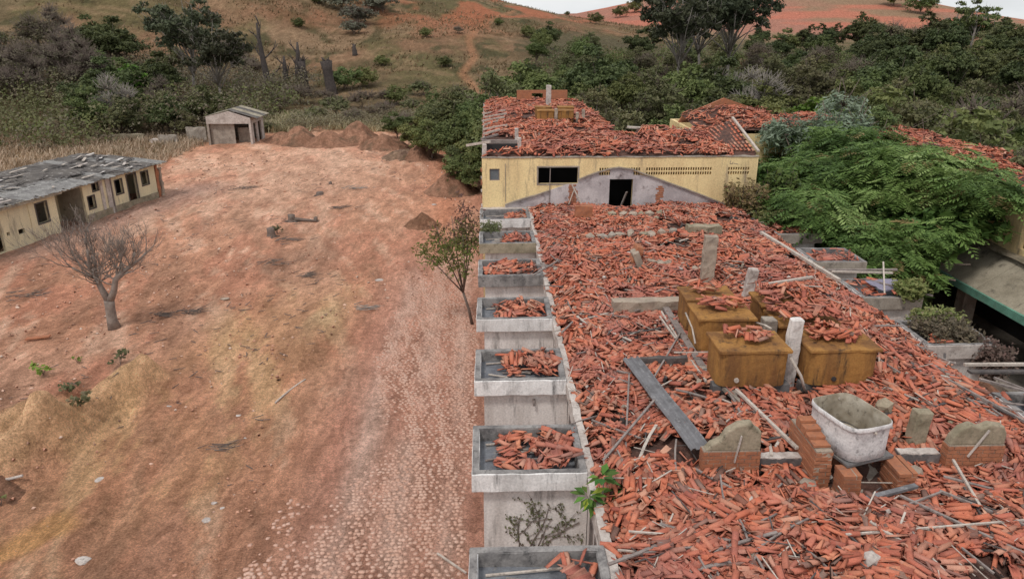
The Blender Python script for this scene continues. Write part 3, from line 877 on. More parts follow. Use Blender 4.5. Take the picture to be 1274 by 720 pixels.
def splinters(parent, reg_, n, seed, hf):
    r = random.Random(seed); m = MB(); c = MB()
    X = [r.uniform(reg_[0], reg_[1]) for _ in range(n)]; Y = [r.uniform(reg_[2], reg_[3]) for _ in range(n)]
    Z = hf(np.array(X), np.array(Y))
    for x, y, z in zip(X, Y, Z):
        if 4.4 < x < 8.1 and 9.9 < y < 17.3 and r.random() < .6: continue
        L = r.uniform(.12, .7); a = r.uniform(0, 3.14); d = Vector((math.cos(a) * L / 2, math.sin(a) * L / 2, r.uniform(-.05, .08)))
        p = Vector((x, y, z + r.uniform(.1, .22)))
        (m if r.random() < .6 else c).beam(p - d, p + d, r.uniform(.008, .022), .012)
    k = m.obj('splinter_spread', M['woodpale'], parent); k['kind'] = 'stuff'
    k = c.obj('splinter_spread', M['woodblack'], parent); k['kind'] = 'stuff'
    for mt, q in (('mortar', 700), ('concpale', 250), ('woodblack', 420)):
        b = MB()
        X = np.array([r.uniform(reg_[0], reg_[1]) for _ in range(q)]); Y = np.array([r.uniform(reg_[2], reg_[3]) for _ in range(q)])
        kk = fbm(X * .5, Y * .5, seed + len(mt), 3) > .47; X = X[kk]; Y = Y[kk]; Z = hf(X, Y)
        for x, y, z in zip(X, Y, Z):
            s = r.uniform(.02, .07); T = Matrix.Translation((x, y, z + r.uniform(.08, .17))) @ Euler((r.uniform(0, 3), r.uniform(0, 3), r.uniform(0, 3))).to_matrix().to_4x4()
            b.box(-s, s, -s * .7, s * .7, -s * .5, s * .5, M=T)
        k = b.obj('crumb_spread', M[mt], parent); k['kind'] = 'stuff'
splinters(rub, reg, 1300, 5, h_main)
shift(rub)
def small_rubble(name, loc, label, reg, dens, hf, nind, seed, group=None, **k):
    r = empty(name, loc, 0, label, 'rubble', group)
    rubble(r, reg, dens, hf, nind, seed, **k)
    shift(r)
    return r

# ---- tiles lying in the roof boxes
lab = ['broken tiles in the roof box cut off by the bottom edge of the picture', 'heap of whole red tiles in the nearest complete roof box, above the vine',
       'red tiles heaped in the second roof box, above the wall with the spout', 'red tiles in the third roof box from the bottom, just above the middle',
       'orange tiles filling the fourth roof box, beside the leaning green tree', 'grey and red tile bits in the mossy fifth roof box',
       'few tile bits in the farthest roof box, against the yellow wall']
cfg = [(.8, 1.5, 70), (.3, 1.5, 115), (.4, 1.4, 105), (.3, 1.6, 110), (.05, 1.5, 110), (.6, 1.5, 90), (.8, 1.5, 60)]
for i, (b, cf) in enumerate(zip(boxes_left, cfg)):
    x0, x1, y0, y1, z = b
    xa = max(x0, cf[0] - .2)
    y0 = y0 + (.0, .02, .1, 0, .05, .2, .1)[i]
    def hf(x, y, z=z, xa=xa, i=i):
        t = sst((np.asarray(x) - xa) / .5)
        return z + .01 + t * (.03 + .13 * fbm(np.asarray(x) * 1.3, np.asarray(y) * 1.3, 200 + i, 2))
    small_rubble('tile_heap', ((x0 + x1) / 2, (y0 + y1) / 2, z), lab[i], (xa + .08, x1 - .02, y0 + .08, y1 - .06), cf[2], hf, 110, 300 + i, 'tile heaps in the roof boxes')
    # laths lying in the box
    r = random.Random(i + 50)
    for k in range(5 if i else 3):
        m = MB(); a = r.uniform(-.5, .4)
        cx, cy = r.uniform(x0 + .35, x0 + .9), r.uniform(y0 + .3, y1 - .3)
        if k == 0: a, cx, cy, L = .06, (x0 + x1) / 2 - .2, y1 - .16, 1.1
        else: L = r.uniform(.4, .8)
        dx, dy = math.cos(a) * L / 2, math.sin(a) * L / 2
        m.beam((-dx, -dy, 0), (dx, dy, .04), .035, .025)
        o = m.obj('roof_lath', M['woodpale' if k % 2 == 0 else 'wood'], None); o.location = (cx, cy, z + .03)
        tag(o, 'thin lath lying with the tiles inside roof box ' + ['at the bottom edge', 'nearest and complete', 'above the spout', 'third from the bottom', 'by the leaning green tree', 'with grey moss', 'next to the yellow wall'][i], 'lath', 'laths in the roof boxes')
labr = {0: 'scattered tiles in the lowest right hand roof box', 1: 'sparse tiles in the right hand roof box with the pale beam front', 2: 'red tile bits in the right hand roof box with the lilac sheet', 3: 'red tiles in the right hand roof box under the big tree', 4: 'tiles in the hidden right hand roof box under the tree canopy'}
for i, b in enumerate(boxes_right):
    x0, x1, y0, y1, z = b
    def hf(x, y, z=z, i=i): return z + .02 + .2 * fbm(np.asarray(x) * 1.3, np.asarray(y) * 1.3, 260 + i, 2)
    small_rubble('tile_heap', ((x0 + x1) / 2, (y0 + y1) / 2, z), labr[i], (x0, x0 + (.9 if i in (1, 2) else 1.6), y0 + .05, y1 - .05), [50, 25, 40, 60, 60][i], hf, 60, 340 + i, 'tile heaps in the roof boxes')

# ================================================================== WATER TANKS AND THEIR SUPPORTS
tlab = ['rusty square tank in the near left of the cluster, with a white outlet', 'rusty water tank behind the near left one, front part cut open',
        'rusty water tank at the back left of the cluster with curved tiles on its lid', 'rusty square water tank in the near right of the cluster, tiles stacked on its lid',
        'rusty water tank half buried in tiles behind the near right one', 'rusty water tank at the back right, almost buried in tiles']
for i, (x0, x1, y0, y1) in enumerate(TANKS):
    zt = 5.46 if i < 4 else 5.3
    zb = 4.66
    cx, cy = (x0 + x1) / 2, (y0 + y1) / 2
    t = empty('water_tank', (cx, cy, zb), 0, tlab[i], 'water tank', 'rusty water tanks on the roof')
    hx, hy = (x1 - x0) / 2, (y1 - y0) / 2
    H = zt - zb
    b = MB()
    # tapered body with rounded corners
    import bmesh
    bm = bmesh.new()
    nseg = 32; rows = 9
    def rr(a, hx, hy, rad=.12):
        ca, sa = math.cos(a), math.sin(a); n = 9
        return (hx * math.copysign(abs(ca) ** (2 / n), ca), hy * math.copysign(abs(sa) ** (2 / n), sa))
    prev = None; rings = []
    rd = random.Random(i)
    for k in range(rows + 1):
        tt = k / rows
        s = .985 + .015 * tt
        if k == rows: s = 1.0
        ring = []
        for q in range(nseg):
            a = 2 * math.pi * (q + .5) / nseg
            # even spacing on the square outline
            u = (q + .5) / nseg * 4; sd_, ft = int(u), u - int(u)
            e = [(1, -1 + 2 * ft), (1 - 2 * ft, 1), (-1, 1 - 2 * ft), (-1 + 2 * ft, -1)][sd_]
            rx, ry = e
            cr = max(0, (abs(rx) + abs(ry) - 1.72)) * .35
            bulge = 1 + .012 * math.sin(math.pi * tt) * (1 - min(abs(rx), abs(ry)) ** 2)
            ring.append(bm.verts.new((rx * hx * (s - cr) * bulge + rd.uniform(-.004, .004), ry * hy * (s - cr) * bulge + rd.uniform(-.004, .004), H * tt)))
        rings.append(ring)
    for a, c in zip(rings[:-1], rings[1:]):
        for q in range(nseg): bm.faces.new((a[q], a[(q + 1) % nseg], c[(q + 1) % nseg], c[q]))
    bm.faces.new(rings[0][::-1])
    me = bpy.data.meshes.new('tank_body'); bm.to_mesh(me); bm.free()
    link('tank_body', me, M['tank'], t)
    # lid with a lip
    l_ = MB(); l_.rough(-hx - .02, hx + .02, -hy - .02, hy + .02, H - .06, H + .012, .16, .008, seed=i)
    lid = l_.obj('lid', M['tank'], t, bevel=.012)
    if i in (0, 3):
        o_ = MB()
        zx = -hx * .48 if i == 0 else -hx * .25
        o_.tube([(zx, -hy * .955 + .01, .16), (zx, -hy * .955 - .05, .16)], [.055, .05], 10)
        o_.tube([(zx, -hy * .955 - .05, .16), (zx, -hy * .955 - .051, .16)], [.03, .03], 10)
        o_.obj('outlet', M['woodpale' if i == 0 else 'dark'], t)
        o_ = MB(); o_.box(zx - .1, zx + .12, -hy * .955 - .012, -hy * .955 + .004, .1, .14); o_.obj('patch', M['concpale' if i == 0 else 'tank'], t)
    # tiles fallen on the lid
    def hf(x, y, zt=zt, i=i):
        return zt + .0 + (.18 * fbm(np.asarray(x) * 2, np.asarray(y) * 2, 400 + i, 2) if i >= 4 else .04 + 0 * np.asarray(x))
    m = .12
    rg = {0: (x0 + .3, x1 - .3, y0 + .35, y1 - .1), 1: (x0 + .2, x1 - .1, y0 + .4, y1 - .1), 2: (x0 + .2, x1 - .3, y0 + .3, y1 - .1), 3: (x0 + .15, x1 - .15, y0 + .35, y1)}.get(i, (x0, x1, y0, y1))
    small_rubble('tile_heap', (cx, cy, zt), ['few tiles on the lid of the near left tank', 'tiles on the lid of the second left tank', 'tiles on the lid of the back left tank', 'row of stacked tiles on the lid of the near right tank', 'tiles burying the lid of the middle right tank', 'tiles burying the lid of the back right tank'][i],
                 rg, [95, 100, 80, 120, 120, 120][i], hf, 70, 420 + i, 'tile heaps on the tanks')

sup = empty('tank_support', (6.2, 14, SLAB), 0, 'low dark concrete beams and block piers that carry the rusty water tanks', 'support')
for (x0, x1, y0, y1, z0, z1, mt) in [(4.6, 6.2, 13.35, 13.6, 4.45, 4.64, 'concdark'), (6.45, 8.0, 13.35, 13.6, 4.45, 4.64, 'concdark'), (4.6, 6.2, 13.95, 14.15, 4.45, 4.64, 'concdark'),
                                      (6.45, 8.0, 13.95, 14.15, 4.45, 4.64, 'concdark'), (4.6, 7.95, 15.1, 15.3, 4.45, 4.64, 'concdark'), (4.6, 7.95, 15.65, 15.8, 4.45, 4.64, 'concdark'),
                                      (4.6, 7.95, 16.3, 16.5, 4.45, 4.64, 'concdark'), (4.6, 7.95, 16.85, 17.0, 4.45, 4.64, 'concdark')]:
    m = MB(); m.rough(x0 - 6.2, x1 - 6.2, y0 - 14, y1 - 14, z0 - SLAB, z1 - SLAB, .2, .008); m.obj('beam', M[mt], sup)
for (x, y) in [(4.8, 13.4), (5.9, 13.4), (6.6, 13.4), (7.75, 13.4), (4.8, 15.15), (7.7, 15.15), (4.8, 16.35), (7.7, 16.35)]:
    m = MB(); m.rough(x - 6.2 - .14, x - 6.2 + .14, y - 14, y - 14 + .3, 0, .26, .15, .008); m.obj('block', M['brick' if x in (4.8, 6.6) else 'conc'], sup)

for i, (a, b, c, lb) in enumerate([((6.1, 13.3, 5.3), (6.5, 13.2, 4.5), .03, 'short white pipe elbow hanging between the two near tanks'), ((5.98, 15.0, 5.35), (6.05, 14.3, 5.5), .025, 'thin pale pipe between the front and second left tanks'), ((4.66, 16.0, 5.2), (4.62, 14.9, 4.9), .022, 'thin pale pipe along the left side of the second tank')]):
    m = MB(); a = Vector(a); b = Vector(b); o_ = a.copy(); m.tube([a - o_, (a + b) / 2 - o_ + Vector((.03, -.05, .02)), b - o_], [c, c, c], 8)
    o = m.obj('pipe', M['woodpale'], None, True); o.location = o_; tag(o, lb, 'pipe')
# concrete posts of the lost roof
def post(x, y, z0, z1, w, d, mat, label, lean=0, leany=0, rz=0):
    m = MB()
    T = Matrix.Rotation(rz, 4, 'Z') @ Matrix.Rotation(lean, 4, 'Y') @ Matrix.Rotation(leany, 4, 'X')
    m.rough(-w / 2, w / 2, -d / 2, d / 2, 0, z1 - z0, .13, .014, M=T, seed=int(x * 31))
    o = m.obj('roof_post', M[mat], None, bevel=.015)
    o.location = (x, y, z0)
    tag(o, label, 'post', 'posts standing on the roof slab')
post(6.15, 19.4, SLAB, 6.12, .36, .22, 'mortar', 'tallest square mortar post standing behind the rusty tanks', .02)
post(6.78, 18.0, SLAB, 5.62, .26, .2, 'concpale', 'slim white post with dark top between the tall post and the right hand tanks', .12)
post(6.30, 13.75, SLAB, 5.95, .26, .2, 'white', 'white plastered post standing in the gap between the two near tanks', .02)
post(6.32, 15.1, SLAB, 5.4, .30, .3, 'conc', 'short stub post between the left and right tanks')
post(4.2, 21.1, SLAB, 5.4, .22, .5, 'brick', 'short leaning brick post in the rubble of the far half of the roof', .3)
post(4.75, 20.9, SLAB, 5.3, .2, .5, 'mortar', 'leaning mortar slab next to the short brick post in the rubble', -.35)
post(7.72, 11.35, SLAB, 5.15, .3, .22, 'mossy', 'ragged mossy stub just right of the oval tub', .05)

# brick stubs
def brick_course_wall(parent, x0, x1, y0, y1, z0, z1, bl=.21, bh=.075, ox=0, oy=0, oz=0, jit=.004, seed=0):
    r = random.Random(seed)
    core = MB(); core.box(x0 + .012 - ox, x1 - .012 - ox, y0 + .012 - oy, y1 - .012 - oy, z0 - oz, z1 - .012 - oz)
    core.obj('mortar_core', M['mortar'], parent)
    k = 0; z = z0
    tmpl = {}
    while z < z1 - .03:
        x = x0 - (bl / 2 if k % 2 else 0)
        while x < x1 - .02:
            a = max(x, x0); b = min(x + bl - .014, x1)
            if b - a > .04:
                key = round(b - a, 3)
                if key not in tmpl:
                    bm_ = MB(); bm_.rough(0, b - a, 0, y1 - y0, 0, bh - .014, .1, .003, seed=seed); tmpl[key] = bm_.mesh('brick'); tmpl[key].materials.append(M['brick'])
                o = bpy.data.objects.new('brick', tmpl[key]); col.objects.link(o); o.parent = parent
                o.location = (a - ox + r.uniform(-jit, jit), y0 - oy + r.uniform(-jit, jit), z - oz)
            x += bl
        z += bh; k += 1

for (x0, x1, y0, pts, lb) in [(3.62, 4.62, 10.66, [(3.66, 4.8), (3.76, 4.92), (3.92, 5.0), (4.02, 5.18), (4.2, 5.3), (4.42, 5.33), (4.5, 5.22), (4.6, 5.16), (4.62, 4.8)], 'ragged gable stub of brick and mortar, left of the oval tub'),
                              (7.93, 8.93, 10.7, [(7.94, 4.8), (7.98, 4.95), (8.1, 5.12), (8.28, 5.2), (8.45, 5.12), (8.6, 5.2), (8.85, 5.16), (8.92, 5.0), (8.92, 4.8)], 'ragged gable stub of brick and mortar, right of the oval tub')]:
    s = empty('wall_stub', (x0, y0, SLAB), 0, lb, 'wall')
    brick_course_wall(s, x0, x1, y0, y0 + .2, SLAB, 4.82, ox=x0, oy=y0, oz=SLAB, seed=int(x0))
    m = MB(); m.prism([(p[0] - x0, p[1] - SLAB) for p in pts], .02, .2); o = m.obj('mortar_cap', M['mossy'], s)
    sub = o.modifiers.new('bevel', 'BEVEL'); sub.width = .03; sub.segments = 2
    m = MB(); m.beam((.55 if x0 < 5 else .35, -.02, .4), (.62 if x0 < 5 else .62, -.02, .92), .035, .02); m.obj('mortar_ridge', M['concpale'], s)
for (x0, x1, y, lb) in [(4.66, 5.62, 10.8, 'low concrete strip with pale rubble top between the left stub and the oval tub'), (7.2, 7.92, 10.85, 'low concrete strip with pale rubble top between the oval tub and the right stub')]:
    s = empty('low_kerb', (x0, y, SLAB), 0, lb, 'kerb')
    m = MB(); m.rough(0, x1 - x0, 0, .2, 0, .34, .15, .008); m.obj('concrete_strip', M['concdark'], s)
    m = MB(); m.rough(.01, x1 - x0 - .01, .01, .19, .342, .365, .07, .008); m.obj('pale_top', M['concpale'], s)
# piers under the tub
for (x0, x1, y0, y1, z1, lb) in [(5.42, 5.72, 10.35, 11.45, 4.98, 'stepped red brick pier left of the oval tub'), (5.78, 6.08, 10.0, 10.35, 4.72, 'small red brick pier under the front left of the oval tub'), (6.72, 7.02, 10.05, 10.6, 4.7, 'small brick pier under the front right of the oval tub'), (5.85, 6.9, 11.1, 11.35, 4.7, 'brick pier under the back of the oval tub')]:
    s = empty('brick_pier', (x0, y0, SLAB), 0, lb, 'pier', 'brick piers round the oval tub')
    brick_course_wall(s, x0, x1, y0, y1, SLAB, z1, bl=.22, ox=x0, oy=y0, oz=SLAB, seed=int(x0 * 10), jit=.012)
    if y1 - y0 > 1:
        for q in range(4):
            m = MB(); m.rough(0, .28, .1 + .2 * q, .28 + .2 * q, z1 - SLAB, z1 - SLAB + .07 * (q + 1) * .6, .1, .006); m.obj('brick', M['brick'], s)

# ---- the oval tub
tub = empty('oval_tub', (6.22, 10.85, 4.72), math.radians(17), 'open grey oval water tub standing on brick piers in the near rubble', 'tub')
tub.scale = (.84, .76, .92); tub.location = (6.2, 10.9, 4.78)
def oval(hx, hy, n=40):
    return [(hx * math.copysign(abs(math.cos(a)) ** (2 / 4.2), math.cos(a)), hy * math.copysign(abs(math.sin(a)) ** (2 / 4.2), math.sin(a))) for a in [2 * math.pi * k / n for k in range(n)]]
def ringmesh(prof, n=40, warp=.0):
    V = []; F = []
    for hx, hy, z in prof:
        for k, (x, y) in enumerate(oval(hx, hy, n)):
            V.append((x, y, z + warp * math.sin(3.1 * k / n * 2 * math.pi) * (z > .5)))
    for i in range(len(prof) - 1):
        for k in range(n): F.append((i * n + k, i * n + (k + 1) % n, (i + 1) * n + (k + 1) % n, (i + 1) * n + k))
    return V, F
m = MB(); V, F = ringmesh([(.50, .73, 0), (.53, .76, .015), (.53, .76, .2), (.53, .765, .42), (.535, .77, .60), (.54, .775, .61), (.555, .79, .615), (.56, .795, .64), (.555, .79, .70), (.54, .775, .71)], warp=.008)
F.append(tuple(range(40))[::-1]); m.add(V, F); m.obj('tub_shell', M['tub'], tub, True)
m = MB(); V, F = ringmesh([(.54, .775, .711), (.52, .755, .70), (.505, .74, .5), (.50, .735, .25), (.495, .73, .12)], warp=.008)
m.add(V, F); m.obj('tub_inside', M['tubin'], tub, True)
m = MB(); m.add([(x, y, .12) for x, y in oval(.47, .63)], [tuple(range(40))]); m.obj('tub_floor', M['tubin'], tub)
for (x, y) in [(-.05, -.8), (.3, .77), (-.35, .74), (.42, -.72)]:
    m = MB(); m.tube([(x, y, .60), (x, y - .03 if y < 0 else y - .06, .60)], [.03, .025], 8); m.obj('bolt', M['woodpale'], tub)
m = MB(); m.rough(-.55, .6, -.75, .7, -.055, -.003, .2, .006); m.obj('gap_shade_board', M['concdark'], tub)  # dark board painting the shadow gap between tub and piers

# ---- planks, rails, laths
def timber(a, b, w, h, mat, label, cat='plank', name='roof_timber', group=None, bend=0, n=4, tw=0):
    a = Vector(a); b = Vector(b); c = (a + b) / 2
    m = MB(); m.beam(a - c, b - c, w, h, tw, bend, n)
    o = m.obj(name, M[mat], None); o.location = c
    return tag(o, label, cat, group)
# long ribbed grey plank
a, b = Vector((3.08, 14.5, 4.74)), Vector((3.66, 10.95, 4.68))
pl = empty('ribbed_sheet', (a + b) / 2, 0, 'long narrow grey ribbed sheet lying across the tiles left of the tanks', 'sheet')
d = (b - a); q = d.to_track_quat('X', 'Z').to_matrix().to_4x4(); L = d.length
m = MB(); prof = [(-.17, 0), (-.14, .04), (-.1, .045), (-.07, .01), (-.02, .01), (.01, .045), (.05, .045), (.08, .01), (.13, .01), (.16, .05), (.18, .05)]
V = []; F = []
for e in range(9):
    for (yy, zz) in prof: V.append(tuple(q @ Vector((-L / 2 + L * e / 8, yy * (1 + .02 * math.sin(e * 2)), zz + .012 * math.sin(e * 1.3)))))
    for (yy, zz) in prof[::-1]: V.append(tuple(q @ Vector((-L / 2 + L * e / 8, yy * (1 + .02 * math.sin(e * 2)), zz - .012 + .012 * math.sin(e * 1.3)))))
n_ = len(prof) * 2
for e in range(8):
    for k in range(n_): F.append((e * n_ + k, e * n_ + (k + 1) % n_, (e + 1) * n_ + (k + 1) % n_, (e + 1) * n_ + k))
F.append(tuple(range(n_))[::-1]); F.append(tuple(8 * n_ + k for k in range(n_)))
m.add(V, F); m.obj('sheet', M['sheet'], pl)
timber((4.55, 17.6, 4.75), (4.62, 14.3, 4.62), .16, .08, 'wood', 'long grey rail along the left side of the rusty tanks, upper length')
timber((4.62, 14.4, 4.6), (5.32, 11.5, 4.56), .17, .09, 'conc', 'long grey rail running from the near left tank towards the left stub')
timber((4.95, 13.0, 4.74), (5.38, 10.95, 4.66), .06, .05, 'woodpale', 'pale thin batten ending at the low concrete strip')
timber((4.40, 17.3, 4.72), (4.48, 14.7, 4.6), .05, .04, 'woodpale', 'pale thin pole beside the long grey rail')
timber((4.30, 17.0, 4.70), (4.52, 13.6, 4.62), .04, .04, 'woodpale', 'second pale thin pole beside the long grey rail')
timber((3.3, 13.4, 4.7), (4.55, 15.9, 4.74), .035, .03, 'wood', 'thin stick propped from the ribbed sheet up to the tanks')
timber((2.25, 10.5, 4.55), (2.95, 13.9, 4.66), .035, .03, 'wood', 'thin stick lying between the ribbed sheet and the light wells')
timber((1.9, 10.6, 4.72), (3.2, 12.6, 4.75), .04, .03, 'wood', 'grey stick across the ribbed sheet')
timber((4.1, 14.7, 4.78), (6.2, 13.6, 4.75 + .55), .025, .02, 'woodpale', 'pale thin rod leaning against the near left tank')
timber((5.1, 9.35, 4.55), (6.9, 9.85, 4.62), .09, .05, 'sheet', 'grey folded strip lying in the rubble in front of the oval tub')
timber((5.9, 9.15, 4.58), (7.2, 9.65, 4.64), .03, .03, 'wood', 'thin grey rod in front of the oval tub')
timber((6.5, 9.6, 4.62), (7.6, 8.2, 4.6), .045, .03, 'wood', 'dark batten running to the bottom edge in front of the oval tub')
timber((7.2, 9.7, 4.62), (8.8, 7.9, 4.62), .045, .04, 'wood', 'long batten slanting to the lower right of the picture')
timber((5.2, 8.7, 4.62), (9.4, 9.0, 4.66), .03, .03, 'woodpale', 'long pale rod lying across the nearest tiles')
timber((7.9, 10.5, 4.66), (7.6, 9.3, 4.62), .04, .04, 'woodpale', 'pale stick below the right stub')
timber((9.3, 15.6, 4.75), (10.1, 12.6, 4.55), .13, .07, 'wood', 'grey weathered board lying along the right edge of the roof')
timber((9.0, 14.3, 4.72), (9.7, 12.0, 4.6), .05, .05, 'wood', 'grey batten lying near the right edge of the roof')
timber((9.5, 13.3, 4.72), (10.3, 11.0, 4.6), .05, .05, 'wood', 'grey batten at the lower right corner of the roof')
timber((6.95, 18.8, 4.78), (9.3, 19.6, 4.80), .09, .06, 'woodpale', 'pale beam lying behind the slim white post')
timber((9.6, 24.6, 4.72), (10.2, 19.8, 4.62), .11, .09, 'woodpale', 'long pale beam along the right eave near the big tree')
timber((2.1, 16.9, 4.62), (4.6, 18.2, 4.72), .04, .03, 'woodpale', 'long thin rod across the middle left of the rubble')
timber((1.75, 16.3, 4.6), (3.0, 18.6, 4.68), .045, .03, 'wood', 'stick leaning over the eave beside the third roof box')
timber((1.3, 20.6, 4.6), (3.1, 23.2, 4.68), .045, .03, 'wood', 'stick leaning over the eave beside the fourth roof box')
timber((7.1, 11.6, 4.66), (8.0, 12.5, 4.62), .1, .03, 'woodblack', 'charred board lying behind the right concrete strip')
timber((10.6, 14.45, 4.5), (13.6, 14.55, 4.42), .07, .06, 'woodpale', 'long white pipe sticking out from the right eave')
timber((10.6, 14.25, 4.42), (13.6, 14.3, 4.36), .14, .05, 'woodblack', 'dark board beside the long white pipe at the right eave')
timber((10.6, 13.9, 4.42), (12.6, 12.4, 4.3), .06, .05, 'wood', 'grey pole sticking out at the lower right eave')
timber((11.0, 14.0, 4.4), (12.0, 12.6, 4.3), .04, .04, 'wood', 'second grey pole sticking out at the lower right eave')
timber((10.2, 20.3, 4.72), (12.1, 20.4, 4.62), .06, .05, 'woodpale', 'pale pole over the right hand roof boxes')
timber((10.2, 20.6, 4.66), (12.4, 20.7, 4.62), .08, .05, 'wood', 'grey pole behind the pale one over the right hand roof boxes')
timber((11.1, 18.9, 4.5), (11.7, 20.3, 5.0), .04, .04, 'woodpale', 'short pale stick pointing up at the right hand roof boxes')
timber((11.0, 19.9, 4.62), (12.3, 18.6, 4.56), .04, .04, 'wood', 'grey stick across the lilac sheet')
m = MB(); m.rough(-.55, .55, -.35, .35, 0, .02, .15, .02); o = m.obj('lilac_sheet', surf_mat('lilac_plastic', (.27, .25, .33), (.2, .19, .24), None, 3), None); o.location = (11.55, 19.55, 4.55); o.rotation_euler = (.08, .05, .3)
tag(o, 'crumpled lilac grey sheet in the right hand roof box', 'sheet')
r = random.Random(5)
zones = [((1.8, 4.4, 7.6, 10.5), 'near left part of the rubble', 20), ((4.4, 9.8, 7.4, 9.9), 'nearest part of the rubble below the oval tub', 24), ((1.9, 4.3, 10.5, 16.5), 'rubble left of the ribbed sheet', 20),
         ((1.8, 5.6, 16.5, 23), 'middle left of the rubble', 26), ((7.9, 10.2, 10.5, 15.5), 'rubble right of the tanks', 20), ((7.0, 9.9, 17.5, 23), 'rubble behind the tanks', 14), ((1.9, 9.5, 23, 29.5), 'far end of the rubble', 14), ((4.7, 5.6, 11.0, 13.0), 'rubble between the left stub and the tanks', 9), ((9.2, 10.3, 11.5, 16), 'right eave', 10)]
for (x0, x1, y0, y1), w, n in zones:
    for k in range(n):
        L = r.uniform(.4, 1.5); a = r.uniform(0, math.pi)
        x, y = r.uniform(x0, x1), r.uniform(y0, y1)
        z = float(h_main(np.array([x]), np.array([y]))[0]) + .17
        dx, dy = math.cos(a) * L / 2, math.sin(a) * L / 2; dz = r.uniform(-.06, .06)
        timber((x - dx, y - dy, z - dz), (x + dx, y + dy, z + dz), r.choice([.025, .03, .05]), .025, r.choice(['wood', 'wood', 'woodpale', 'woodblack']), 'thin broken roof lath lying in the ' + w, 'lath', 'roof_lath', 'laths in the ' + w, bend=r.uniform(-.04, .04), n=3)

# ---- block remains and rubble lumps on the slab
def lump(x, y, sx, sy, sz, label, mat='mortar', rz=0, z=None, seed=1, group=None, cat='rubble lump', name='masonry_lump'):
    m = MB(); m.rock((0, 0, 0), sx, sy, sz, 0, seed, 1)
    o = m.obj(name, M[mat], None)
    o.location = (x, y, (z if z is not None else float(h_main(np.array([x]), np.array([y]))[0]) + sz * .3 + .14)); o.rotation_euler = (0, 0, rz)
    return tag(o, label, cat, group)
def lowwall(x0, x1, y0, y1, z1, mat, label, rz=0):
    m = MB(); cx, cy = (x0 + x1) / 2, (y0 + y1) / 2
    m.rough(x0 - cx, x1 - cx, y0 - cy, y1 - cy, 0, z1 - SLAB, .2, .02)
    o = m.obj('wall_remnant', M[mat], None); o.location = (cx, cy, SLAB); o.rotation_euler = (0, 0, rz)
    tag(o, label, 'wall remnant')
lowwall(3.2, 4.95, 17.45, 17.8, 4.92, 'mortar', 'low brown wall remnant in the middle of the rubble, left of the back tanks', .03)
lowwall(3.3, 4.35, 14.45, 14.6, 4.75, 'woodblack', 'low dark wall remnant left of the near tanks')
lowwall(3.3, 3.95, 27.0, 27.3, 5.12, 'brick', 'small square brick stump near the yellow wall', 0)
lowwall(8.0, 8.9, 13.6, 13.85, 4.78, 'brick', 'low red brick remnant right of the near right tank')
lowwall(7.0, 8.2, 24.6, 25.0, 4.95, 'mossy', 'low mossy wall remnant behind the tallest post')
r = random.Random(3)
for i in range(9):
    lump(3.55 + i * .36 + r.uniform(-.05, .05), 24.3 + r.uniform(-.15, .15) + i * .05, r.uniform(.2, .34), r.uniform(.15, .22), r.uniform(.12, .2), 'mortar lump in the long row of lumps across the far half of the roof', r.choice(['mortar', 'mossy', 'mossy', 'mortar', 'conc']), r.uniform(0, 3), seed=i, group='row of mortar lumps across the far half of the roof')
for i in range(6):
    lump(4.75 + i * .36, 27.0 + r.uniform(-.1, .15), r.uniform(.2, .38), r.uniform(.15, .25), r.uniform(.12, .2), 'mortar lump in the short row nearest the grey gable', r.choice(['mortar', 'mossy']), r.uniform(0, 3), seed=20 + i, group='short row of lumps near the grey gable')
for i in range(8):
    lump(5.0 + i * .23, 20.9 + r.uniform(-.3, .35), r.uniform(.12, .26), r.uniform(.1, .2), r.uniform(.08, .14), 'pale broken lump beside the leaning posts', r.choice(['concpale', 'mortar']), r.uniform(0, 3), seed=40 + i, group='pale lumps beside the leaning posts')
lump(5.28, 10.2, .2, .16, .14, 'pale brick lump in front of the left concrete strip', 'mortar', .4, seed=61)
lump(5.35, 8.25, .2, .16, .12, 'pale lump at the bottom edge in the nearest tiles', 'concpale', .9, seed=62)
lump(7.6, 12.3, .26, .2, .22, 'mossy lump behind the right concrete strip', 'mossy', .9, seed=63)
lump(7.3, 10.55, .2, .18, .14, 'mortar lump just right of the oval tub', 'mortar', .3, seed=64)
for i in range(28):
    x, y = r.uniform(2, 10), r.uniform(8, 29)
    if 4.5 < x < 8.1 and 9.9 < y < 17.3: continue
    s = r.uniform(.05, .12)
    lump(x, y, s * 1.3, s, s * .7, 'small loose chunk of mortar among the roof tiles', r.choice(['mortar', 'concpale', 'mossy']), r.uniform(0, 3), seed=80 + i, group='small mortar chunks in the roof tiles')

# ================================================================== TALLER YELLOW BLOCK
TOP = 6.42
yb = empty('yellow_block', (0, 0, 0), 0, 'taller yellow block with a grey gable scar at the far end of the roof', 'building')
YX0, YX1 = -.25, 11.28
holes = [(.06, .48, 5.48, 5.98), (2.09, 3.74, 5.34, 6.02), (5.08, 6.06, 4.0, 5.52)]
vent = []
def vents(x0, x1, n):
    for k in range(n):
        xa = x0 + (x1 - x0) * (k + .2) / n; xb = x0 + (x1 - x0) * (k + .84) / n
        vent.append((xa, xb, 5.86, 5.99)); vent.append((xa, xb, 5.68, 5.81))
vents(4.62, 6.35, 17); vents(6.58, 9.36, 27); vents(10.03, 10.95, 9)
vent = [v for v in vent if not (5.08 - .02 < v[1] and v[0] < 6.08 and False)]
m = MB(); m.wall('x', YB, .16, YX0, YX1, -.3, TOP, holes + vent); m.obj('front_wall', M['yellow'], yb)
m = MB(); m.rough(YX0 - .03, YX1 + .02, YB - .03, YB + .2, TOP, TOP + .035, .3, .01); m.obj('wall_capping', M['conc'], yb)
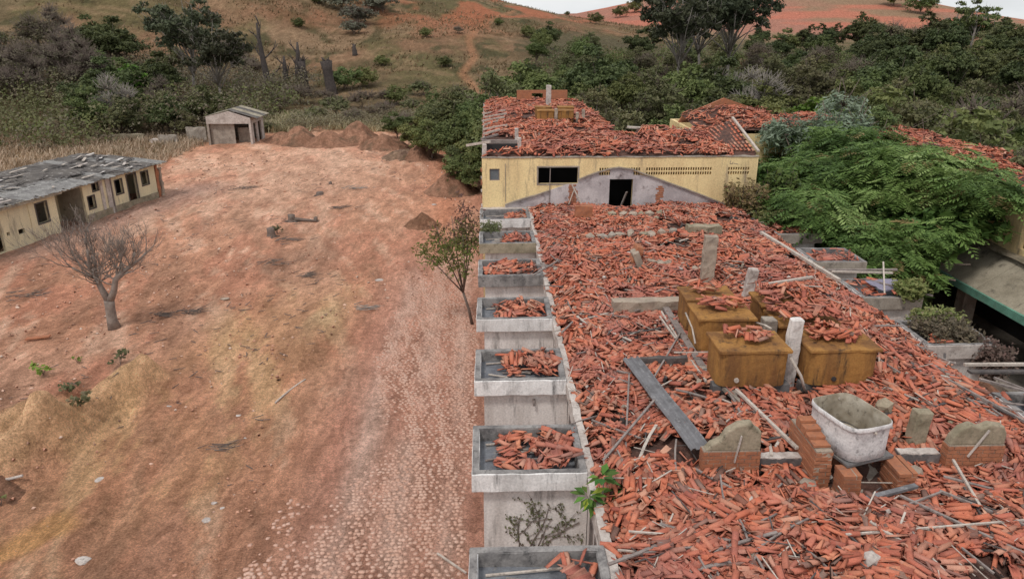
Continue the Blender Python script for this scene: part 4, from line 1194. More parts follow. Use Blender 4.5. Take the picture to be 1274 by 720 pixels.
m = MB(); m.wall('y', YX0, .15, YB + .16, 52, -.3, TOP - .02, [(34 + 3.4 * k, 34.9 + 3.4 * k, 4.9, 5.7) for k in range(5)]); m.obj('side_wall', M['concpale'], yb)
m = MB(); m.wall('y', YX1 - .15, .15, YB + .16, 34.8, -.3, TOP - .02); m.obj('side_wall', M['yellow'], yb)
m = MB(); m.wall('y', 6.3, .15, 34.8, 52, -.3, TOP - .02); m.obj('side_wall', M['yellow'], yb)
m = MB(); m.wall('x', 51.85, .15, YX0, 6.3, -.3, TOP - .02); m.wall('x', 34.8, .15, 6.3, YX1, -.3, TOP - .02); m.obj('back_wall', M['yellow'], yb)
m = MB(); m.box(YX0 + .16, YX1 - .16, YB + .17, 34.8, TOP - .16, TOP - .03); m.box(YX0 + .16, 6.3, 34.8, 51.84, TOP - .16, TOP - .03); m.obj('roof_slab', M['conc'], yb)
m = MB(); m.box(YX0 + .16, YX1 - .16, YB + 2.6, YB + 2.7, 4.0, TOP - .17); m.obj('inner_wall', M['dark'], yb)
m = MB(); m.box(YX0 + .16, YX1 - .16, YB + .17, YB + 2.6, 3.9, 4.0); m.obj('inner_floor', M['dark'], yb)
# grey gable scar, 3 cm proud
gl = [(.7, 4.47), (1.2, 4.66), (1.87, 4.84), (2.6, 5.08), (3.3, 5.32), (3.74, 5.50), (4.1, 5.66), (4.62, 5.84), (5.08, 5.97), (5.42, 6.02), (6.06, 5.93), (6.35, 5.80), (7.4, 5.42), (8.4, 5.06), (9.2, 4.76), (10.0, 4.45), (10.35, 4.3)]
def gz(x): return float(np.interp(x, [p[0] for p in gl], [p[1] for p in gl]))
xs = sorted(set([p[0] for p in gl] + [2.09, 3.74, 5.08, 6.06, 4.3, 4.85, 7.0, 8.0]))
m = MB()
def colbox(a, b, za, zb0, zb1, y0=YB - .03, y1=YB - .002):
    V = [(a, y0, za), (b, y0, za), (b, y0, zb1), (a, y0, zb0), (a, y1, za), (b, y1, za), (b, y1, zb1), (a, y1, zb0)]
    m.add(V, [(0, 1, 2, 3), (4, 7, 6, 5), (0, 4, 5, 1), (3, 2, 6, 7), (0, 3, 7, 4), (1, 5, 6, 2)])
for a, b in zip(xs[:-1], xs[1:]):
    z0 = SLAB - .1
    if 5.08 <= a < 6.06: colbox(a, b, 5.52, gz(a), gz(b))
    elif 2.09 <= a < 3.74: colbox(a, b, z0, min(gz(a), 5.34), min(gz(b), 5.34))
    elif 4.62 <= a < 6.4: colbox(a, b, z0, min(gz(a), 5.69), min(gz(b), 5.69))
    else: colbox(a, b, z0, gz(a), gz(b))
m.obj('gable_scar', M['scar'], yb)
# flashing along the gable line
m = MB(); r = random.Random(9)
for (a, b) in zip(gl[:-1], gl[1:]):
    if b[0] <= 3.75 and a[0] > 2.0: continue
    m.beam((a[0], YB - .06, a[1] + r.uniform(-.01, .01)), (b[0], YB - .06, b[1] + r.uniform(-.01, .01)), .1, .045, 0, 0, 2)
m.obj('gable_flashing', M['conc'], yb)
# patches of exposed brick on the scar
for (x0, x1, z0, z1, sd) in [(7.05, 7.4, 4.3, 5.15, 1), (3.35, 3.75, 4.3, 5.3, 2)]:
    rr_ = random.Random(sd)
    z = z0
    while z < z1:
        w = (x1 - x0) * rr_.uniform(.5, 1); xo = x0 + rr_.uniform(0, (x1 - x0) - w)
        m = MB(); m.rough(xo, xo + w, YB - .045, YB - .028, z, z + .07, .1, .004); m.obj('exposed_brick', M['brick'], yb)
        z += .085
m = MB(); m.beam((3.95, YB - .5, 4.4), (3.5, YB - .06, 5.3), .05, .04); m.beam((3.3, YB - .4, 4.4), (3.6, YB - .05, 5.1), .03, .03)
m.obj('leaning_batten', M['woodpale'], yb)
m = MB(); m.beam((2.55, YB - .07, 4.3), (2.58, YB - .07, 6.0), .03, .03); m.obj('conduit', M['wood'], yb)
m = MB(); m.beam((.72, YB - .02, 4.6), (.72, YB - .02, 6.2), .02, .02); m.obj('conduit', M['conc'], yb)
# window bits
m = MB(); m.wall('x', YB + .05, .04, .06, .48, 5.48, 5.98, [(.1, .44, 5.52, 5.94)]); w = m.obj('window', M['wood'], yb)
m = MB(); m.box(.1, .44, YB + .065, YB + .07, 5.52, 5.94); m.obj('pane', M['glass'], w)
m = MB(); m.wall('x', YB - .012, .05, 2.03, 3.80, 5.28, 6.08, [(2.09, 3.74, 5.34, 6.02)]); w = m.obj('window', M['conc'], yb)
m = MB(); m.wall('x', YB - .04, .08, 5.0, 6.14, 4.1, 5.6, [(5.08, 6.06, 4.0, 5.52)]); w = m.obj('door_frame', M['scar'], yb)
m = MB(); m.beam((5.6, YB + .3, 4.1), (5.85, YB + .1, 4.95), .12, .05); m.obj('broken_board', M['wood'], yb)
# graffiti like scratch on the right of the wall
m = MB()
for a, b in [((10.1, 6.12), (10.1, 6.26)), ((10.1, 6.13), (10.2, 6.13)), ((10.2, 6.13), (10.22, 6.2)), ((10.25, 6.14), (10.36, 6.13)), ((10.36, 6.13), (10.45, 6.11))]:
    m.beam((a[0], YB - .004, a[1]), (b[0], YB - .004, b[1]), .008, .018)
m.obj('scrawl', M['wood'], yb)
# boxed ledge at the foot, left corner
m = MB(); m.rough(-.34, EX0 - .01, YB - .5, YB - .003, SLAB - .1, SLAB + .16, .2, .008); m.obj('foot_ledge', M['concpale'], yb)
# plaster flecks on the left corner
for k in range(12):
    m = MB(); z = 2.6 + k * .3 + r.uniform(-.05, .05); m.rough(-.3, -.252, YB - .02, YB + .12, z, z + r.uniform(.08, .2), .08, .01); m.obj('quoin_patch', M['brick' if k % 2 else 'concpale'], yb)

# tiles on the taller block
def h_up(x, y):
    x = np.asarray(x, float); y = np.asarray(y, float)
    h = TOP + .03 + .26 * fbm(x * .6, y * .6, 151, 3) + .25 * np.exp(-((x - 4) / 3) ** 2 - ((y - 41) / 6) ** 2)
    e = np.minimum(x - YX0, y - YB)
    return h - .15 * (1 - sst(e / .6)) + .55 * sst((y - 32) / 2.4) * (x > 7) * .6
r2_ = empty('tile_rubble', (5, 32, TOP), 0, 'broken red tiles lying on top of the yellow block behind its front wall', 'rubble')
bed(r2_, (YX0 + .1, YX1 - .1, YB + .05, 34.7), h_up, .2); bed(r2_, (YX0 + .1, 6.3, 34.7, 51.8), h_up, .25)
rubble(r2_, (1.3, 10.3, YB + .1, 34.7), 90, h_up, 300, 21)
rubble(r2_, (YX0 + .1, 6.2, 34.7, 51.5), 60, h_up, 0, 22)
rubble(r2_, (YX0 + .1, 1.3, YB + .1, 31.0), 40, h_up, 0, 23)
shift(r2_)
# sunken bay at the left with its posts and beams
m = MB(); m.box(YX0 + .1, 1.35, 31.2, 31.25, TOP - .1, TOP + .42); m.obj('sunken_bay_shade', M['dark'], yb)  # dark upright sheet standing in for the shade of the sunken bay
post(1.35, 30.75, TOP, TOP + .75, .16, .16, 'concpale', 'small white post on the left of the yellow block roof, at the front', -.05)
post(1.3, 33.2, TOP, TOP + .8, .16, .16, 'concpale', 'small white post on the left of the yellow block roof, farther back')
post(YX0 + .12, 30.6, TOP, TOP + .5, .16, .3, 'concpale', 'stub of wall on the left corner of the yellow block roof')
timber((-.9, 31.6, TOP + .3), (.1, 31.0, TOP + .55), .1, .1, 'woodpale', 'pale beam end poking out over the left corner of the yellow block')
timber((YX0, 31.4, TOP + .5), (1.4, 31.35, TOP + .48), .14, .14, 'wood', 'beam spanning the sunken left bay of the yellow block roof')
timber((8.0, 34.6, TOP + .55), (6.6, 34.9, TOP + .6), .25, .08, 'woodpale', 'pale panel lying at the back of the yellow block roof')
timber((8.3, 34.2, TOP + .55), (9.6, 34.0, TOP + .6), .12, .08, 'woodpale', 'pale plank at the back of the yellow block roof')
# still tiled slope with white barge boards at the right end
tl = empty('tiled_slope', (0, 0, 0), 0, 'intact tiled slope with white barge boards at the right end of the yellow block', 'roof')
A_, B_, C_ = Vector((9.6, 33.6, TOP + .35)), Vector((11.25, 30.4, TOP + .12)), Vector((11.2, 33.9, TOP + 1.05))
D_ = Vector((9.9, 31.0, TOP + .12))
m = MB(); m.add([tuple(v) for v in (D_, B_, C_, A_)] + [tuple(v - Vector((0, 0, .08))) for v in (D_, B_, C_, A_)], [(0, 1, 2, 3), (7, 6, 5, 4), (0, 4, 5, 1), (1, 5, 6, 2), (2, 6, 7, 3), (3, 7, 4, 0)])
m.obj('roof_boarding', M['bed'], tl)
for i in range(9):
    for j in range(9):
        u, v = (i + .5) / 9, (j + .5) / 9
        p0 = (D_ * (1 - u) + B_ * u); p1 = (A_ * (1 - u) + C_ * u); p = p0 * (1 - v) + p1 * v
        d = (p1 - p0).normalized()
        o = bpy.data.objects.new('tile', TM[0]); col.objects.link(o); o.parent = tl
        o.location = p + Vector((0, 0, .04 + .01 * (j % 2)))
        o.rotation_euler = (0, -math.asin(d.z), math.atan2(d.y, d.x)); o.scale = (.85, 1, 1)
m = MB(); m.beam(B_ + Vector((.05, -.1, .08)), C_ + Vector((.05, 0, .1)), .1, .07, n=4); m.obj('barge_board', M['woodpale'], tl)
# ruined top-most wall and small tanks on the back part
m = MB(); m.wall('x', 50.6, .2, 2.0, 5.4, TOP, TOP + .95, [(3.0, 3.75, TOP + .35, TOP + .75)])
o = m.obj('wall_remnant', M['brick'], None); tag(o, 'ruined brick wall with a window hole at the very back of the yellow block roof', 'wall remnant')
post(3.8, 46.5, TOP, TOP + 1.6, .3, .3, 'concpale', 'white post near the back of the yellow block roof')
for i, (x, y) in enumerate([(3.0, 38.6), (4.0, 38.6), (3.0, 40.2), (4.2, 40.2)]):
    t = empty('water_tank', (x, y, TOP + .35), 0, ['small rusty tank at the near left on the yellow block roof', 'small rusty tank at the near right on the yellow block roof', 'small rusty tank at the back left on the yellow block roof', 'small rusty tank at the back right on the yellow block roof'][i], 'water tank', 'rusty tanks on the yellow block roof')
    m = MB(); m.rough(-.42, .42, -.4, .4, 0, .62, .2, .012, seed=i); m.obj('tank_body', M['tank'], t, bevel=.03)
    m = MB(); m.rough(-.44, .44, -.42, .42, .6, .65, .2, .01, seed=i); m.obj('lid', M['tank'], t)
    m = MB(); m.rough(-.4, -.3, -.35, .35, -.3, -.004, .2, .01); m.rough(.3, .4, -.35, .35, -.3, -.004, .2, .01); m.obj('support', M['concdark'], t)
for i, (x, y, h) in enumerate([(3.52, 38.2, 1.1), (4.62, 38.3, .9), (4.95, 38.4, 1.05)]):
    post(x, y, TOP, TOP + h, .16, .16, 'mortar', ['square mortar post between the small tanks on the yellow block roof', 'low mortar post right of the small tanks', 'rightmost mortar post beside the small tanks'][i])
for i in range(7):
    timber((-.2 + r.uniform(-.1, .1), 33 + i * 1.6, TOP + .35), (.7 + r.uniform(-.3, .6), 33.4 + i * 1.6, TOP + .5), .08, .08, r.choice(['woodpale', 'wood']), 'short beam end along the left edge of the yellow block roof', 'beam', 'beam_end', 'beam ends on the left edge of the yellow block')
# ================================================================== COBBLED TRACK
def cobbles():
    r = np.random.default_rng(5)
    track = empty('cobbled_track', (-3, 12, 0), 0, kind='structure')
    S = .135
    pts = []
    for j in range(int(30 / S)):
        y = 8.5 + j * S
        for i in range(int(6.6 / S)):
            x = -6.9 + (i + .5 * (j % 2)) * S + r.normal(0, .036) + .25 * math.sin(y * .35) + .1 * math.sin(y * 1.7 + i)
            pts.append((x, y + r.normal(0, .018)))
    P = np.array(pts)
    k = fbm(P[:, 0] * .55, P[:, 1] * .16, 91, 4)
    edge = np.clip((P[:, 0] + 6.2) / 4.6, 0, 1) * np.clip((40 - P[:, 1]) / 16, 0, 1)
    for cx in (-2.3, -3.55, -1.1): edge = edge + .42 * np.exp(-((P[:, 0] - cx) / .5) ** 2)
    keep = (k + .42 * edge + r.normal(0, .05, len(P)) > .755) & (P[:, 0] < -.42)
    P = P[keep]; k = k[keep]
    Z = ht(P[:, 0], P[:, 1])
    near = 1 - sst((P[:, 1] - 60) / 40)
    Z = Z + near * .05 * (fbm(P[:, 0] * 1.6 + P[:, 1] * .15, P[:, 1] * .22, 51, 4) - .5) + near * .07 * (fbm(P[:, 0] * 2.2, P[:, 1] * 2.2, 53, 4) - .5)
    T = []
    for s in range(6):
        q = np.random.default_rng(s)
        n = 6; a = np.arange(n) / n * 2 * math.pi + q.uniform(0, .5, n)
        rad = S * q.uniform(.46, .58, n)
        b = np.stack([np.cos(a) * rad, np.sin(a) * rad * .85, np.full(n, -.05)], 1)
        t = np.stack([np.cos(a) * rad * .92, np.sin(a) * rad * .79, np.full(n, .006) + q.uniform(-.002, .002, n)], 1)
        V = np.concatenate([b, t, [[0, 0, .009]]])
        Q = [(i, (i + 1) % n, n + (i + 1) % n, n + i) for i in range(n)]
        Q += [(n, n + 1, n + 2, 2 * n), (n + 2, n + 3, n + 4, 2 * n), (n + 4, n + 5, n, 2 * n)]
        T.append((V, np.array(Q)))
    m = bpy.data.materials.new('cobble_stone'); n_, l_, b_ = nodes_of(m)
    a = n_.new("ShaderNodeAttribute"); a.attribute_name = 'Col'
    g = n_.new("ShaderNodeNewGeometry"); t = noise(n_, l_, 1.4, 6, .7, g.outputs['Position'])
    rr = ramp(n_, [(.36, (.55, .32, .24)), (.66, (.63, .43, .35))]); l_.new(t.outputs['Fac'], rr.inputs['Fac'])
    t2 = noise(n_, l_, 14, 4, .7, g.outputs['Position']); r2 = ramp(n_, [(.3, (.75, .73, .7)), (.7, (1.12, 1.12, 1.12))]); l_.new(t2.outputs['Fac'], r2.inputs['Fac'])
    l_.new(mixc(n_, l_, 1.0, rr.outputs['Color'], r2.outputs['Color'], 'MULTIPLY'), b_.inputs['Base Color']); b_.inputs['Roughness'].default_value = .95
    b_.inputs['Specular IOR Level'].default_value = .1
    meshes = []
    for V, Q in T:
        me = quad_mesh('cobble', V, Q); me.materials.append(m); meshes.append(me)
    zoff = -.001 + .02 * (k - .55) + r.normal(0, .005, len(P))
    vis = (P[:, 1] > 13.2)
    order = np.argsort(P[:, 1] + 100 * (~vis))
    rot = r.uniform(0, 6.28, len(P)); ty = r.integers(0, 6, len(P))
    for i in order[:280]:
        o = bpy.data.objects.new('cobble', meshes[ty[i]]); col.objects.link(o); o.parent = track
        o.location = (P[i, 0] + 3, P[i, 1] - 12, Z[i] + zoff[i]); o.rotation_euler = (0, 0, rot[i])
    rest = order[280:]
    VV = []; QQ = []; b = 0
    for t in range(6):
        s = rest[ty[rest] == t]; V, Q = T[t]
        c, sn = np.cos(rot[s])[:, None], np.sin(rot[s])[:, None]
        W = np.stack([V[None, :, 0] * c - V[None, :, 1] * sn + P[s, 0][:, None] + 3, V[None, :, 0] * sn + V[None, :, 1] * c + P[s, 1][:, None] - 12, V[None, :, 2] + (Z[s] + zoff[s])[:, None]], -1)
        VV.append(W.reshape(-1, 3)); QQ.append((Q[None] + (np.arange(len(s)) * len(V))[:, None, None] + b).reshape(-1, 4)); b += len(s) * len(V)
    link('cobble_spread', quad_mesh('cobble_spread', np.concatenate(VV), np.concatenate(QQ)), m, track, kind='stuff')
cobbles()

# ---- loose clods and gravel on the yard
def clods():
    r = np.random.default_rng(8)
    n = 20000
    Y = 12 + 62 * r.random(n) ** 1.5; X = -1.0 - r.random(n) * (10 + .62 * Y)
    k = fbm(X * .35, Y * .25, 95, 4)
    keep = (k + r.normal(0, .06, n) > .54) & ((X < -6) | (Y > 30))
    X = X[keep]; Y = Y[keep]; n = len(X)
    S = (.010 + .045 * r.random(n) ** 4) * (1 + Y / 50)
    Z = ht(X, Y) + .0 + .02
    o = np.array([[1, 0, 0], [0, 1, 0], [-1, 0, 0], [0, -1, 0], [0, 0, .8], [0, 0, -.8]], float)
    V = o[None] * S[:, None, None] * r.uniform(.6, 1.3, (n, 6, 1))
    a = r.uniform(0, 6.28, n); c, s = np.cos(a)[:, None], np.sin(a)[:, None]
    W = np.stack([V[..., 0] * c - V[..., 1] * s + X[:, None], V[..., 0] * s + V[..., 1] * c + Y[:, None], V[..., 2] + Z[:, None]], -1)
    F = np.array([[0, 1, 4, 4], [1, 2, 4, 4], [2, 3, 4, 4], [3, 0, 4, 4]])
    # quads built from paired triangles: use two kite faces per side instead
    F = np.array([[0, 1, 4, 3], [2, 3, 4, 1], [0, 3, 5, 1], [2, 1, 5, 3]])
    pal = np.array([[.56, .30, .21], [.66, .43, .33], [.36, .21, .15], [.72, .56, .46], [.58, .32, .22]])
    ci = r.choice(5, n, p=[.35, .22, .22, .08, .13])
    me = quad_mesh('loose_clods', W.reshape(-1, 3), (F[None] + (np.arange(n) * 6)[:, None, None]).reshape(-1, 4), np.repeat(pal[ci], 6, 0))
    m = bpy.data.materials.new('clod'); n_, l_, b_ = nodes_of(m); at = n_.new("ShaderNodeAttribute"); at.attribute_name = 'Col'
    l_.new(at.outputs['Color'], b_.inputs['Base Color']); b_.inputs['Roughness'].default_value = 1; b_.inputs['Specular IOR Level'].default_value = .1
    o = link('loose_clods', me, m); tag(o, 'loose clods and gravel scattered on the bare red yard', 'gravel', kind='stuff')
    return m
CLOD = clods()
def litter():
    r = random.Random(40); q = np.random.default_rng(40); m = MB()
    n = 1500; Y = 12 + 60 * q.random(n) ** 1.4; X = -6.5 - q.random(n) * (4 + .6 * Y)
    k = fbm(X * .22, Y * .18, 333, 3) > .48; X = X[k]; Y = Y[k]; Z = ht(X, Y)
    for x, y, z in zip(X, Y, Z):
        L = r.uniform(.08, .35) * (1 + y / 60); a = r.gauss(.2, .8); d = Vector((math.cos(a) * L / 2, math.sin(a) * L / 2, r.uniform(-.01, .02)))
        p = Vector((x, y, z + .03)); m.beam(p - d, p + d, .018 * (1 + y / 40), .015)
    tag(m.obj('twig_litter', M['bark'], None), 'small twigs and dry litter strewn over the bare yard', 'litter', kind='stuff')
litter()

# ================================================================== FOLIAGE GENERATORS
def leaf_quads(P, N, size, r, aspect=1.6):
    """one small leaf quad per point, normals N"""
    n = len(P)
    N = N / (np.linalg.norm(N, axis=1, keepdims=True) + 1e-6)
    A = r.normal(0, 1, (n, 3)); A -= N * (A * N).sum(1, keepdims=True); A /= np.linalg.norm(A, axis=1, keepdims=True) + 1e-6
    B = np.cross(N, A)
    s = size * r.uniform(.6, 1.35, (n, 1))
    a = A * s * aspect / 2; b = B * s / 2
    V = np.stack([P - a, P - b * .9 + a * .1, P + a, P + b * .9 + a * .1], 1).reshape(-1, 3)
    return V, np.arange(4 * n).reshape(n, 4)

def lerp_pal(pal, t):
    pal = np.array(pal); t = np.clip(t, 0, .9999) * (len(pal) - 1)
    i = t.astype(int); f = (t - i)[:, None]
    return pal[i] * (1 - f) + pal[np.minimum(i + 1, len(pal) - 1)] * f

def limb_paths(r, base, top, lobes, rad):
    m = MB()
    base = Vector(base); top = Vector(top)
    mid = base.lerp(top, .5) + Vector((r.uniform(-.1, .1), r.uniform(-.1, .1), 0)) * (top - base).length
    m.tube([base, mid, top], [rad, rad * .8, rad * .62], 7)
    for c in lobes:
        c = Vector(c)
        st = base.lerp(top, r.uniform(.55, 1.0))
        q = st.lerp(c, .5) + Vector((r.uniform(-.2, .2), r.uniform(-.2, .2), r.uniform(-.1, .3))) * (c - st).length * .3
        m.tube([st, q, c], [rad * .45, rad * .28, rad * .1], 5)
    return m

def tree_kind(seed, H, R, pal, nlobe=9, nleaf=5200, size=.2, low=.25, flat=.75, twig=0, tr=.14, aspect=1.6, droop=0, lobr=.42, sparse=1.0, bark='bark', upb=.9):
    """crown with uneven lobes of leaf clumps; returns meshes (trunk, crown)"""
    r = np.random.default_rng(seed); rr = random.Random(seed)
    lob = []
    for i in range(nlobe):
        a = i * 2.4 + r.uniform(-.5, .5); d = R * math.sqrt((i + .3) / nlobe) * .78
        z = H * (low + (1 - low) * (.34 + .42 * r.random())) - .10 * d
        lob.append((math.cos(a) * d, math.sin(a) * d, z, R * lobr * r.uniform(.7, 1.25)))
    lob.append((r.uniform(-.2, .2) * R, r.uniform(-.2, .2) * R, H - R * lobr * .7, R * lobr * .9))
    m = limb_paths(rr, (0, 0, -.3), (r.uniform(-.15, .15) * R, r.uniform(-.15, .15) * R, H * (low + .2)), [l[:3] for l in lob], tr * H / 6)
    if twig:
        for i in range(twig):
            l = lob[rr.randrange(len(lob))]
            d = Vector((rr.gauss(0, 1), rr.gauss(0, 1), abs(rr.gauss(0, .8)) + .2)).normalized()
            p = Vector(l[:3]); q1 = p + d * l[3] * .7 + Vector((rr.uniform(-.1, .1),) * 3); q2 = p + (d + Vector((rr.gauss(0, .25), rr.gauss(0, .25), .15))).normalized() * l[3] * rr.uniform(1.1, 1.6)
            m.tube([p, q1, q2], [.03, .022, .010], 3)
    tm = m.mesh('trunk', True); tm.materials.append(M[bark])
    P = []; N = []; T = []
    tot = sum(l[3] ** 2 for l in lob)
    for l in lob:
        n = int(nleaf * l[3] ** 2 / tot / 22)
        d = r.normal(0, 1, (n, 3)); d[:, 2] = np.abs(d[:, 2]) * 1.0 - .35
        d /= np.linalg.norm(d, axis=1, keepdims=True)
        rad = l[3] * (r.uniform(.55, 1.05, (n, 1)) + .25 * (r.random((n, 1)) ** 3))
        c = np.array(l[:3]) + d * rad * np.array([1, 1, flat])
        t = r.random(n)
        k = 22
        off = r.normal(0, 1, (n, k, 3)) * l[3] * .17 * np.array([1, 1, .55])
        if droop: off[..., 2] -= droop * (off[..., 0] ** 2 + off[..., 1] ** 2) / (l[3] * .3)
        p = (c[:, None] + off).reshape(-1, 3)
        nn = (np.repeat(d[:, None], k, 1) * .7 + r.normal(0, .55, (n, k, 3)) + np.array([0, 0, upb])).reshape(-1, 3)
        ok = r.random(len(p)) < sparse
        P.append(p[ok]); N.append(nn[ok]); T.append((np.repeat(t, k) * .7 + r.random(n * k) * .3)[ok])
    P = np.concatenate(P); N = np.concatenate(N); T = np.concatenate(T)
    V, Q = leaf_quads(P, N, size, r, aspect)
    C = np.repeat(lerp_pal(pal, T), 4, 0)
    cm = quad_mesh('crown', V, Q, C); cm.materials.append(M['leaf'])
    return tm, cm

def place_tree(kind, loc, s, rz, name, label, cat='tree', group=None, sz=None):
    tm, cm = kind
    o = empty(name, loc, rz, label, cat, group)
    o.scale = (s, s, sz or s)
    a = bpy.data.objects.new('trunk', tm); col.objects.link(a); a.parent = o
    b = bpy.data.objects.new('crown', cm); col.objects.link(b); b.parent = o
    return o

G_DK = [(.05, .066, .026), (.08, .098, .037), (.108, .128, .048), (.145, .16, .066)]
G_MD = [(.075, .098, .033), (.115, .14, .045), (.152, .175, .06), (.195, .215, .085)]
G_OL = [(.09, .095, .04), (.135, .14, .06), (.175, .175, .08), (.21, .19, .105)]
G_BR = [(.10, .08, .05), (.155, .125, .08), (.18, .155, .09), (.14, .14, .07)]
G_SV = [(.10, .14, .09), (.16, .21, .14), (.22, .27, .2), (.12, .15, .09)]
G_LM = [(.08, .15, .02), (.12, .22, .03), (.17, .28, .05), (.1, .17, .03)]
G_GY = [(.12, .105, .07), (.165, .145, .098), (.20, .175, .12), (.14, .13, .08)]
K = {
    'dark1': tree_kind(1, 6.5, 3.3, G_DK, 18, 11000, .18, .08, lobr=.3, upb=.5),
    'dark2': tree_kind(2, 7.5, 3.0, G_DK, 17, 10000, .18, .15, twig=40, lobr=.3, upb=.4, flat=1),
    'mid1': tree_kind(3, 5.5, 3.2, G_MD, 18, 11000, .17, .06, lobr=.3, upb=.5),
    'mid2': tree_kind(4, 6.2, 2.8, G_MD, 15, 10000, .17, .12, droop=.5, lobr=.32, upb=.4),
    'olive1': tree_kind(5, 5.4, 3.3, G_OL, 18, 10000, .16, .05, twig=90, lobr=.3, upb=.4),
    'olive2': tree_kind(6, 6.4, 3.1, G_OL, 17, 9000, .16, .12, twig=140, sparse=.8, lobr=.29, upb=.3, flat=1),
    'brown': tree_kind(7, 5.5, 3.0, G_BR, 9, 4200, .17, .15, twig=260, sparse=.7),
    'grey': tree_kind(8, 6.0, 3.0, G_GY, 12, 4200, .12, .1, twig=800, sparse=.6, bark='bark', lobr=.34),
    'silver': tree_kind(9, 6.0, 2.6, G_SV, 14, 12000, .075, .1, droop=.6, aspect=3.2, lobr=.32, twig=60),
    'lime': tree_kind(10, 4.5, 2.2, G_LM, 7, 4500, .2, .25),
    'gum': tree_kind(11, 12.0, 4.4, [(.045, .055, .03), (.07, .08, .045), (.1, .11, .06), (.12, .13, .08)], 28, 12000, .17, .30, lobr=.21, flat=1.1, sparse=.8, twig=160, bark='barkpale', upb=.1, aspect=2.4, tr=.085),
    'thin': tree_kind(12, 9.0, 2.6, G_MD, 9, 3600, .2, .4, lobr=.3, sparse=.7, twig=60, bark='barkpale', upb=.3),
    'shrub': tree_kind(13, 2.6, 1.9, G_MD, 8, 4000, .13, .02, lobr=.45),
    'shrubol': tree_kind(14, 2.2, 1.8, G_OL, 8, 3600, .12, .02, lobr=.45, twig=60),
    'shrubdry': tree_kind(15, 2.0, 1.7, G_BR, 8, 2600, .1, .02, lobr=.45, twig=200, sparse=.7),
    'shrubgrey': tree_kind(16, 2.4, 2.0, [(.12, .125, .085), (.17, .17, .12), (.2, .2, .15), (.11, .115, .07)], 9, 3200, .15, .02, lobr=.4, twig=120),
    'whitebare': tree_kind(17, 6.5, 2.6, G_GY, 8, 300, .1, .2, twig=420, sparse=.3, bark='barkpale', tr=.12),
}
DESC = {'dark1': 'dense dark evergreen tree', 'dark2': 'tall dark green tree', 'mid1': 'round mid green tree', 'mid2': 'drooping mid green tree', 'olive1': 'broad olive green tree',
        'olive2': 'loose olive tree', 'brown': 'half bare brownish tree', 'grey': 'bare grey twiggy tree', 'silver': 'silvery green tree', 'lime': 'bright lime green tree', 'gum': 'tall open gum tree', 'thin': 'thin tall tree',
        'whitebare': 'bare pale branched tree'}

# ---- the wood behind the buildings, right half
def wood():
    r = random.Random(77)
    pts = []
    tries = 0
    lim = [(0.5, 56), (3, 56)]
    while len(pts) < 165 and tries < 60000:
        tries += 1
        y = 55 + 110 * r.random() ** 1.15
        x = r.uniform(-4, 26 + .68 * y)
        # left edge of the wood runs up the hill; keeps clear of the second wing
        if x < -2 + max(0, (y - 80)) * .14: continue
        if x > 22 and False: continue
        d = 3.4 + y * .016
        if any((x - a) ** 2 + (y - b) ** 2 < d * d for a, b, _ in pts): continue
        pts.append((x, y, 0))
    # nearer belt right of the second wing
    tries = 0
    belt = []
    while len(belt) < 42 and tries < 20000:
        tries += 1
        y = r.uniform(24, 56); x = r.uniform(25.5, 30 + .72 * y)
        if any((x - a) ** 2 + (y - b) ** 2 < 12 for a, b in belt): continue
        belt.append((x, y))
    for x, y in belt: pts.append((x, y, 1))
    # between yellow block back part and the second wing
    for (x, y) in [(8.6, 38.2), (11.2, 37.6), (9.0, 42.3), (9.6, 45), (8.8, 47), (12, 49), (9.5, 52), (14.5, 52.5), (6.5, 54.6), (3, 55.2), (17, 50), (0, 56)]:
        pts.append((x, y, 2))
    for x, y, z in pts:
        w = fbm(np.array([x * .03]), np.array([y * .03]), 300, 3)[0]
        q = r.random()
        if z == 2: k = r.choice(['mid1', 'mid2', 'mid1', 'olive1'])
        elif x > 35 and y > 85: k = r.choice(['dark1', 'dark2', 'dark1', 'dark2', 'mid1', 'olive2', 'brown'])
        elif x < 20: k = r.choice(['mid1', 'mid2', 'olive1', 'mid1', 'dark1', 'olive2'])
        else: k = r.choice(['olive1', 'olive2', 'mid2', 'olive1', 'brown', 'dark1', 'mid1', 'grey' if r.random() < .3 else 'olive2'])
        s = r.uniform(1.0, 1.42)
        if z == 2: s = .62 if y < 41 else .78
        if z == 1: s = r.uniform(.8, 1.1)
        if z == 0 and y < 75: s *= .85
        qx = 605 + x / y * 940
        if y > 95: s *= float(np.interp(qx, [600, 760, 1000, 1060, 1150, 1274], [.6, .7, .75, .9, .95, .88]))
        where = {0: 'in the wood on the slope behind the ruins', 1: 'in the thicket beyond the right hand wing', 2: 'between the yellow block and the right hand wing'}[z]
        place_tree(K[k], (x, y, hz(x, y) - .1), s, r.uniform(0, 6.28), 'tree', DESC[k] + ' ' + where, 'tree', 'trees ' + where)
wood()
def pt_tree(kind, px, py, Y, s, name, label, rz=0, cat='tree', group=None, topx=None):
    """px: photo column, Y: distance; stands on the terrain"""
    p = at_y(px, py, Y)
    return place_tree(K[kind], (p.x, Y, hz(p.x, Y) - .1), s, rz, name, label, cat, group)
pt_tree('gum', 842, 60, 112, 1.5, 'gum_tree', 'tall gum tree with open dark clumps, left one of the pair on the skyline', .4)
pt_tree('gum', 908, 60, 116, 1.6, 'gum_tree', 'tall gum tree with open dark clumps, right one of the pair on the skyline', 2.4)
pt_tree('gum', 874, 60, 125, 1.5, 'gum_tree', 'tall gum tree showing between the two on the skyline', 4.1)
place_tree(K['silver'], (17.9, 38.8, 0), 1.4, .2, 'silver_tree', 'silvery drooping tree rising above the big green canopy', 'tree')
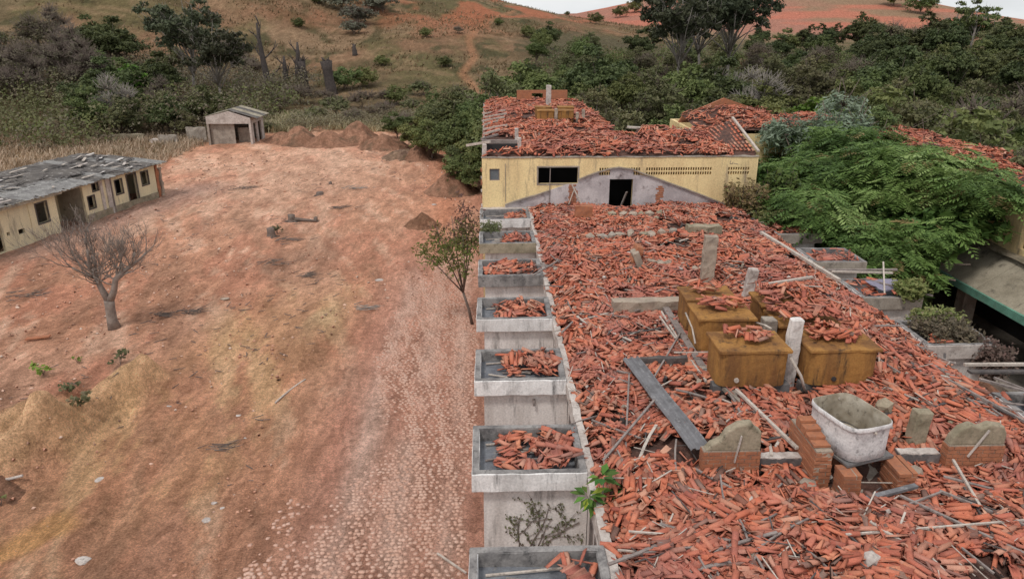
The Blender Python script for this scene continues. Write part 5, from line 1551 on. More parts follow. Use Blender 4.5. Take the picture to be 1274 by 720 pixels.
place_tree(K['silver'], (18.0, 36.6, 0), 1.2, 1.2, 'silver_tree', 'smaller silvery tree right behind the big green canopy', 'tree')
pt_tree('lime', 1010, 150, 50, 1.55, 'lime_tree', 'bright green tree left behind the silvery one', 1)
pt_tree('whitebare', 945, 90, 76, 1.1, 'bare_tree', 'bare white branched tree standing in front of the dark wood', 2)
pt_tree('whitebare', 900, 90, 84, 1.0, 'bare_tree', 'bare pale tree to the left of the white branched one', 3)
pt_tree('thin', 1185, 40, 150, 1.25, 'thin_tree', 'thin tall tree on the skyline, left one of the three', 0)
pt_tree('thin', 1212, 40, 152, 1.3, 'thin_tree', 'thin tall tree on the skyline, middle one of the three', 2)
pt_tree('thin', 1236, 40, 150, 1.15, 'thin_tree', 'thin tall tree on the skyline, right one of the three', 4)
pt_tree('lime', 1108, 30, 152, 1.4, 'lime_tree', 'bright green crown at the foot of the far red hill', 0)

# ---- bushes beside the yellow block on its left
for i, (x, y, k, s) in enumerate([(-1.5, 53, 'mid1', .55), (-1.4, 57, 'dark1', .6), (-3.0, 62, 'mid2', .75), (-5.0, 66, 'mid1', .7), (-1.5, 64, 'mid1', .9), (-6.8, 72, 'mid1', .6), (-3.5, 72, 'dark1', .85), (-1, 70, 'mid2', .9), (-9.6, 79, 'mid1', .55), (-6, 80, 'olive1', .7), (-2.2, 78, 'mid1', .95), (-4, 86, 'olive1', .9), (2, 84, 'mid1', 1)]):
    place_tree(K[k], (x, y, hz(x, y) - .15), s, i * 1.3, 'bush', 'green leafy bush in the clump left of the yellow block', 'bush', 'bush clump left of the yellow block')

# ---- thicket at the upper left
def thicket():
    r = random.Random(31)
    pts = []; tries = 0
    while len(pts) < 76 and tries < 40000:
        tries += 1
        y = r.uniform(74, 128); x = r.uniform(-100, -22)
        if x > -24 - (y - 74) * .02 + 0: continue
        if x > -30.5 and y < 80: continue
        if x < -37 and y < 78 + 0: continue
        if any((x - a) ** 2 + (y - b) ** 2 < (3.3 + .006 * y) ** 2 for a, b in pts): continue
        pts.append((x, y))
    for x, y in pts:
        px = 637 + 32 + x / y * 910
        if px > 330: continue
        if px < 60 and y < 100: k = r.choice(['olive1', 'brown', 'olive2', 'grey'])
        elif px < 190: k = r.choice(['grey', 'grey', 'brown', 'brown', 'grey', 'olive2', 'olive1'])
        elif px < 290: k = r.choice(['dark1', 'mid1', 'olive1', 'dark2', 'mid2', 'grey', 'dark1'])
        else: k = r.choice(['brown', 'grey', 'olive2'])
        s = r.uniform(.8, 1.15) * (1.12 if y > 95 else .92)
        if px > 240: s *= .82
        if px > 300: s *= .6
        place_tree(K[k], (x, y, hz(x, y) - .1), s, r.uniform(0, 6.28), 'tree', DESC[k] + ' in the thicket at the upper left', 'tree', 'trees in the upper left thicket')
thicket()
pt_tree('gum', 232, 60, 104, 1.32, 'gum_tree', 'tall leafy tree rising above the left thicket onto the hillside', .9)
pt_tree('gum', 266, 60, 98, 1.05, 'gum_tree', 'slimmer leafy tree beside the tall one above the left thicket', 2.9)
pt_tree('lime', 152, 60, 100, 1.25, 'lime_tree', 'bright lime green tree in the grey thicket at the upper left', 1.0)
pt_tree('whitebare', 148, 165, 83, .95, 'bare_tree', 'pale bare tree with a slim trunk at the front of the left thicket', 2.0)
pt_tree('dark1', 255, 120, 84, .82, 'tree', 'darkest evergreen bush right behind the shed', 0.4)
pt_tree('dark1', 205, 120, 82, .7, 'tree', 'dark evergreen bush left behind the shed', 1.4)

# ---- shrubs along the far end of the yard and up the hill
sh = [('shrubol', 420, 145, 1.3), ('shrubol', 392, 150, .9), ('shrub', 493, 130, 1.1), ('shrubol', 510, 140, .9), ('shrubdry', 450, 135, 1.2), ('shrubdry', 475, 150, 1.1), ('shrubdry', 350, 140, 1.2), ('shrubdry', 375, 130, 1.3),
      ('shrub', 540, 150, 1.1), ('shrub', 530, 165, 1.0), ('shrub', 552, 140, 1.2), ('shrubdry', 500, 165, 1.0), ('shrubdry', 515, 185, .9), ('shrub', 430, 112, 1.4), ('shrub', 455, 108, 1.2), ('shrubdry', 340, 120, 1.3), ('shrubol', 335, 165, .6),
      ('shrubdry', 440, 155, .9), ('shrubdry', 405, 130, 1.0), ('shrub', 560, 160, 1.2), ('shrubdry', 480, 130, 1.0), ('shrubol', 525, 120, 1.1), ('shrubol', 570, 130, 1.3), ('shrubdry', 545, 178, .8)]
for i, (k, px, py, s) in enumerate(sh):
    p = on_ground(px, py)
    d = {'shrub': 'green', 'shrubol': 'yellowish green', 'shrubdry': 'dry brown'}[k]
    place_tree(K[k], (p.x, p.y, p.z - .1), s, i * 1.1, 'shrub', d + ' shrub at the far end of the red yard, below the hill', 'shrub', d + ' shrubs at the far end of the yard')
hs = [('shrubgrey', 445, 30, 1.9), ('shrubgrey', 475, 15, 2.0), ('shrubgrey', 425, 12, 1.8), ('shrubgrey', 460, 8, 1.8), ('shrubgrey', 440, 42, 1.3), ('shrub', 530, 45, .8), ('shrub', 475, 80, .8), ('shrub', 372, 33, .8), ('shrub', 398, 2, 1.0), ('shrub', 656, 45, 1.1), ('shrub', 741, 28, 1.3),
      ('shrub', 706, 18, 1.2), ('shrub', 685, 7, 1.9), ('shrub', 620, 30, .7), ('shrub', 553, 82, .8), ('shrubdry', 570, 40, .8), ('shrub', 1110, 6, 5.0), ('shrub', 1143, 16, 5.0), ('shrub', 790, 14, 3.2), ('shrub', 772, 20, 2.8)]
hl_ = {}
for i_, h_ in enumerate(hs):
    if h_[1] == 1110: hl_[i_] = 'dark bush on the slope of the far red hill, upper one'
    if h_[1] == 1143: hl_[i_] = 'dark bush on the slope of the far red hill, lower one'
    if h_[1] == 685: hl_[i_] = 'dark bush on the left hill crest where it meets the sky'
for i, (k, px, py, s) in enumerate(hs):
    p = on_ground(px, max(py, 4) + 2)
    lb = hl_.get(i) or ('grey green bush in the patch high on the left hill' if k == 'shrubgrey' else 'small bush dotted on the bare hillside')
    o = place_tree(K[k], (p.x, p.y, p.z - .15), s, i * 1.7, 'hill_bush', lb, 'bush')
    if lb.startswith('grey') or lb.startswith('small'): o['group'] = 'grey green bushes on the hill' if lb.startswith('grey') else 'small bushes on the hillside'

# ---- undergrowth filling the wood and the thicket
def brush(name, label, X, Y, hmin, hmax, k, size, pals, seed):
    r = np.random.default_rng(seed); n = len(X)
    Z = ht(X, Y); H = hmin + (hmax - hmin) * r.random(n) * (.4 + 1.2 * fbm(X * .15, Y * .15, seed, 3))
    w = r.uniform(.5, 1.1, n)
    off = r.normal(0, .5, (n, k, 3)) * w[:, None, None]
    P = np.stack([X[:, None] + off[..., 0], Y[:, None] + off[..., 1], Z[:, None] + H[:, None] * (.45 + .55 * r.random((n, k))) - .25 * (off[..., 0] ** 2 + off[..., 1] ** 2)], -1).reshape(-1, 3)
    V, Q = leaf_quads(P, r.normal(0, .6, P.shape) + np.array([0, -.2, .7]), size, r, 1.7)
    pi = np.clip((fbm(X * .06, Y * .06, seed + 3, 3) + r.normal(0, .08, n) - .3) / .4 * len(pals), 0, len(pals) - 1).astype(int)
    C = np.zeros((n * k, 3)); T = (np.repeat(r.random(n), k) * .6 + r.random(n * k) * .4); pk = np.repeat(pi, k)
    for i, p in enumerate(pals):
        s_ = pk == i; C[s_] = lerp_pal(p, T[s_])
    o = link(name, quad_mesh(name, V, Q, np.repeat(C, 4, 0)), M['leaf']); tag(o, label, 'undergrowth', kind='stuff')
r = np.random.default_rng(55)
n = 9000; yy = 52 + 110 * r.random(n); xx = -5 + r.random(n) * (32 + .68 * yy)
kk = (xx > -1 + np.maximum(0, yy - 80) * .16 + r.normal(0, 1.5, n)) & ~((xx > 8) & (xx < 26) & (yy < 50)) & ~((xx < 8) & (yy < 54))
brush('undergrowth', 'tangled undergrowth filling the wood behind the ruins', xx[kk], yy[kk], .8, 3.2, 13, .24, [G_MD, G_OL, G_DK, G_BR, G_OL], 61)
n = 1800; yy = 22 + 32 * r.random(n); xx = 25.3 + r.random(n) ** 1.3 * 34
brush('undergrowth', 'tangled undergrowth in the thicket beyond the second wing', xx, yy, .8, 4.2, 22, .16, [G_MD, G_OL, G_DK, G_OL], 62)
n = 8200; yy = 71 + 54 * r.random(n); xx = -108 + 84 * r.random(n)
kk = (xx < -25 - (yy - 74) * .05 + r.normal(0, 1, n)) & ~((xx > -36) & (yy < 79.5)) & ~((xx > -37) & (yy < 79.5))
brush('undergrowth', 'tangled undergrowth in the thicket at the upper left', xx[kk], yy[kk], .9, 4.4, 13, .21, [G_GY, G_BR, G_OL, G_GY, G_BR, G_MD, G_OL], 63)
n = 800; yy = 84 + 12 * r.random(n); xx = -24 + 22 * r.random(n)
brush('undergrowth', 'dry brown brush along the foot of the hill beyond the soil heaps', xx, yy, .5, 1.8, 16, .14, [G_BR, G_OL, G_GY, G_BR], 64)

# ---- grass tufts: left field, hill foot, hill clumps
def tufts(name, label, PX, PY, h, w, pal, seed, per=7, lean=.45):
    r = np.random.default_rng(seed)
    n = len(PX)
    X = np.repeat(PX, per) + r.normal(0, w * 1.2, n * per); Y = np.repeat(PY, per) + r.normal(0, w * 1.2, n * per)
    Z = ht(X, Y) - .03
    hh = np.repeat(h * r.uniform(.5, 1.4, n), per) * r.uniform(.6, 1.2, n * per)
    a = r.uniform(0, 6.28, n * per); ln = r.normal(0, lean, (n * per, 2)) * hh[:, None] + np.array([.22, -.05]) * hh[:, None]
    wd = np.repeat(r.uniform(.6, 1.2, n), per) * w * .22
    bx, by = np.cos(a) * wd, np.sin(a) * wd
    tx, ty = X + ln[:, 0], Y + ln[:, 1]
    V = np.stack([np.stack([X - bx, Y - by, Z], 1), np.stack([X + bx, Y + by, Z], 1),
                  np.stack([tx + bx * .3, ty + by * .3, Z + hh], 1), np.stack([tx - bx * .3, ty - by * .3, Z + hh], 1)], 1).reshape(-1, 3)
    C = np.repeat(lerp_pal(pal, np.clip(np.repeat(r.random(n), per) * .7 + r.random(n * per) * .3, 0, 1)), 4, 0)
    me = quad_mesh(name, V, np.arange(4 * n * per).reshape(-1, 4), C)
    o = link(name, me, M['grass']); tag(o, label, 'grass', kind='stuff')
r = np.random.default_rng(12)
STRAW = [(.32, .245, .15), (.5, .41, .27), (.62, .52, .36), (.26, .21, .13), (.22, .21, .10)]
HAY = [(.19, .13, .07), (.28, .2, .11), (.16, .12, .06), (.33, .25, .15)]
n = 9000
yy = 38 + 44 * r.random(n); xx = -27.6 - .06 * (yy - 50) - r.random(n) ** 1.2 * (34 + .2 * yy)
k = fbm(xx * .12, yy * .12, 97, 3) > .36
tufts('dry_grass', 'tall dry straw grass covering the field behind the low house', xx[k], yy[k], .55, .24, STRAW, 3, 8)
n = 4200
yy = 82 + 16 * r.random(n); xx = -27 + 27 * r.random(n)
k = (fbm(xx * .15, yy * .15, 98, 3) > .42) & (yy > 84 - .0 * xx)
tufts('dry_grass', 'dry brown grass at the foot of the hill beyond the yard', xx[k], yy[k], .7, .32, STRAW, 4, 7)
n = 9000
yy = 98 + 170 * r.random(n) ** 1.2; xx = -110 + 165 * r.random(n)
k = (fbm(xx * .07, yy * .07, 99, 4) + r.normal(0, .05, n) > .50)
tufts('hill_grass', 'low dry grass clumps scattered over the left hillside', xx[k], yy[k], .4, .8, [(.12, .10, .045), (.2, .15, .08), (.3, .21, .12), (.1, .09, .04)], 5, 5)

# ---- generic branching skeleton
def branchy(m, r, p, d, L, rad, depth, spread, up, twigs, pts=None, minr=.004):
    seg = 3
    P = [Vector(p)]; R_ = [rad]; d = Vector(d).normalized()
    for i in range(seg):
        d = (d + Vector((r.gauss(0, .13), r.gauss(0, .13), r.gauss(0, .08) + up * .12))).normalized()
        P.append(P[-1] + d * L / seg); R_.append(max(rad * (1 - .35 * (i + 1) / seg), minr))
    m.tube(P, R_, 7 if rad > .05 else (4 if rad > .015 else 3))
    if pts is not None and depth <= 1: pts += [tuple(q) for q in P[1:]]
    if depth == 0: return
    n = twigs if depth > 1 else twigs + 1
    for k in range(n):
        a = 2 * math.pi * (k + r.random()) / n
        e = Vector((math.cos(a), math.sin(a), 0))
        t = d.orthogonal().normalized(); b = d.cross(t)
        nd = (d + (t * math.cos(a) + b * math.sin(a)) * spread * r.uniform(.6, 1.2)).normalized()
        j = seg if k < 2 else r.randint(1, seg)
        branchy(m, r, P[j], nd, L * r.uniform(.62, .85), max(R_[j] * (.72 if k < 2 else .5), minr), depth - 1, spread, up, twigs, pts, minr)

# bare tree in the yard
g = on_ground(143, 410)
bt = empty('bare_tree', (g.x, g.y, g.z - .05), 0, 'forked leafless tree standing alone on the red yard in front of the low house', 'tree')
r = random.Random(4)
m = MB()
m.tube([(0, 0, 0), (-.04, 0, .45), (-.02, 0, 1.0), (.0, 0, 1.28)], [.27, .2, .19, .2], 9)
m.obj('trunk', M['barktree'], bt, True)
def limb(P, R_, n, seed, L, name='limb'):
    r = random.Random(seed); m = MB(); m.tube(P, R_, 8)
    tip = []
    V = [Vector(p) for p in P]
    for i in range(n):
        j = r.uniform(1.2, len(V) - 1.001); a = int(j); p = V[a].lerp(V[a + 1], j - a)
        d = Vector((r.gauss(0, .75), r.gauss(0, .65), r.uniform(.15, .95)))
        branchy(m, r, p, d, L * r.uniform(.7, 1.15), .032, 3, .5, 1.0, 3, None, .0045)
    branchy(m, r, V[-1], V[-1] - V[-2], L, R_[-1] * .9, 3, .55, .8, 3, None, .0045)
    m.obj(name, M['barktree'], bt, True)
limb([(0, 0, 1.2), (-.18, .0, 1.7), (-.35, .05, 2.2), (-.45, .05, 2.6)], [.15, .12, .10, .08], 20, 21, .8)
limb([(0, 0, 1.2), (.26, .0, 1.65), (.42, .0, 2.15), (.78, .05, 2.5), (1.15, .1, 2.72)], [.16, .13, .12, .09, .06], 22, 22, .75)
for i, (dx, dy, dz) in enumerate([(-1, .1, .55), (-.7, -.6, .7), (-.2, .8, 1)]):
    r = random.Random(60 + i); m = MB()
    branchy(m, r, (-.35, .05, 2.15), (dx, dy, dz), 1.0, .05, 4, .42, .9, 3, None, .0045); m.obj('limb', M['barktree'], bt, True)

# leaning leafy tree beside the fourth roof box
g = Vector((-.52, 25.0, 0))
base = on_ground(588, 405)
lt = empty('leaning_tree', (base.x, base.y, base.z), 0, 'slender leaning tree with sparse green and reddish leaves beside the roof boxes', 'tree')
r = random.Random(14); m = MB(); tips = []
def L3(a, b, t): return tuple(a[i] + (b[i] - a[i]) * t for i in range(3))
ends = [(-1.35, .2, 4.1), (-.75, .3, 4.5), (-.2, .1, 4.7), (.15, .4, 4.3), (-1.9, .0, 3.2), (-1.0, -.3, 3.6), (-.3, -.4, 3.9)]
fork = (-.35, 0, 1.4)
m.tube([(0, 0, -.1), (-.15, 0, .7), fork], [.07, .055, .05], 7)
for e in ends:
    mid = tuple((fork[i] + e[i]) / 2 + r.uniform(-.15, .15) for i in range(3))
    m.tube([fork, mid, e], [.035, .022, .01], 5)
    for k in range(16):
        t = r.uniform(.3, 1)
        p = L3(fork, e, t) if r.random() < .3 else L3(mid, e, t)
        q = Vector(p) + Vector((r.gauss(0, .32), r.gauss(0, .32), r.gauss(.05, .25)))
        m.tube([p, q], [.007, .004], 3); tips += [tuple(q), tuple((Vector(p) + q) / 2)]
m.obj('trunk', M['bark'], lt, True)
rn = np.random.default_rng(3)
T = np.array(tips); T = np.repeat(T, 11, 0) + rn.normal(0, .13, (len(T) * 11, 3))
Nn = rn.normal(0, 1, T.shape) + np.array([0, -.6, .2])
V, Q = leaf_quads(T, Nn, .06, rn, 2.8)
tt = np.clip((T[:, 2] - 3.4) / 1.4 + rn.normal(0, .3, len(T)), 0, 1)
C = np.repeat(lerp_pal([(.14, .2, .05), (.2, .23, .07), (.22, .18, .085), (.19, .11, .075), (.14, .09, .065)], tt), 4, 0)
link('foliage', quad_mesh('foliage', V, Q, C), M['leaf'], lt)

# burnt snags on the hill foot
def snag(px, py, h, label, seed, kind):
    p = on_ground(px, py)
    s = empty('burnt_snag', (p.x, p.y, p.z - .3), 0, label, 'dead tree', 'burnt dead trees below the hill')
    r = random.Random(seed); m = MB(); k = h
    lean = r.uniform(-.12, .06)
    P = [(lean * k * t + r.uniform(-.05, .05) * k * .3, 0, k * t) for t in (0, .25, .5, .75, 1)]
    if kind == 0: R_ = [1.0, .85, .75, .75, .95]
    elif kind == 1: R_ = [.6, .5, .42, .32, .14]
    else: R_ = [.7, .6, .6, .5, .7]
    m.tube(P, R_, 8)
    m.obj('trunk', M['barkburn'], s, True)
    m = MB()
    for i in range(5 if kind == 1 else 3):
        t = r.uniform(.3, .9); b = Vector(P[int(t * 4)])
        d = Vector((r.choice((-1, 1)) * r.uniform(.4, 1), r.uniform(-.4, .4), r.uniform(.4, 1.2)))
        branchy(m, r, b, d, h * r.uniform(.1, .22), .14, 1, .5, .6, 2, None, .03)
    if kind != 1:
        for i in range(8):
            m.tube([(P[-1][0] + r.uniform(-.3, .3), r.uniform(-.3, .3), h - .5), (P[-1][0] + r.uniform(-.7, .7), r.uniform(-.5, .5), h + r.uniform(.1, .6))], [.2, .06], 5)
    m.obj('branch', M['barkburn'], s, True)
snag(413, 118, 5.2, 'thick burnt trunk with a broken crown, rightmost of the dead trees', 1, 0)
snag(372, 112, 7.4, 'tall slim burnt trunk, tallest but one of the dead trees', 2, 1)
snag(381, 112, 4.6, 'double burnt stump right beside the tall slim trunk', 3, 2)
snag(336, 116, 10.5, 'tallest dead tree with a forked top behind the shed', 4, 1)
snag(357, 112, 5.4, 'leaning dead tree between the two tall burnt trunks', 5, 1)
snag(290, 85, 3.6, 'dark burnt stump left on the hillside above the shed', 6, 1)
snag(442, 70, 2.4, 'small dead sapling alone on the hillside', 7, 1)

# creeping dark scar on the hill right of the leafy tree
for i, (px, py) in enumerate([(285, 68), (292, 76), (300, 84), (308, 92), (316, 98)]):
    p = on_ground(px, py)
    place_tree(K['shrubdry'], (p.x, p.y, p.z - .2), 1.3, i, 'shrub', 'dark dry shrub in the row running down the hill towards the snags', 'shrub', 'dry shrub row on the hill')

# stumps in the yard
def stump(px, py, h, rad, label, seed):
    p = on_ground(px, py); r = random.Random(seed)
    m = MB(); n = 11
    prof = [(1.5, -.1), (1.15, .08), (1.0, .5), (.98, 1.0)]
    V = []; F = []
    for i, (a, t) in enumerate(prof):
        for k in range(n):
            an = 2 * math.pi * k / n; rr_ = rad * a * r.uniform(.85, 1.15)
            V.append((math.cos(an) * rr_, math.sin(an) * rr_, h * t + (r.uniform(-.12, .12) * h if i == 3 else 0)))
    for i in range(3):
        for k in range(n): F.append((i * n + k, i * n + (k + 1) % n, (i + 1) * n + (k + 1) % n, (i + 1) * n + k))
    F.append(tuple(3 * n + k for k in range(n)))
    m.add(V, F)
    for k in range(5):
        a = r.uniform(0, 6.28); m.tube([(math.cos(a) * rad * .7, math.sin(a) * rad * .7, .12 * h), (math.cos(a) * rad * 2.2, math.sin(a) * rad * 2.2, .02)], [rad * .3, rad * .08], 5)
    o = m.obj('tree_stump', M['bark'], None, True); o.location = p
    tag(o, label, 'stump')
stump(338, 296, .5, .22, 'upright cut tree stump on dark soil in the middle of the yard', 1)
stump(363, 276, .4, .22, 'uprooted stump behind the upright one in the yard', 2)
stump(393, 276, .25, .12, 'small root end right of the uprooted stump', 3)
stump(398, 243, .2, .25, 'small dark stump farther back in the yard', 4)
stump(411, 230, .22, .12, 'tiny stump near the far end of the yard', 5)
m = MB(); a_, b_ = on_ground(366, 276), on_ground(394, 277); m.tube([a_ + Vector((0, 0, .15)), (a_ + b_) / 2 + Vector((0, .1, .1)), b_ + Vector((0, 0, .1))], [.13, .1, .06], 7)
tag(m.obj('fallen_root', M['bark'], None, True), 'dark root lying between the uprooted stump and the small root end', 'root')

# ---- earth and rubble heaps
def heap(px, py, w, d, h, label, seed, cat='soil heap', cl=((.27, .15, .10), (.37, .2, .135), (.2, .125, .085)), rot=0):
    p = on_ground(px, py); n = 34
    u = np.linspace(-1, 1, n); X, Y = np.meshgrid(u, u)
    rr_ = np.hypot(X, Y) + .25 * (fbm(X * 2 + seed, Y * 2, seed, 3) - .5)
    Z = h * (1 - sst(rr_ / 1.0)) * (.7 + .6 * fbm(X * 3, Y * 3, seed + 3, 4)) + .12 * h * (fbm(X * 12, Y * 12, seed + 9, 2) - .5) * (rr_ < .95) - .05
    XX = p.x + X * w; YY = p.y + Y * d
    Zg = ht(XX, YY)
    idx = np.arange(n * n).reshape(n, n)
    Q = np.stack([idx[:-1, :-1], idx[:-1, 1:], idx[1:, 1:], idx[1:, :-1]], -1).reshape(-1, 4)
    V = np.stack([(XX - p.x).ravel(), (YY - p.y).ravel(), (Z + Zg - p.z).ravel()], 1)
    t = fbm(X * 5, Y * 5, seed + 20, 4).ravel()
    C = lerp_pal([cl[0], cl[1], cl[2]], (t - .25) * 2)
    o = link('soil_heap', quad_mesh('soil_heap', V, Q, C, True), SOIL); o.location = p
    tag(o, label, cat)
heap(526, 281, 1.35, 1.3, .75, 'small dark soil heap on the path before the yellow block', 1, cl=((.24, .13, .085), (.36, .2, .13), (.26, .15, .1)))
heap(562, 238, 2.3, 2.6, 1.3, 'large red soil heap near the left corner of the yellow block', 2)
heap(524, 196, 2.4, 3, 1.1, 'red soil heap beyond the path next to the bushes', 3)
heap(446, 176, 3.2, 3.5, 1.9, 'big red soil heap in the row at the far end of the yard', 4)
heap(478, 184, 3.0, 3, 1.3, 'right hand red soil heap in the row at the far end of the yard', 5)
heap(410, 180, 3.4, 3, 1.2, 'middle red soil heap in the row at the far end of the yard', 6)
heap(375, 178, 3.0, 3, 1.6, 'left hand red soil heap in the row at the far end of the yard', 7)
heap(352, 174, 2.2, 3, .9, 'low red soil heap beside the shed', 8)
heap(500, 196, 2.2, 2.4, .8, 'low dark soil heap with litter at the far right of the yard', 9, cl=((.2, .13, .1), (.3, .2, .14), (.14, .1, .07)))
heap(8, 612, .6, .5, .18, 'little pile of roots at the left edge near the bottom', 10)

def flat_stone(px, py, s, label, mat='concpale', h=.3, rz=0):
    p = on_ground(px, py); m = MB(); m.rock((0, 0, 0), s, s * .8, s * h, 0, int(px))
    o = m.obj('stone', M[mat], None); o.location = p + Vector((0, 0, s * h * .4)); o.rotation_euler = (0, 0, rz)
    tag(o, label, 'stone')
flat_stone(125, 598, .16, 'pale flat stone at the foot of the tan soil bank')
flat_stone(190, 510, .15, 'pale stone lying right of the tan soil bank, left one')
flat_stone(210, 508, .12, 'pale stone lying right of the tan soil bank, right one')
flat_stone(297, 519, .13, 'pale stone in the middle of the lower yard')
flat_stone(257, 649, .14, 'pale stone in the lower yard near the bottom')
flat_stone(104, 698, .22, 'largest pale stone near the bottom left', 'concpale', .25)
flat_stone(280, 373, .22, 'pale brick fragment right of the bare tree', 'mortar', .35)
flat_stone(472, 349, .22, 'pale stone on the path below the small soil heap')
flat_stone(540, 255, .2, 'pale stone at the foot of the large soil heap')
flat_stone(304, 546, .1, 'small pale stone beside the darker clods')
flat_stone(276, 634, .1, 'small grey stone low in the yard')
flat_stone(642 - 375, 628, .09, 'small white pebble low in the yard', 'concpale')
for i, (px, py, w) in enumerate([(297, 236, 1.1), (360, 300, 1.0), (452, 385, .7), (25, 370, 1.0), (235, 390, .5), (330, 330, .9), (440, 235, .9), (200, 395, .5), (270, 560, .4), (380, 345, .6), (420, 260, .8)]):
    # low piles of brushwood
    p = on_ground(px, py); r = random.Random(i + 900); m = MB()
    for k in range(26):
        x, y = r.gauss(0, w * .5), r.gauss(0, w * .3); a = r.uniform(-.5, .9); L = r.uniform(.2, .6) * (1 + w * .3)
        z = .02 + r.random() * .08
        m.tube([(x, y, z), (x + math.cos(a) * L, y + math.sin(a) * L, z + r.uniform(-.02, .1))], [.014 + .01 * w, .006], 4)
    o = m.obj('brushwood', M['barkpale' if i in (2, 6) else 'bark'], None); o.location = p
    tag(o, ['thin brushwood litter far up the yard, left', 'brushwood litter spread below the upright stump', 'brushwood litter near the pale worn soil patch', 'brushwood litter at the left edge of the yard', 'brushwood litter right of the bare tree', 'brushwood litter on the dark soil left of the stumps', 'brushwood litter far up the yard, centre', 'twig litter at the foot of the bare tree', 'twig litter in the lower middle of the yard', 'twig litter right of the dark soil', 'twig litter right of the uprooted stump'][i], 'brushwood', kind='stuff')

# small green weeds
def weed(px, py, n, s, label, seed, z=None, pos=None, pal=G_LM, col_=None):
    p = pos or on_ground(px, py); rn = np.random.default_rng(seed); m = MB(); tp = []
    for k in range(n):
        a = rn.uniform(0, 6.28); q = (math.cos(a) * s * rn.uniform(.2, 1), math.sin(a) * s * rn.uniform(.2, 1), s * rn.uniform(.5, 1.3))
        m.tube([(0, 0, -.02), (q[0] * .4, q[1] * .4, q[2] * .7), q], [.008, .006, .004], 3)
        for j in range(7): tp.append((q[0] + rn.normal(0, s * .16), q[1] + rn.normal(0, s * .16), q[2] + rn.normal(0, s * .12)))
    o = empty('weed', p, 0, label, 'weed'); m.obj('stem', M['bark'], o)
    T = np.array(tp); V, Q = leaf_quads(T, rn.normal(0, .5, T.shape) + np.array([0, -.2, 1]), s * .3, rn, 1.5)
    link('leaf_cluster', quad_mesh('leaf_cluster', V, Q, np.repeat(lerp_pal(pal, rn.random(len(T))), 4, 0)), M['leaf'], o)
weed(55, 468, 9, .32, 'small green weed on the left of the yard', 1)
weed(97, 452, 5, .2, 'tiny green weed between the bare tree and the soil bank', 2)
weed(150, 455, 6, .45, 'thin grey green weed on top of the tan soil bank', 3, pal=G_OL)
weed(88, 495, 12, .3, 'dark dry weed on the tan soil bank, left one', 4, pal=G_OL)
weed(102, 512, 14, .32, 'dark dry weed on the tan soil bank, right one', 5, pal=G_OL)
weed(2, 630, 6, .2, 'green weed at the lower left edge', 6, pal=G_MD)
weed(345, 290, 14, .35, 'low weeds at the foot of the upright stump', 7, pal=G_OL)

# ---- left edge debris: curved pipe piece near the bottom
m = MB(); p = on_ground(14, 604)
m.tube([(-.35, 0, .05), (0, .02, .08), (.3, .1, .12)], [.035, .04, .04], 8)
o = m.obj('pipe_piece', M['concpale'], None); o.location = p; tag(o, 'curved pale pipe piece at the left edge near the bottom', 'pipe')
m = MB(); p = on_ground(48, 422); m.beam((-.45, -.05, .05), (.4, .1, .09), .22, .05)
o = m.obj('rusty_sheet', M['brick'], None); o.location = p; tag(o, 'rusty sheet lying on the yard left of the bare tree', 'sheet')
m = MB(); p = on_ground(362, 488); m.beam((-.3, -.8, .03), (.3, .8, .05), .05, .04, n=4, bend=.05)
o = m.obj('pale_stick', M['woodpale'], None); o.location = p; tag(o, 'long pale stick lying along the cobbled track', 'stick')
m = MB(); p = on_ground(562, 702); m.beam((-.35, .3, .03), (.35, -.4, .05), .04, .04)
o = m.obj('pale_stick', M['woodpale'], None); o.location = p; tag(o, 'pale stick at the foot of the nearest roof box', 'stick')
# ================================================================== LOW HOUSE ON THE LEFT
HA = (-26.3, 38.5); HRZ = math.atan2(.976, .2185)
hs_ = empty('low_house', (HA[0], HA[1], 0), HRZ, 'long low faded yellow house with a broken grey sheet roof at the left edge', 'house')
WH = 2.36
holes = [(-.6, .45, .0, 1.7), (.72, .92, .75, .95), (1.48, 1.92, .62, .9), (2.95, 3.75, .85, 1.98), (6.95, 7.5, .75, 1.5), (7.5, 7.98, 1.75, 2.2), (9.5, 10.15, 1.1, 2.0), (10.65, 11.55, -.3, 2.12), (12.1, 12.8, 1.15, 2.05)]
m = MB(); m.wall('x', 0, .16, -7, 4.45, -.2, WH, holes); m.obj('front_wall', M['housewall'], hs_)
m = MB(); m.wall('x', 0, .16, 6.65, 13.55, -.2, WH, holes); m.obj('front_wall', M['housewall'], hs_)
m = MB(); m.box(-7, 13.9, 4.6, 4.76, -.2, WH); m.obj('back_wall', M['housewall'], hs_)
m = MB(); m.box(4.29, 4.45, .161, 4.6, -.2, WH); m.box(6.65, 6.81, .161, 4.6, -.2, WH); m.obj('porch_side_wall', M['roofgrime'], hs_)
m = MB(); m.wall('x', 1.9, .14, 4.45, 6.65, -.2, WH, [(4.7, 5.4, -.2, 1.9)]); m.obj('porch_back_wall', M['housewall'], hs_)
m = MB(); m.box(13.9, 14.06, .3, 4.6, -.2, WH); m.obj('end_wall', M['housewall'], hs_)
m = MB(); m.rough(13.62, 13.9, -.02, .2, -.1, 2.3, .25, .04); m.obj('broken_pier', M['brick'], hs_)
m = MB(); m.rough(14.0, 14.2, -.05, .3, -.1, 2.0, .25, .06); m.obj('broken_pier', M['mortar'], hs_)
m = MB(); m.tube([(9.1, -.05, 0), (9.1, -.05, 2.3)], [.05, .05], 7); m.obj('downpipe', M['wood'], hs_)
m = MB(); m.rough(8.62, 9.0, -.06, 0.02, 0, 2.33, .3, .015); m.rough(8.1, 8.35, -.05, .02, 0, 2.3, .3, .015); m.obj('pilaster', M['concpale'], hs_)
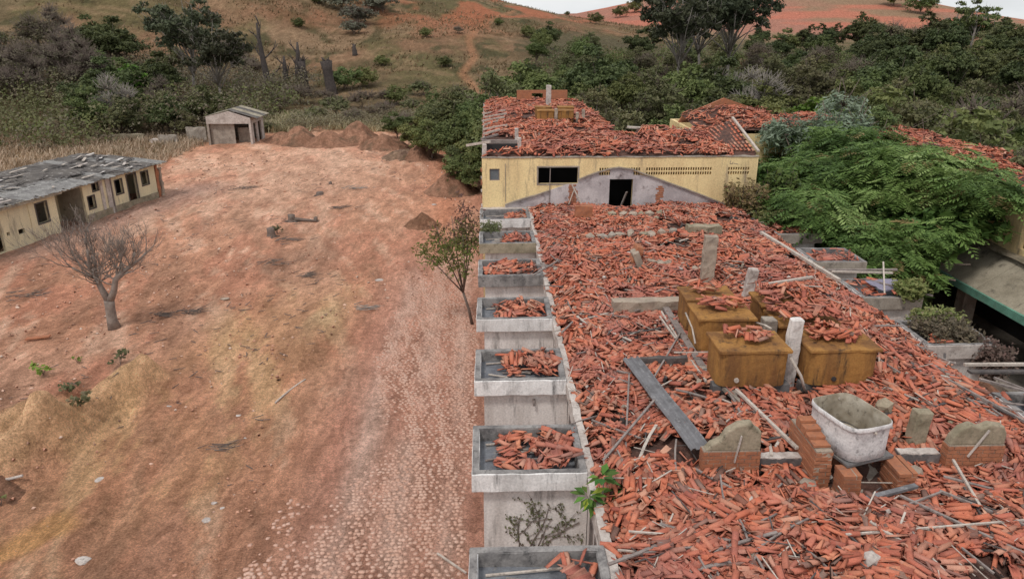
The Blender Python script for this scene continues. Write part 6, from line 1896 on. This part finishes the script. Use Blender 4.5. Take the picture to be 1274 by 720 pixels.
m = MB(); m.rough(2.42, 2.5, -.04, .02, 0, 2.3, .3, .01); m.obj('pilaster', M['housewall'], hs_)
m = MB(); m.rough(6.7, 13.5, -.07, -.004, -.1, .42, .25, .015); m.obj('plinth', M['mossy'], hs_)
for h in holes[3:]:
    if h[2] < 0: continue
    m = MB(); m.wall('x', -.03, .1, h[0] - .06, h[1] + .06, h[2] - .06, h[3] + .06, [h]); m.obj('window', M['woodblack'], hs_)
m = MB(); m.wall('x', -.03, .1, 10.58, 11.62, -.1, 2.2, [(10.65, 11.55, -.3, 2.12)]); m.obj('door_frame', M['woodblack'], hs_)
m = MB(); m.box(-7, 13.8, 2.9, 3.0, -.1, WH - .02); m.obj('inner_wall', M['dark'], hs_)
# roof of fibre cement sheets, laid uneven and broken
r = random.Random(2)
st = []
for seed in range(5):
    q = random.Random(seed); V = []; F = []; nx, ny = 11, 7
    for j in range(ny + 1):
        for i in range(nx + 1):
            V.append((i / nx * 1.12 + (q.uniform(-.04, .04) if 0 < i < nx else 0), -1.3 + 2.6 * j / ny + (q.uniform(-.12, .12) if j in (0, ny) else 0), .03 * math.sin(i * math.pi) + .028 * (i % 2) + q.uniform(-.01, .01)))
    for j in range(ny):
        for i in range(nx):
            if seed > 1 and (j in (0, ny - 1)) and i > 5 + seed and q.random() < .7: continue
            k = j * (nx + 1) + i; F.append((k, k + 1, k + nx + 2, k + nx + 1))
    b = MB(); b.add(V, F); me = b.mesh('roof_sheet'); st.append(me)
mats = [M['roofold'], M['roofold'], surf_mat('bleached_sheet', (.27, .26, .25), (.14, .13, .13), (.48, .46, .44), 1.6, amount=.9)]
vari = []
for me in st:
    for mt in mats:
        c = me.copy(); c.materials.append(mt); vari.append(c)
for row, (yc, zc) in enumerate([(.75, 2.52), (3.1, 2.70), (4.6, 2.78)]):
    x = -7.2
    while x < 13.6:
        o = bpy.data.objects.new('roof_sheet', r.choice(vari)); col.objects.link(o); o.parent = hs_
        o.location = (x, yc + r.uniform(-.08, .08), zc + r.uniform(-.012, .02)); o.rotation_euler = (.075 + r.uniform(-.012, .012), r.uniform(-.02, .02), r.uniform(-.03, .03))
        so = o.modifiers.new('thick', 'SOLIDIFY'); so.thickness = .015
        x += 1.0 + r.uniform(-.04, .06)
for k in range(80):
    m = MB(); x, y = r.uniform(-5, 13.5), r.uniform(-.1, 5.4); L = r.uniform(.3, 1.5)
    a = r.uniform(-.6, .6)
    mt = r.choice(['concpale', 'woodpale', 'woodblack', 'roofold', 'woodblack', 'white'])
    z = 2.52 + .075 * y
    m.rough(-L / 2, L / 2, -r.uniform(.03, .12), .08, 0, .025, .25, .02)
    o = m.obj('loose_sheet_piece', M[mt], hs_); o.location = (x, y, z + .08); o.rotation_euler = (r.uniform(-.15, .15), r.uniform(-.15, .15), a)
m = MB(); m.beam((-7, -.38, 2.36), (4.6, -.38, 2.36), .08, .18, n=10); m.beam((4.7, -.36, 2.38), (14.2, -.36, 2.42), .06, .1, n=10)
m.obj('eave_board', M['roofgrime'], hs_)['kind'] = 'stuff'
m = MB(); m.rough(-3.4, .9, 1.9, 4.0, 2.93, 3.0, .3, .04); m.obj('rusty_roof_patch', M['brick'], hs_)
m = MB(); m.rough(7.0, 8.2, -.02, 1.0, -.1, .35, .2, .08); m.obj('rubble_step', M['mortar'], hs_)
# brushwood in the porch
m = MB()
for k in range(60):
    a = r.uniform(0, 3.14); x, y = r.uniform(4.5, 6.4), r.uniform(-.6, .9); L = r.uniform(.3, .9)
    m.tube([(x, y, .02), (x + math.cos(a) * L * .5, y + math.sin(a) * L * .3, r.uniform(.2, .75))], [.02, .008], 3)
o = m.obj('brushwood', M['bark'], None); o.location = (HA[0], HA[1], 0); o.rotation_euler = (0, 0, HRZ)
tag(o, 'tangle of dead branches in the dark porch of the low house', 'brushwood', kind='stuff')

# ================================================================== SHED AND LOW WALLS AT THE END OF THE YARD
sd_ = empty('shed', (-28.2, 75.6, 0), 0, 'small open grey shed with a low gable roof at the far left of the yard', 'shed')
gz_ = hz(-26, 76)
m = MB(); m.prism([(0, 2.05), (4.4, 2.05), (4.4, 2.6), (2.3, 3.3), (0, 2.75)], 0, .15); m.obj('gable', M['concpale'], sd_)
m = MB(); m.box(0, .2, 0.002, .2, -.4, 2.049); m.obj('corner_post', M['conc'], sd_)
m = MB(); m.box(4.2, 4.4, 0.002, .2, -.4, 2.049); m.obj('corner_post', M['concpale'], sd_)
m = MB(); m.box(0, .15, .21, 4.4, -.4, 2.6); m.obj('side_wall', M['conc'], sd_)
m = MB(); m.box(.151, 4.39, 4.25, 4.4, -.4, 2.7); m.obj('back_wall', M['conc'], sd_)
m = MB(); m.wall('y', 4.25, .14, .21, 4.24, -.4, 2.6, [(.8, 1.9, -.4, 2.0), (2.4, 3.5, -.4, 2.0)]); m.obj('side_wall', M['concpale'], sd_)
m = MB(); m.box(.21, 2.6, .35, .47, -.3, 2.04); m.box(2.61, 4.19, 1.35, 1.45, -.3, 1.5); m.obj('front_panel', M['conc'], sd_)['kind'] = 'stuff'
m = MB(); m.box(.25, 1.2, 2.0, 2.1, -.3, 1.5); m.obj('inner_partition', M['conc'], sd_)
for sx in (0, 1):
    for j in range(4):
        m = MB()
        if sx == 0: m.beam((-.25, .55 + j * 1.1, 2.72), (2.3, .55 + j * 1.1, 3.40), 1.12, .035)
        else: m.beam((2.3, .55 + j * 1.1, 3.42), (5.1, .55 + j * 1.1, 2.58), 1.12, .035)
        m.obj('roof_sheet', M['roofold' if (j + sx) % 2 else 'roofgrime'], sd_)
for i, (x0, x1, y, h, lb) in enumerate([(-33.3, -31.4, 75.8, .95, 'low broken wall left of the shed, left piece'), (-31.0, -29.0, 77.3, 1.5, 'low grey wall left of the shed, right piece'), (-40.5, -35.5, 77.5, .7, 'low mossy wall remnant left behind the dry grass')]):
    m = MB(); m.rough(0, x1 - x0, 0, .25, -.5, h, .4, .05); o = m.obj('low_wall', M['conc' if i < 2 else 'mossy'], None); o.location = (x0, y, hz(x0, y)); tag(o, lb, 'wall')
m = MB(); m.rough(-1.1, 1.1, -.6, .6, 0, .35, .3, .06); p = on_ground(203, 178)
o = m.obj('concrete_block', M['concpale'], None); o.location = p; tag(o, 'pale concrete block at the far end of the yard, left of the low walls', 'block')

# ================================================================== SECOND WING ON THE RIGHT
w2 = empty('second_wing', (0, 0, 0), 0, 'second ruined wing with a green edged veranda roof at the right of the picture', 'building')
m = MB(); m.wall('y', 18.4, .18, 12, 47, 3.7, 5.65, [(16 + 3.2 * k, 17.4 + 3.2 * k, 4.3, 5.1) for k in range(9)]); m.obj('upper_wall', M['yellow'], w2)
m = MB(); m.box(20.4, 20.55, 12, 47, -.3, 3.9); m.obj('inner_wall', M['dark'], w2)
m = MB(); m.box(18.6, 25, 12.0, 47, 5.45, 5.6); m.obj('roof_slab', M['conc'], w2)
m = MB(); m.box(24.8, 25, 12, 47, -.3, 5.44); m.box(18.6, 24.8, 46.8, 47, -.3, 5.44); m.box(18.6, 24.8, 12, 12.2, -.3, 5.44); m.obj('outer_wall', M['yellow'], w2)
m = MB()
for k in range(18):
    y0 = 12 + k * 1.9; y1 = y0 + 1.88
    V = [(16.9, y0, 2.93), (16.9, y1, 2.93), (18.39, y1, 3.98), (18.39, y0, 3.98), (16.9, y0, 2.8), (16.9, y1, 2.8), (18.39, y1, 3.85), (18.39, y0, 3.85)]
    m2 = MB(); m2.add(V, [(0, 3, 2, 1), (4, 5, 6, 7), (0, 1, 5, 4), (1, 2, 6, 5), (2, 3, 7, 6), (3, 0, 4, 7)]); m2.obj('veranda_roof_panel', M['roofgrime'], w2)
m = MB(); m.rough(16.8, 16.895, 12, 46, 2.72, 2.98, .8, .006); m.obj('fascia', M['greenpaint'], w2)
m = MB(); m.rough(18.1, 18.38, 12, 46.5, 4.0, 4.12, .5, .03); m.obj('ledge', M['mossy'], w2)
for k, y in enumerate([14, 19.4, 24.7, 30, 35.4, 40.7]):
    m = MB(); m.rough(17.55, 18.05, y, y + .5, -.2, 3.2, .3, .012); m.obj('pier', M['conc'], w2, bevel=.02)
m = MB(); m.box(17.2, 20.4, 12, 46, -.3, .18); m.obj('veranda_floor', M['conc'], w2)
def h_w2(x, y):
    return 5.62 + .3 * fbm(np.asarray(x) * .5, np.asarray(y) * .5, 171, 3) + .6 * np.exp(-((np.asarray(x) - 19.6) / 1.1) ** 2)
r3 = empty('tile_rubble', (21, 30, 5.6), 0, 'strip of broken red tiles showing above the big green canopy on the second wing', 'rubble')
bed(r3, (18.5, 24.9, 20, 46.9), h_w2, .3)
rubble(r3, (18.45, 24.6, 20, 46), 52, h_w2, 200, 31)
shift(r3)
post(18.7, 23.2, 5.6, 6.3, .1, .1, 'concpale', 'short white pipe standing at the edge of the second wing')
# cross wing at the far end
xw = empty('cross_wing', (0, 0, 0), 0, 'far cross wing with a slumped tiled roof and a dark gable above the canopy', 'building')
m = MB(); m.wall('x', 40.2, .2, 11.6, 18.3, -.3, 5.9); m.obj('front_wall', M['yellow'], xw)
m = MB(); m.box(11.6, 11.8, 40.41, 47, -.3, 5.9); m.box(11.81, 18.3, 46.8, 47, -.3, 5.9); m.obj('side_wall', M['yellow'], xw)
m = MB(); m.prism([(11.7, 5.9), (18.3, 5.9), (17.9, 6.2), (14.4, 7.35), (11.9, 6.3)], 45.2, 45.4); m.obj('gable', M['brick'], xw)
def h_xw(x, y): return 5.95 + .9 * sst((np.asarray(y) - 40) / 6) * (1 - np.abs(np.asarray(x) - 14.6) / 6) + .25 * fbm(np.asarray(x) * .6, np.asarray(y) * .6, 181, 3)
r4 = empty('tile_rubble', (14, 42, 5.9), 0, 'slumped red tiles in front of the dark gable of the far cross wing', 'rubble')
bed(r4, (11.7, 18.2, 40.2, 45.1), h_xw, .3)
rubble(r4, (11.7, 18.2, 40.25, 45), 52, h_xw, 120, 33)
shift(r4)

# ================================================================== BIG SPREADING TREE OVER THE COURTYARD
def frond_mesh(P, D, L, r, pal, T, npair=8):
    """pinnate sprays: P roots, D directions (unit), L lengths"""
    n = len(P)
    up = np.array([0, 0, 1.0])
    S = np.cross(D, up); S /= np.linalg.norm(S, axis=1, keepdims=True) + 1e-6
    Nn = np.cross(S, D)
    out = []; C = []
    for k in range(npair):
        t = (k + .7) / npair
        droop = -.30 * t * t
        c = P + D * (L * t)[:, None] + up * (L * droop)[:, None]
        w = L * (.36 * math.sin(math.pi * min(t * .8 + .18, 1)) + .04)
        for sg in (-1, 1):
            dirn = S * sg * .9 + D * .45 + r.normal(0, .12, (n, 3)) - up * .18
            tip = c + dirn * w[:, None]
            hw = D * (L * .5 / npair)[:, None] * .95
            mid = (c + tip) / 2 + Nn * (w * .06)[:, None]
            out.append(np.stack([c, mid - hw, tip, mid + hw], 1))
            C.append(T + r.normal(0, .09, n))
    V = np.stack(out, 1).reshape(-1, 3)
    Ct = np.stack(C, 1).reshape(-1)
    return V, np.arange(len(V)).reshape(-1, 4), np.repeat(lerp_pal(pal, np.clip(Ct, 0, 1)), 4, 0)

def canopy():
    r = np.random.default_rng(44)
    cx, cy, rx, ry = 15.0, 31.4, 5.1, 10.2
    t = empty('spreading_tree', (14.2, 30, 0), 0, 'huge low spreading tree with layered bright green fronds filling the courtyard', 'tree')
    def top(x, y):
        u = ((x - cx) / rx) ** 2 + ((y - cy) / ry) ** 2
        base = 2.5 + 3.5 * np.sqrt(np.clip(1 - u, 0, 1)) ** .6 + 1.6 * sst((x - 14) / 4.0) * sst((y - 21) / 4) - 1.8 * sst((y - 33) / 4) * (1 - sst((x - 15.5) / 2))
        l1 = fbm(x * .42, y * .42, 500, 2); l2 = fbm(x * 1.1, y * 1.1, 501, 2)
        return base + 1.2 * (l1 - .5) + .8 * (l2 - .5) + .25 * sst((y - 30) / 8)
    nl = 150
    a = r.uniform(0, 6.28, nl); q = np.sqrt(r.random(nl))
    wob = 1 + .22 * (fbm(np.cos(a) * 2 + 5, np.sin(a) * 2 + 5, 510, 3) - .45)
    lx = cx + rx * .93 * q * np.cos(a) * wob; ly = cy + ry * .95 * q * np.sin(a) * wob
    lz = top(lx, ly) - r.random(nl) * .7 - .25
    lr = r.uniform(.55, 1.25, nl)
    li = np.repeat(np.arange(nl), 85); n = len(li)
    d = r.normal(0, 1, (n, 3)); d[:, 2] = np.abs(d[:, 2]) * .75 - .15
    d /= np.linalg.norm(d, axis=1, keepdims=True)
    rad = lr[li][:, None] * r.uniform(.45, 1.0, (n, 1))
    P = np.stack([lx, ly, lz], 1)[li] + d * rad * np.array([1, 1, .55])
    x, y, z = P.T
    keep = ~((x < 11.5) & (y > 29.6)) & ~((x < 12.2) & (y < 30.5) & (z < 4.2)) & (x > 10.5) & (x < 19.6)
    keep &= (y > 22.2) & (z > 2.7) & ~((x < 12.4) & (y < 24.6))
    keep &= ~((x > 16.4) & (z < 4.6) & (y < 28)) & ~((x > 16.6) & (z < 4.2)) & ~((x > 18.1) & (z < 5.7)) & ~((y < 23.4) & (x > 15.2))
    P = P[keep]; d = d[keep]; li = li[keep]; n = len(P); x, y, z = P.T
    D = d * np.array([1, 1, 0]) + r.normal(0, .35, (n, 3)) * np.array([1, 1, 0]) + np.array([.05, -.12, 0])
    D /= np.linalg.norm(D, axis=1, keepdims=True) + 1e-6
    D[:, 2] = r.normal(-.08, .2, n); D /= np.linalg.norm(D, axis=1, keepdims=True)
    L = r.uniform(.3, .85, n) * r.choice([.7, 1, 1.15], n)
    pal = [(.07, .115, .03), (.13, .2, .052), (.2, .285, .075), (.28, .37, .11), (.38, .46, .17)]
    lt_ = r.normal(0, .14, nl)
    T = np.clip(.45 + lt_[li] + .7 * (fbm(x * .3, y * .3, 520, 3) - .5) + r.normal(0, .11, n), 0, 1)
    V, Q, C = frond_mesh(P, D, L, r, pal, T)
    dry = np.repeat(np.tile(r.random(n) < .04, 1)[:, None], 16, 1).ravel() if len(V) == n * 64 else None
    if dry is not None:
        C = C.reshape(n, 64, 3); dd = r.random(n) < .035; C[dd] = np.array([.26, .18, .08]) * r.uniform(.7, 1.2, (dd.sum(), 1, 1)); C = C.reshape(-1, 3)
    link('crown', quad_mesh('crown', V, Q, C), M['leaf'], t, kind=None).location = (-14.2, -30, 0)
    # limbs and inner leaves
    m = MB(); rr_ = random.Random(4)
    m.tube([(0, 0, -.3), (.1, .1, 1.0), (.0, .2, 1.8)], [.32, .26, .24], 8)
    for k in range(14):
        a = rr_.uniform(3.6, 6.0); e = Vector((cx - 14.2 + math.cos(a) * rx * .8, cy - 30 + math.sin(a) * ry * .86, rr_.uniform(3.2, 4.3)))
        m.tube([(0, .2, 1.7), (e.x * .5, e.y * .5, 2.9), e], [.13, .08, .025], 5)
    for k in range(22):
        a = rr_.uniform(0, 6.28); d = rr_.uniform(.4, .85)
        e = Vector((cx - 14.2 + math.cos(a) * rx * d * .85, cy - 30 + math.sin(a) * ry * d, 0)); e.z = 2.0 + 1.6 * (1 - d)
        mid = Vector((e.x * .45, e.y * .45, 2.5))
        m.tube([(0, .2, 1.7), mid, e], [.14, .09, .03], 5)
    m.obj('trunk', M['bark'], t, True)
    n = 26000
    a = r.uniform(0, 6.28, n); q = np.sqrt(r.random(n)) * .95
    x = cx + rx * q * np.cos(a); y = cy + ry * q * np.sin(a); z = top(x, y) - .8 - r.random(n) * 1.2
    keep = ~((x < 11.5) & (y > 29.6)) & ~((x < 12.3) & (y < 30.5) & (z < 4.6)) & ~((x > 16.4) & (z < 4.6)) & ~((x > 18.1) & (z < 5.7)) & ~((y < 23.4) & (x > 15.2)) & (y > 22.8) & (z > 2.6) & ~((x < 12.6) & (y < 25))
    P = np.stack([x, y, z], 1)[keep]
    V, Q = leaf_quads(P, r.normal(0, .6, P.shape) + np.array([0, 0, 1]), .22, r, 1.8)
    C = np.repeat(lerp_pal(pal[:3], r.random(len(P))), 4, 0)  # inner layer keeps to the darker greens: crown shade put into leaf colour
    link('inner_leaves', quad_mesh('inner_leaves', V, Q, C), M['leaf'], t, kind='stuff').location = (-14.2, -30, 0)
canopy()
# dry leafy sprigs in front of the right end of the yellow wall
def sprigs(name, label, cx, cy, z0, z1, rad, nst, pal, seed, ls=.09, bark='bark', lean=(0, 0)):
    r = random.Random(seed); rn = np.random.default_rng(seed); m = MB(); tp = []
    o = empty(name, (cx, cy, z0), 0, label, 'bush')
    for k in range(nst):
        a = r.uniform(0, 6.28); q = rad * math.sqrt(r.random()); h = (z1 - z0) * r.uniform(.5, 1.05)
        e = Vector((math.cos(a) * q + lean[0] * h, math.sin(a) * q + lean[1] * h, h)); s = Vector((e.x * .2, e.y * .2, 0))
        mid = s.lerp(e, .55) + Vector((r.gauss(0, .06), r.gauss(0, .06), .05))
        m.tube([s, mid, e], [.022, .014, .006], 3)
        for j in range(16):
            t = r.uniform(.35, 1); p = s.lerp(mid, t * 2) if t < .5 else mid.lerp(e, t * 2 - 1)
            tp.append((p.x + r.gauss(0, .09), p.y + r.gauss(0, .09), p.z + r.gauss(0, .07)))
    m.obj('stem', M[bark], o)
    T = np.array(tp); T = np.repeat(T, 3, 0) + rn.normal(0, .05, (len(T) * 3, 3))
    V, Q = leaf_quads(T, rn.normal(0, .7, T.shape) + np.array([0, -.3, .8]), ls, rn, 2.0)
    link('foliage', quad_mesh('foliage', V, Q, np.repeat(lerp_pal(pal, rn.random(len(T))), 4, 0)), M['leaf'], o)
    return o
sprigs('dry_bush', 'dry yellowish bush against the right end of the yellow wall', 10.4, 28.6, 3.9, 5.5, .95, 55, [(.2, .17, .07), (.28, .22, .09), (.14, .15, .05), (.24, .16, .09)], 71)
sprigs('dry_bush', 'lower olive bush between the yellow wall and the big green canopy', 10.9, 27.0, 3.6, 4.9, .8, 45, [(.14, .14, .05), (.2, .17, .07), (.10, .14, .04)], 72)
sprigs('bush', 'green bush beside the right corner of the yellow block', 11.9, 29.2, 3.2, 6.0, .8, 70, [(.06, .11, .03), (.10, .16, .04), (.14, .2, .05)], 73, .12)
sprigs('bush', 'green bush behind the right corner of the yellow block', 12.4, 32.6, 3.4, 5.7, 1.0, 90, [(.06, .11, .03), (.10, .16, .04), (.14, .2, .05)], 74, .13)
sprigs('fern_growth', 'fresh green growth on top of the right hand box roof with the pale front', 11.5, 17.1, 4.3, 4.62, .6, 50, [(.10, .14, .04), (.18, .2, .07), (.24, .24, .10)], 75, .07)
sprigs('dead_growth', 'brown dead creeper over the right hand box roof with the pale front', 11.3, 16.3, 4.3, 4.65, .8, 80, [(.16, .11, .08), (.10, .08, .06), (.2, .15, .1)], 76, .06)
sprigs('dead_growth', 'brown dead creeper hanging from the corner of the pale fronted box roof', 12.0, 15.4, 3.6, 4.55, .4, 50, [(.14, .09, .07), (.09, .07, .05), (.18, .13, .1)], 77, .06)
sprigs('fern_growth', 'green sprigs on the corner of the right hand box roof with the lilac sheet', 11.8, 18.8, 4.4, 4.8, .4, 26, [(.10, .15, .04), (.2, .22, .08)], 78, .07)
sprigs('bush', 'low green bush under the canopy beside the right hand boxes', 12.9, 20.9, 1.2, 3.2, .8, 50, [(.05, .09, .02), (.09, .14, .035), (.13, .19, .05)], 79, .13)
sprigs('bush', 'dark green bush hanging below the canopy edge', 14.4, 23.6, 1.0, 2.8, 1.0, 60, [(.04, .075, .02), (.07, .12, .03), (.1, .15, .04)], 80, .14)

# sapling growing out of the eave by the nearest box, and creeper on its wall
sp = empty('sapling', (1.72, 10.0, 3.3), 0, 'young broad leaved sapling rising in the gap beside the nearest whole roof box', 'sapling')
m = MB(); st_ = [((0, 0, -1.8), (.02, -.05, .4), (-.14, -.1, 1.25)), ((0, 0, -1.8), (.06, 0, .5), (.1, 0, 1.5)), ((0, 0, -1.8), (.1, .05, .4), (.33, .1, 1.15))]
for a in st_: m.tube(a, [.03, .02, .01], 5)
m.obj('stem', M['barkpale'], sp)
rn = np.random.default_rng(6)
for ci, (c, n) in enumerate([((-.16, -.1, 1.22), 16), ((.06, 0, 1.5), 14), ((.33, .1, 1.18), 18), ((-.02, -.06, 1.05), 8)]):
    mm_ = []
    for k in range(n):
        a = rn.uniform(0, 6.28); el = rn.uniform(-.7, .5); L = rn.uniform(.17, .30)
        d = Vector((math.cos(a) * math.cos(el), math.sin(a) * math.cos(el), math.sin(el))); s = d.cross(Vector((0, 0, 1))).normalized() * L * .27
        p = Vector(c) + d * .05
        q = MB(); q.add([tuple(p), tuple(p + d * L * .5 + s + Vector((0, 0, .015))), tuple(p + d * L - Vector((0, 0, .03))), tuple(p + d * L * .5 - s + Vector((0, 0, .015)))], [(0, 1, 2), (0, 2, 3)])
        me = q.mesh('leaf'); at = me.color_attributes.new('Col', 'FLOAT_COLOR', 'POINT')
        cc = lerp_pal([(.06, .14, .03), (.12, .24, .04), (.4, .45, .05)] if ci == 3 or (ci == 0 and k < 5) else [(.045, .11, .025), (.08, .17, .035), (.12, .22, .04)], rn.random(1))[0]
        at.data.foreach_set('color', [float(v) for _ in range(4) for v in (cc[0], cc[1], cc[2], 1)])
        link('leaf', me, M['leaf'], sp)
cr = empty('creeper', (.6, 10.74, 3.0), 0, 'thin creeper climbing the white wall under the nearest whole roof box', 'creeper')
m = MB(); r = random.Random(8); tp = []
def crawl(p, ang, L, rad, dep):
    P = [p]; a = ang
    for i in range(6):
        a += r.gauss(0, .18); P.append((P[-1][0] + math.cos(a) * L / 6, P[-1][1], P[-1][2] + math.sin(a) * L / 6))
        if r.random() < .8: tp.append(P[-1])
    m.tube(P, [rad * (1 - .12 * i) for i in range(7)], 4)
    if dep:
        for i in (2, 4): crawl(P[i], a + r.choice((-1, 1)) * r.uniform(.4, 1.0), L * .5, rad * .55, dep - 1)
crawl((-.25, 0, -.75), .95, 1.35, .016, 2); crawl((-.9, 0, -.3), -.5, 1.1, .012, 1); crawl((.95, 0, .35), 3.6, 1.0, .014, 1); crawl((.1, 0, -.7), 1.3, 1.2, .014, 2); crawl((-.2, 0, -.75), .8, 1.6, .018, 2); crawl((.3, 0, -.1), .6, .9, .012, 2); crawl((.4, 0, .45), 3.2, .7, .01, 2)
m.obj('stem', M['bark'], cr)
T = np.array(tp); T = np.repeat(T, 2, 0) + rn.normal(0, .025, (len(tp) * 2, 3)) * np.array([1, .3, 1]); T[:, 1] = -np.abs(T[:, 1]) - .004
V, Q = leaf_quads(T, rn.normal(0, .4, T.shape) + np.array([0, -1, .3]), .035, rn, 1.4)
link('foliage', quad_mesh('foliage', V, Q, np.repeat(lerp_pal([(.09, .11, .05), (.14, .15, .08), (.1, .08, .06)], rn.random(len(T))), 4, 0)), M['leaf'], cr)
m = MB(); m.rough(-.2, .2, -.04, .04, 0, .06, .1, .01)
sprigs('wall_weed', 'little weeds growing along the far roof box edges beside the leaning tree', .0, 26.1, 4.3, 4.7, .35, 20, [(.12, .14, .06), (.18, .17, .09)], 90, .05)

# trees and bushes that hide most of the second wing from the front and from behind
for i, (k, x, y, s, nm, lb) in enumerate([('mid1', 19.0, 39.2, .9, 'tree', 'mid green tree between the big canopy and the cross wing'), ('shrubgrey', 18.9, 37.5, .0, 'x', ''), ('mid2', 17.6, 44.0, 1.15, 'tree', 'drooping green tree hiding the joint of the two far wings'),
                                       ('olive1', 26.4, 44, 1.35, 'tree', 'olive tree close behind the far end of the second wing'), ('mid1', 26.6, 38.5, 1.35, 'tree', 'mid green tree close behind the middle of the second wing'), ('olive1', 26.8, 33, 1.3, 'tree', 'olive tree close behind the second wing'),
                                       ('olive2', 26.6, 28, 1.15, 'tree', 'loose olive tree close behind the near part of the second wing'), ('mid1', 27, 48.5, 1.4, 'tree', 'mid green tree beyond the end of the second wing')]):
    if s: place_tree(K[k], (x, y, 0), s, i * 2.1, nm, lb, 'tree')
r = random.Random(17)
for i in range(5):
    x, y = r.choice([(18.9, 38), (19.6, 36.6), (20.5, 39.5), (21.5, 41.5), (19, 43.5), (23.3, 37.0), (22.3, 35.2), (23.6, 33.4), (19.0, 31.0), (20.2, 41), (22.8, 39), (23.9, 30.5), (24.0, 35), (21.2, 44)])
    k = r.choice(['shrub', 'shrubol', 'shrub'])
    place_tree(K[k], (x + r.uniform(-.5, .5), y + r.uniform(-.5, .5), 5.5), r.uniform(.5, .75), r.uniform(0, 6), 'roof_shrub', 'green shrub growing over the tiles of the second wing', 'shrub', 'shrubs on the second wing')
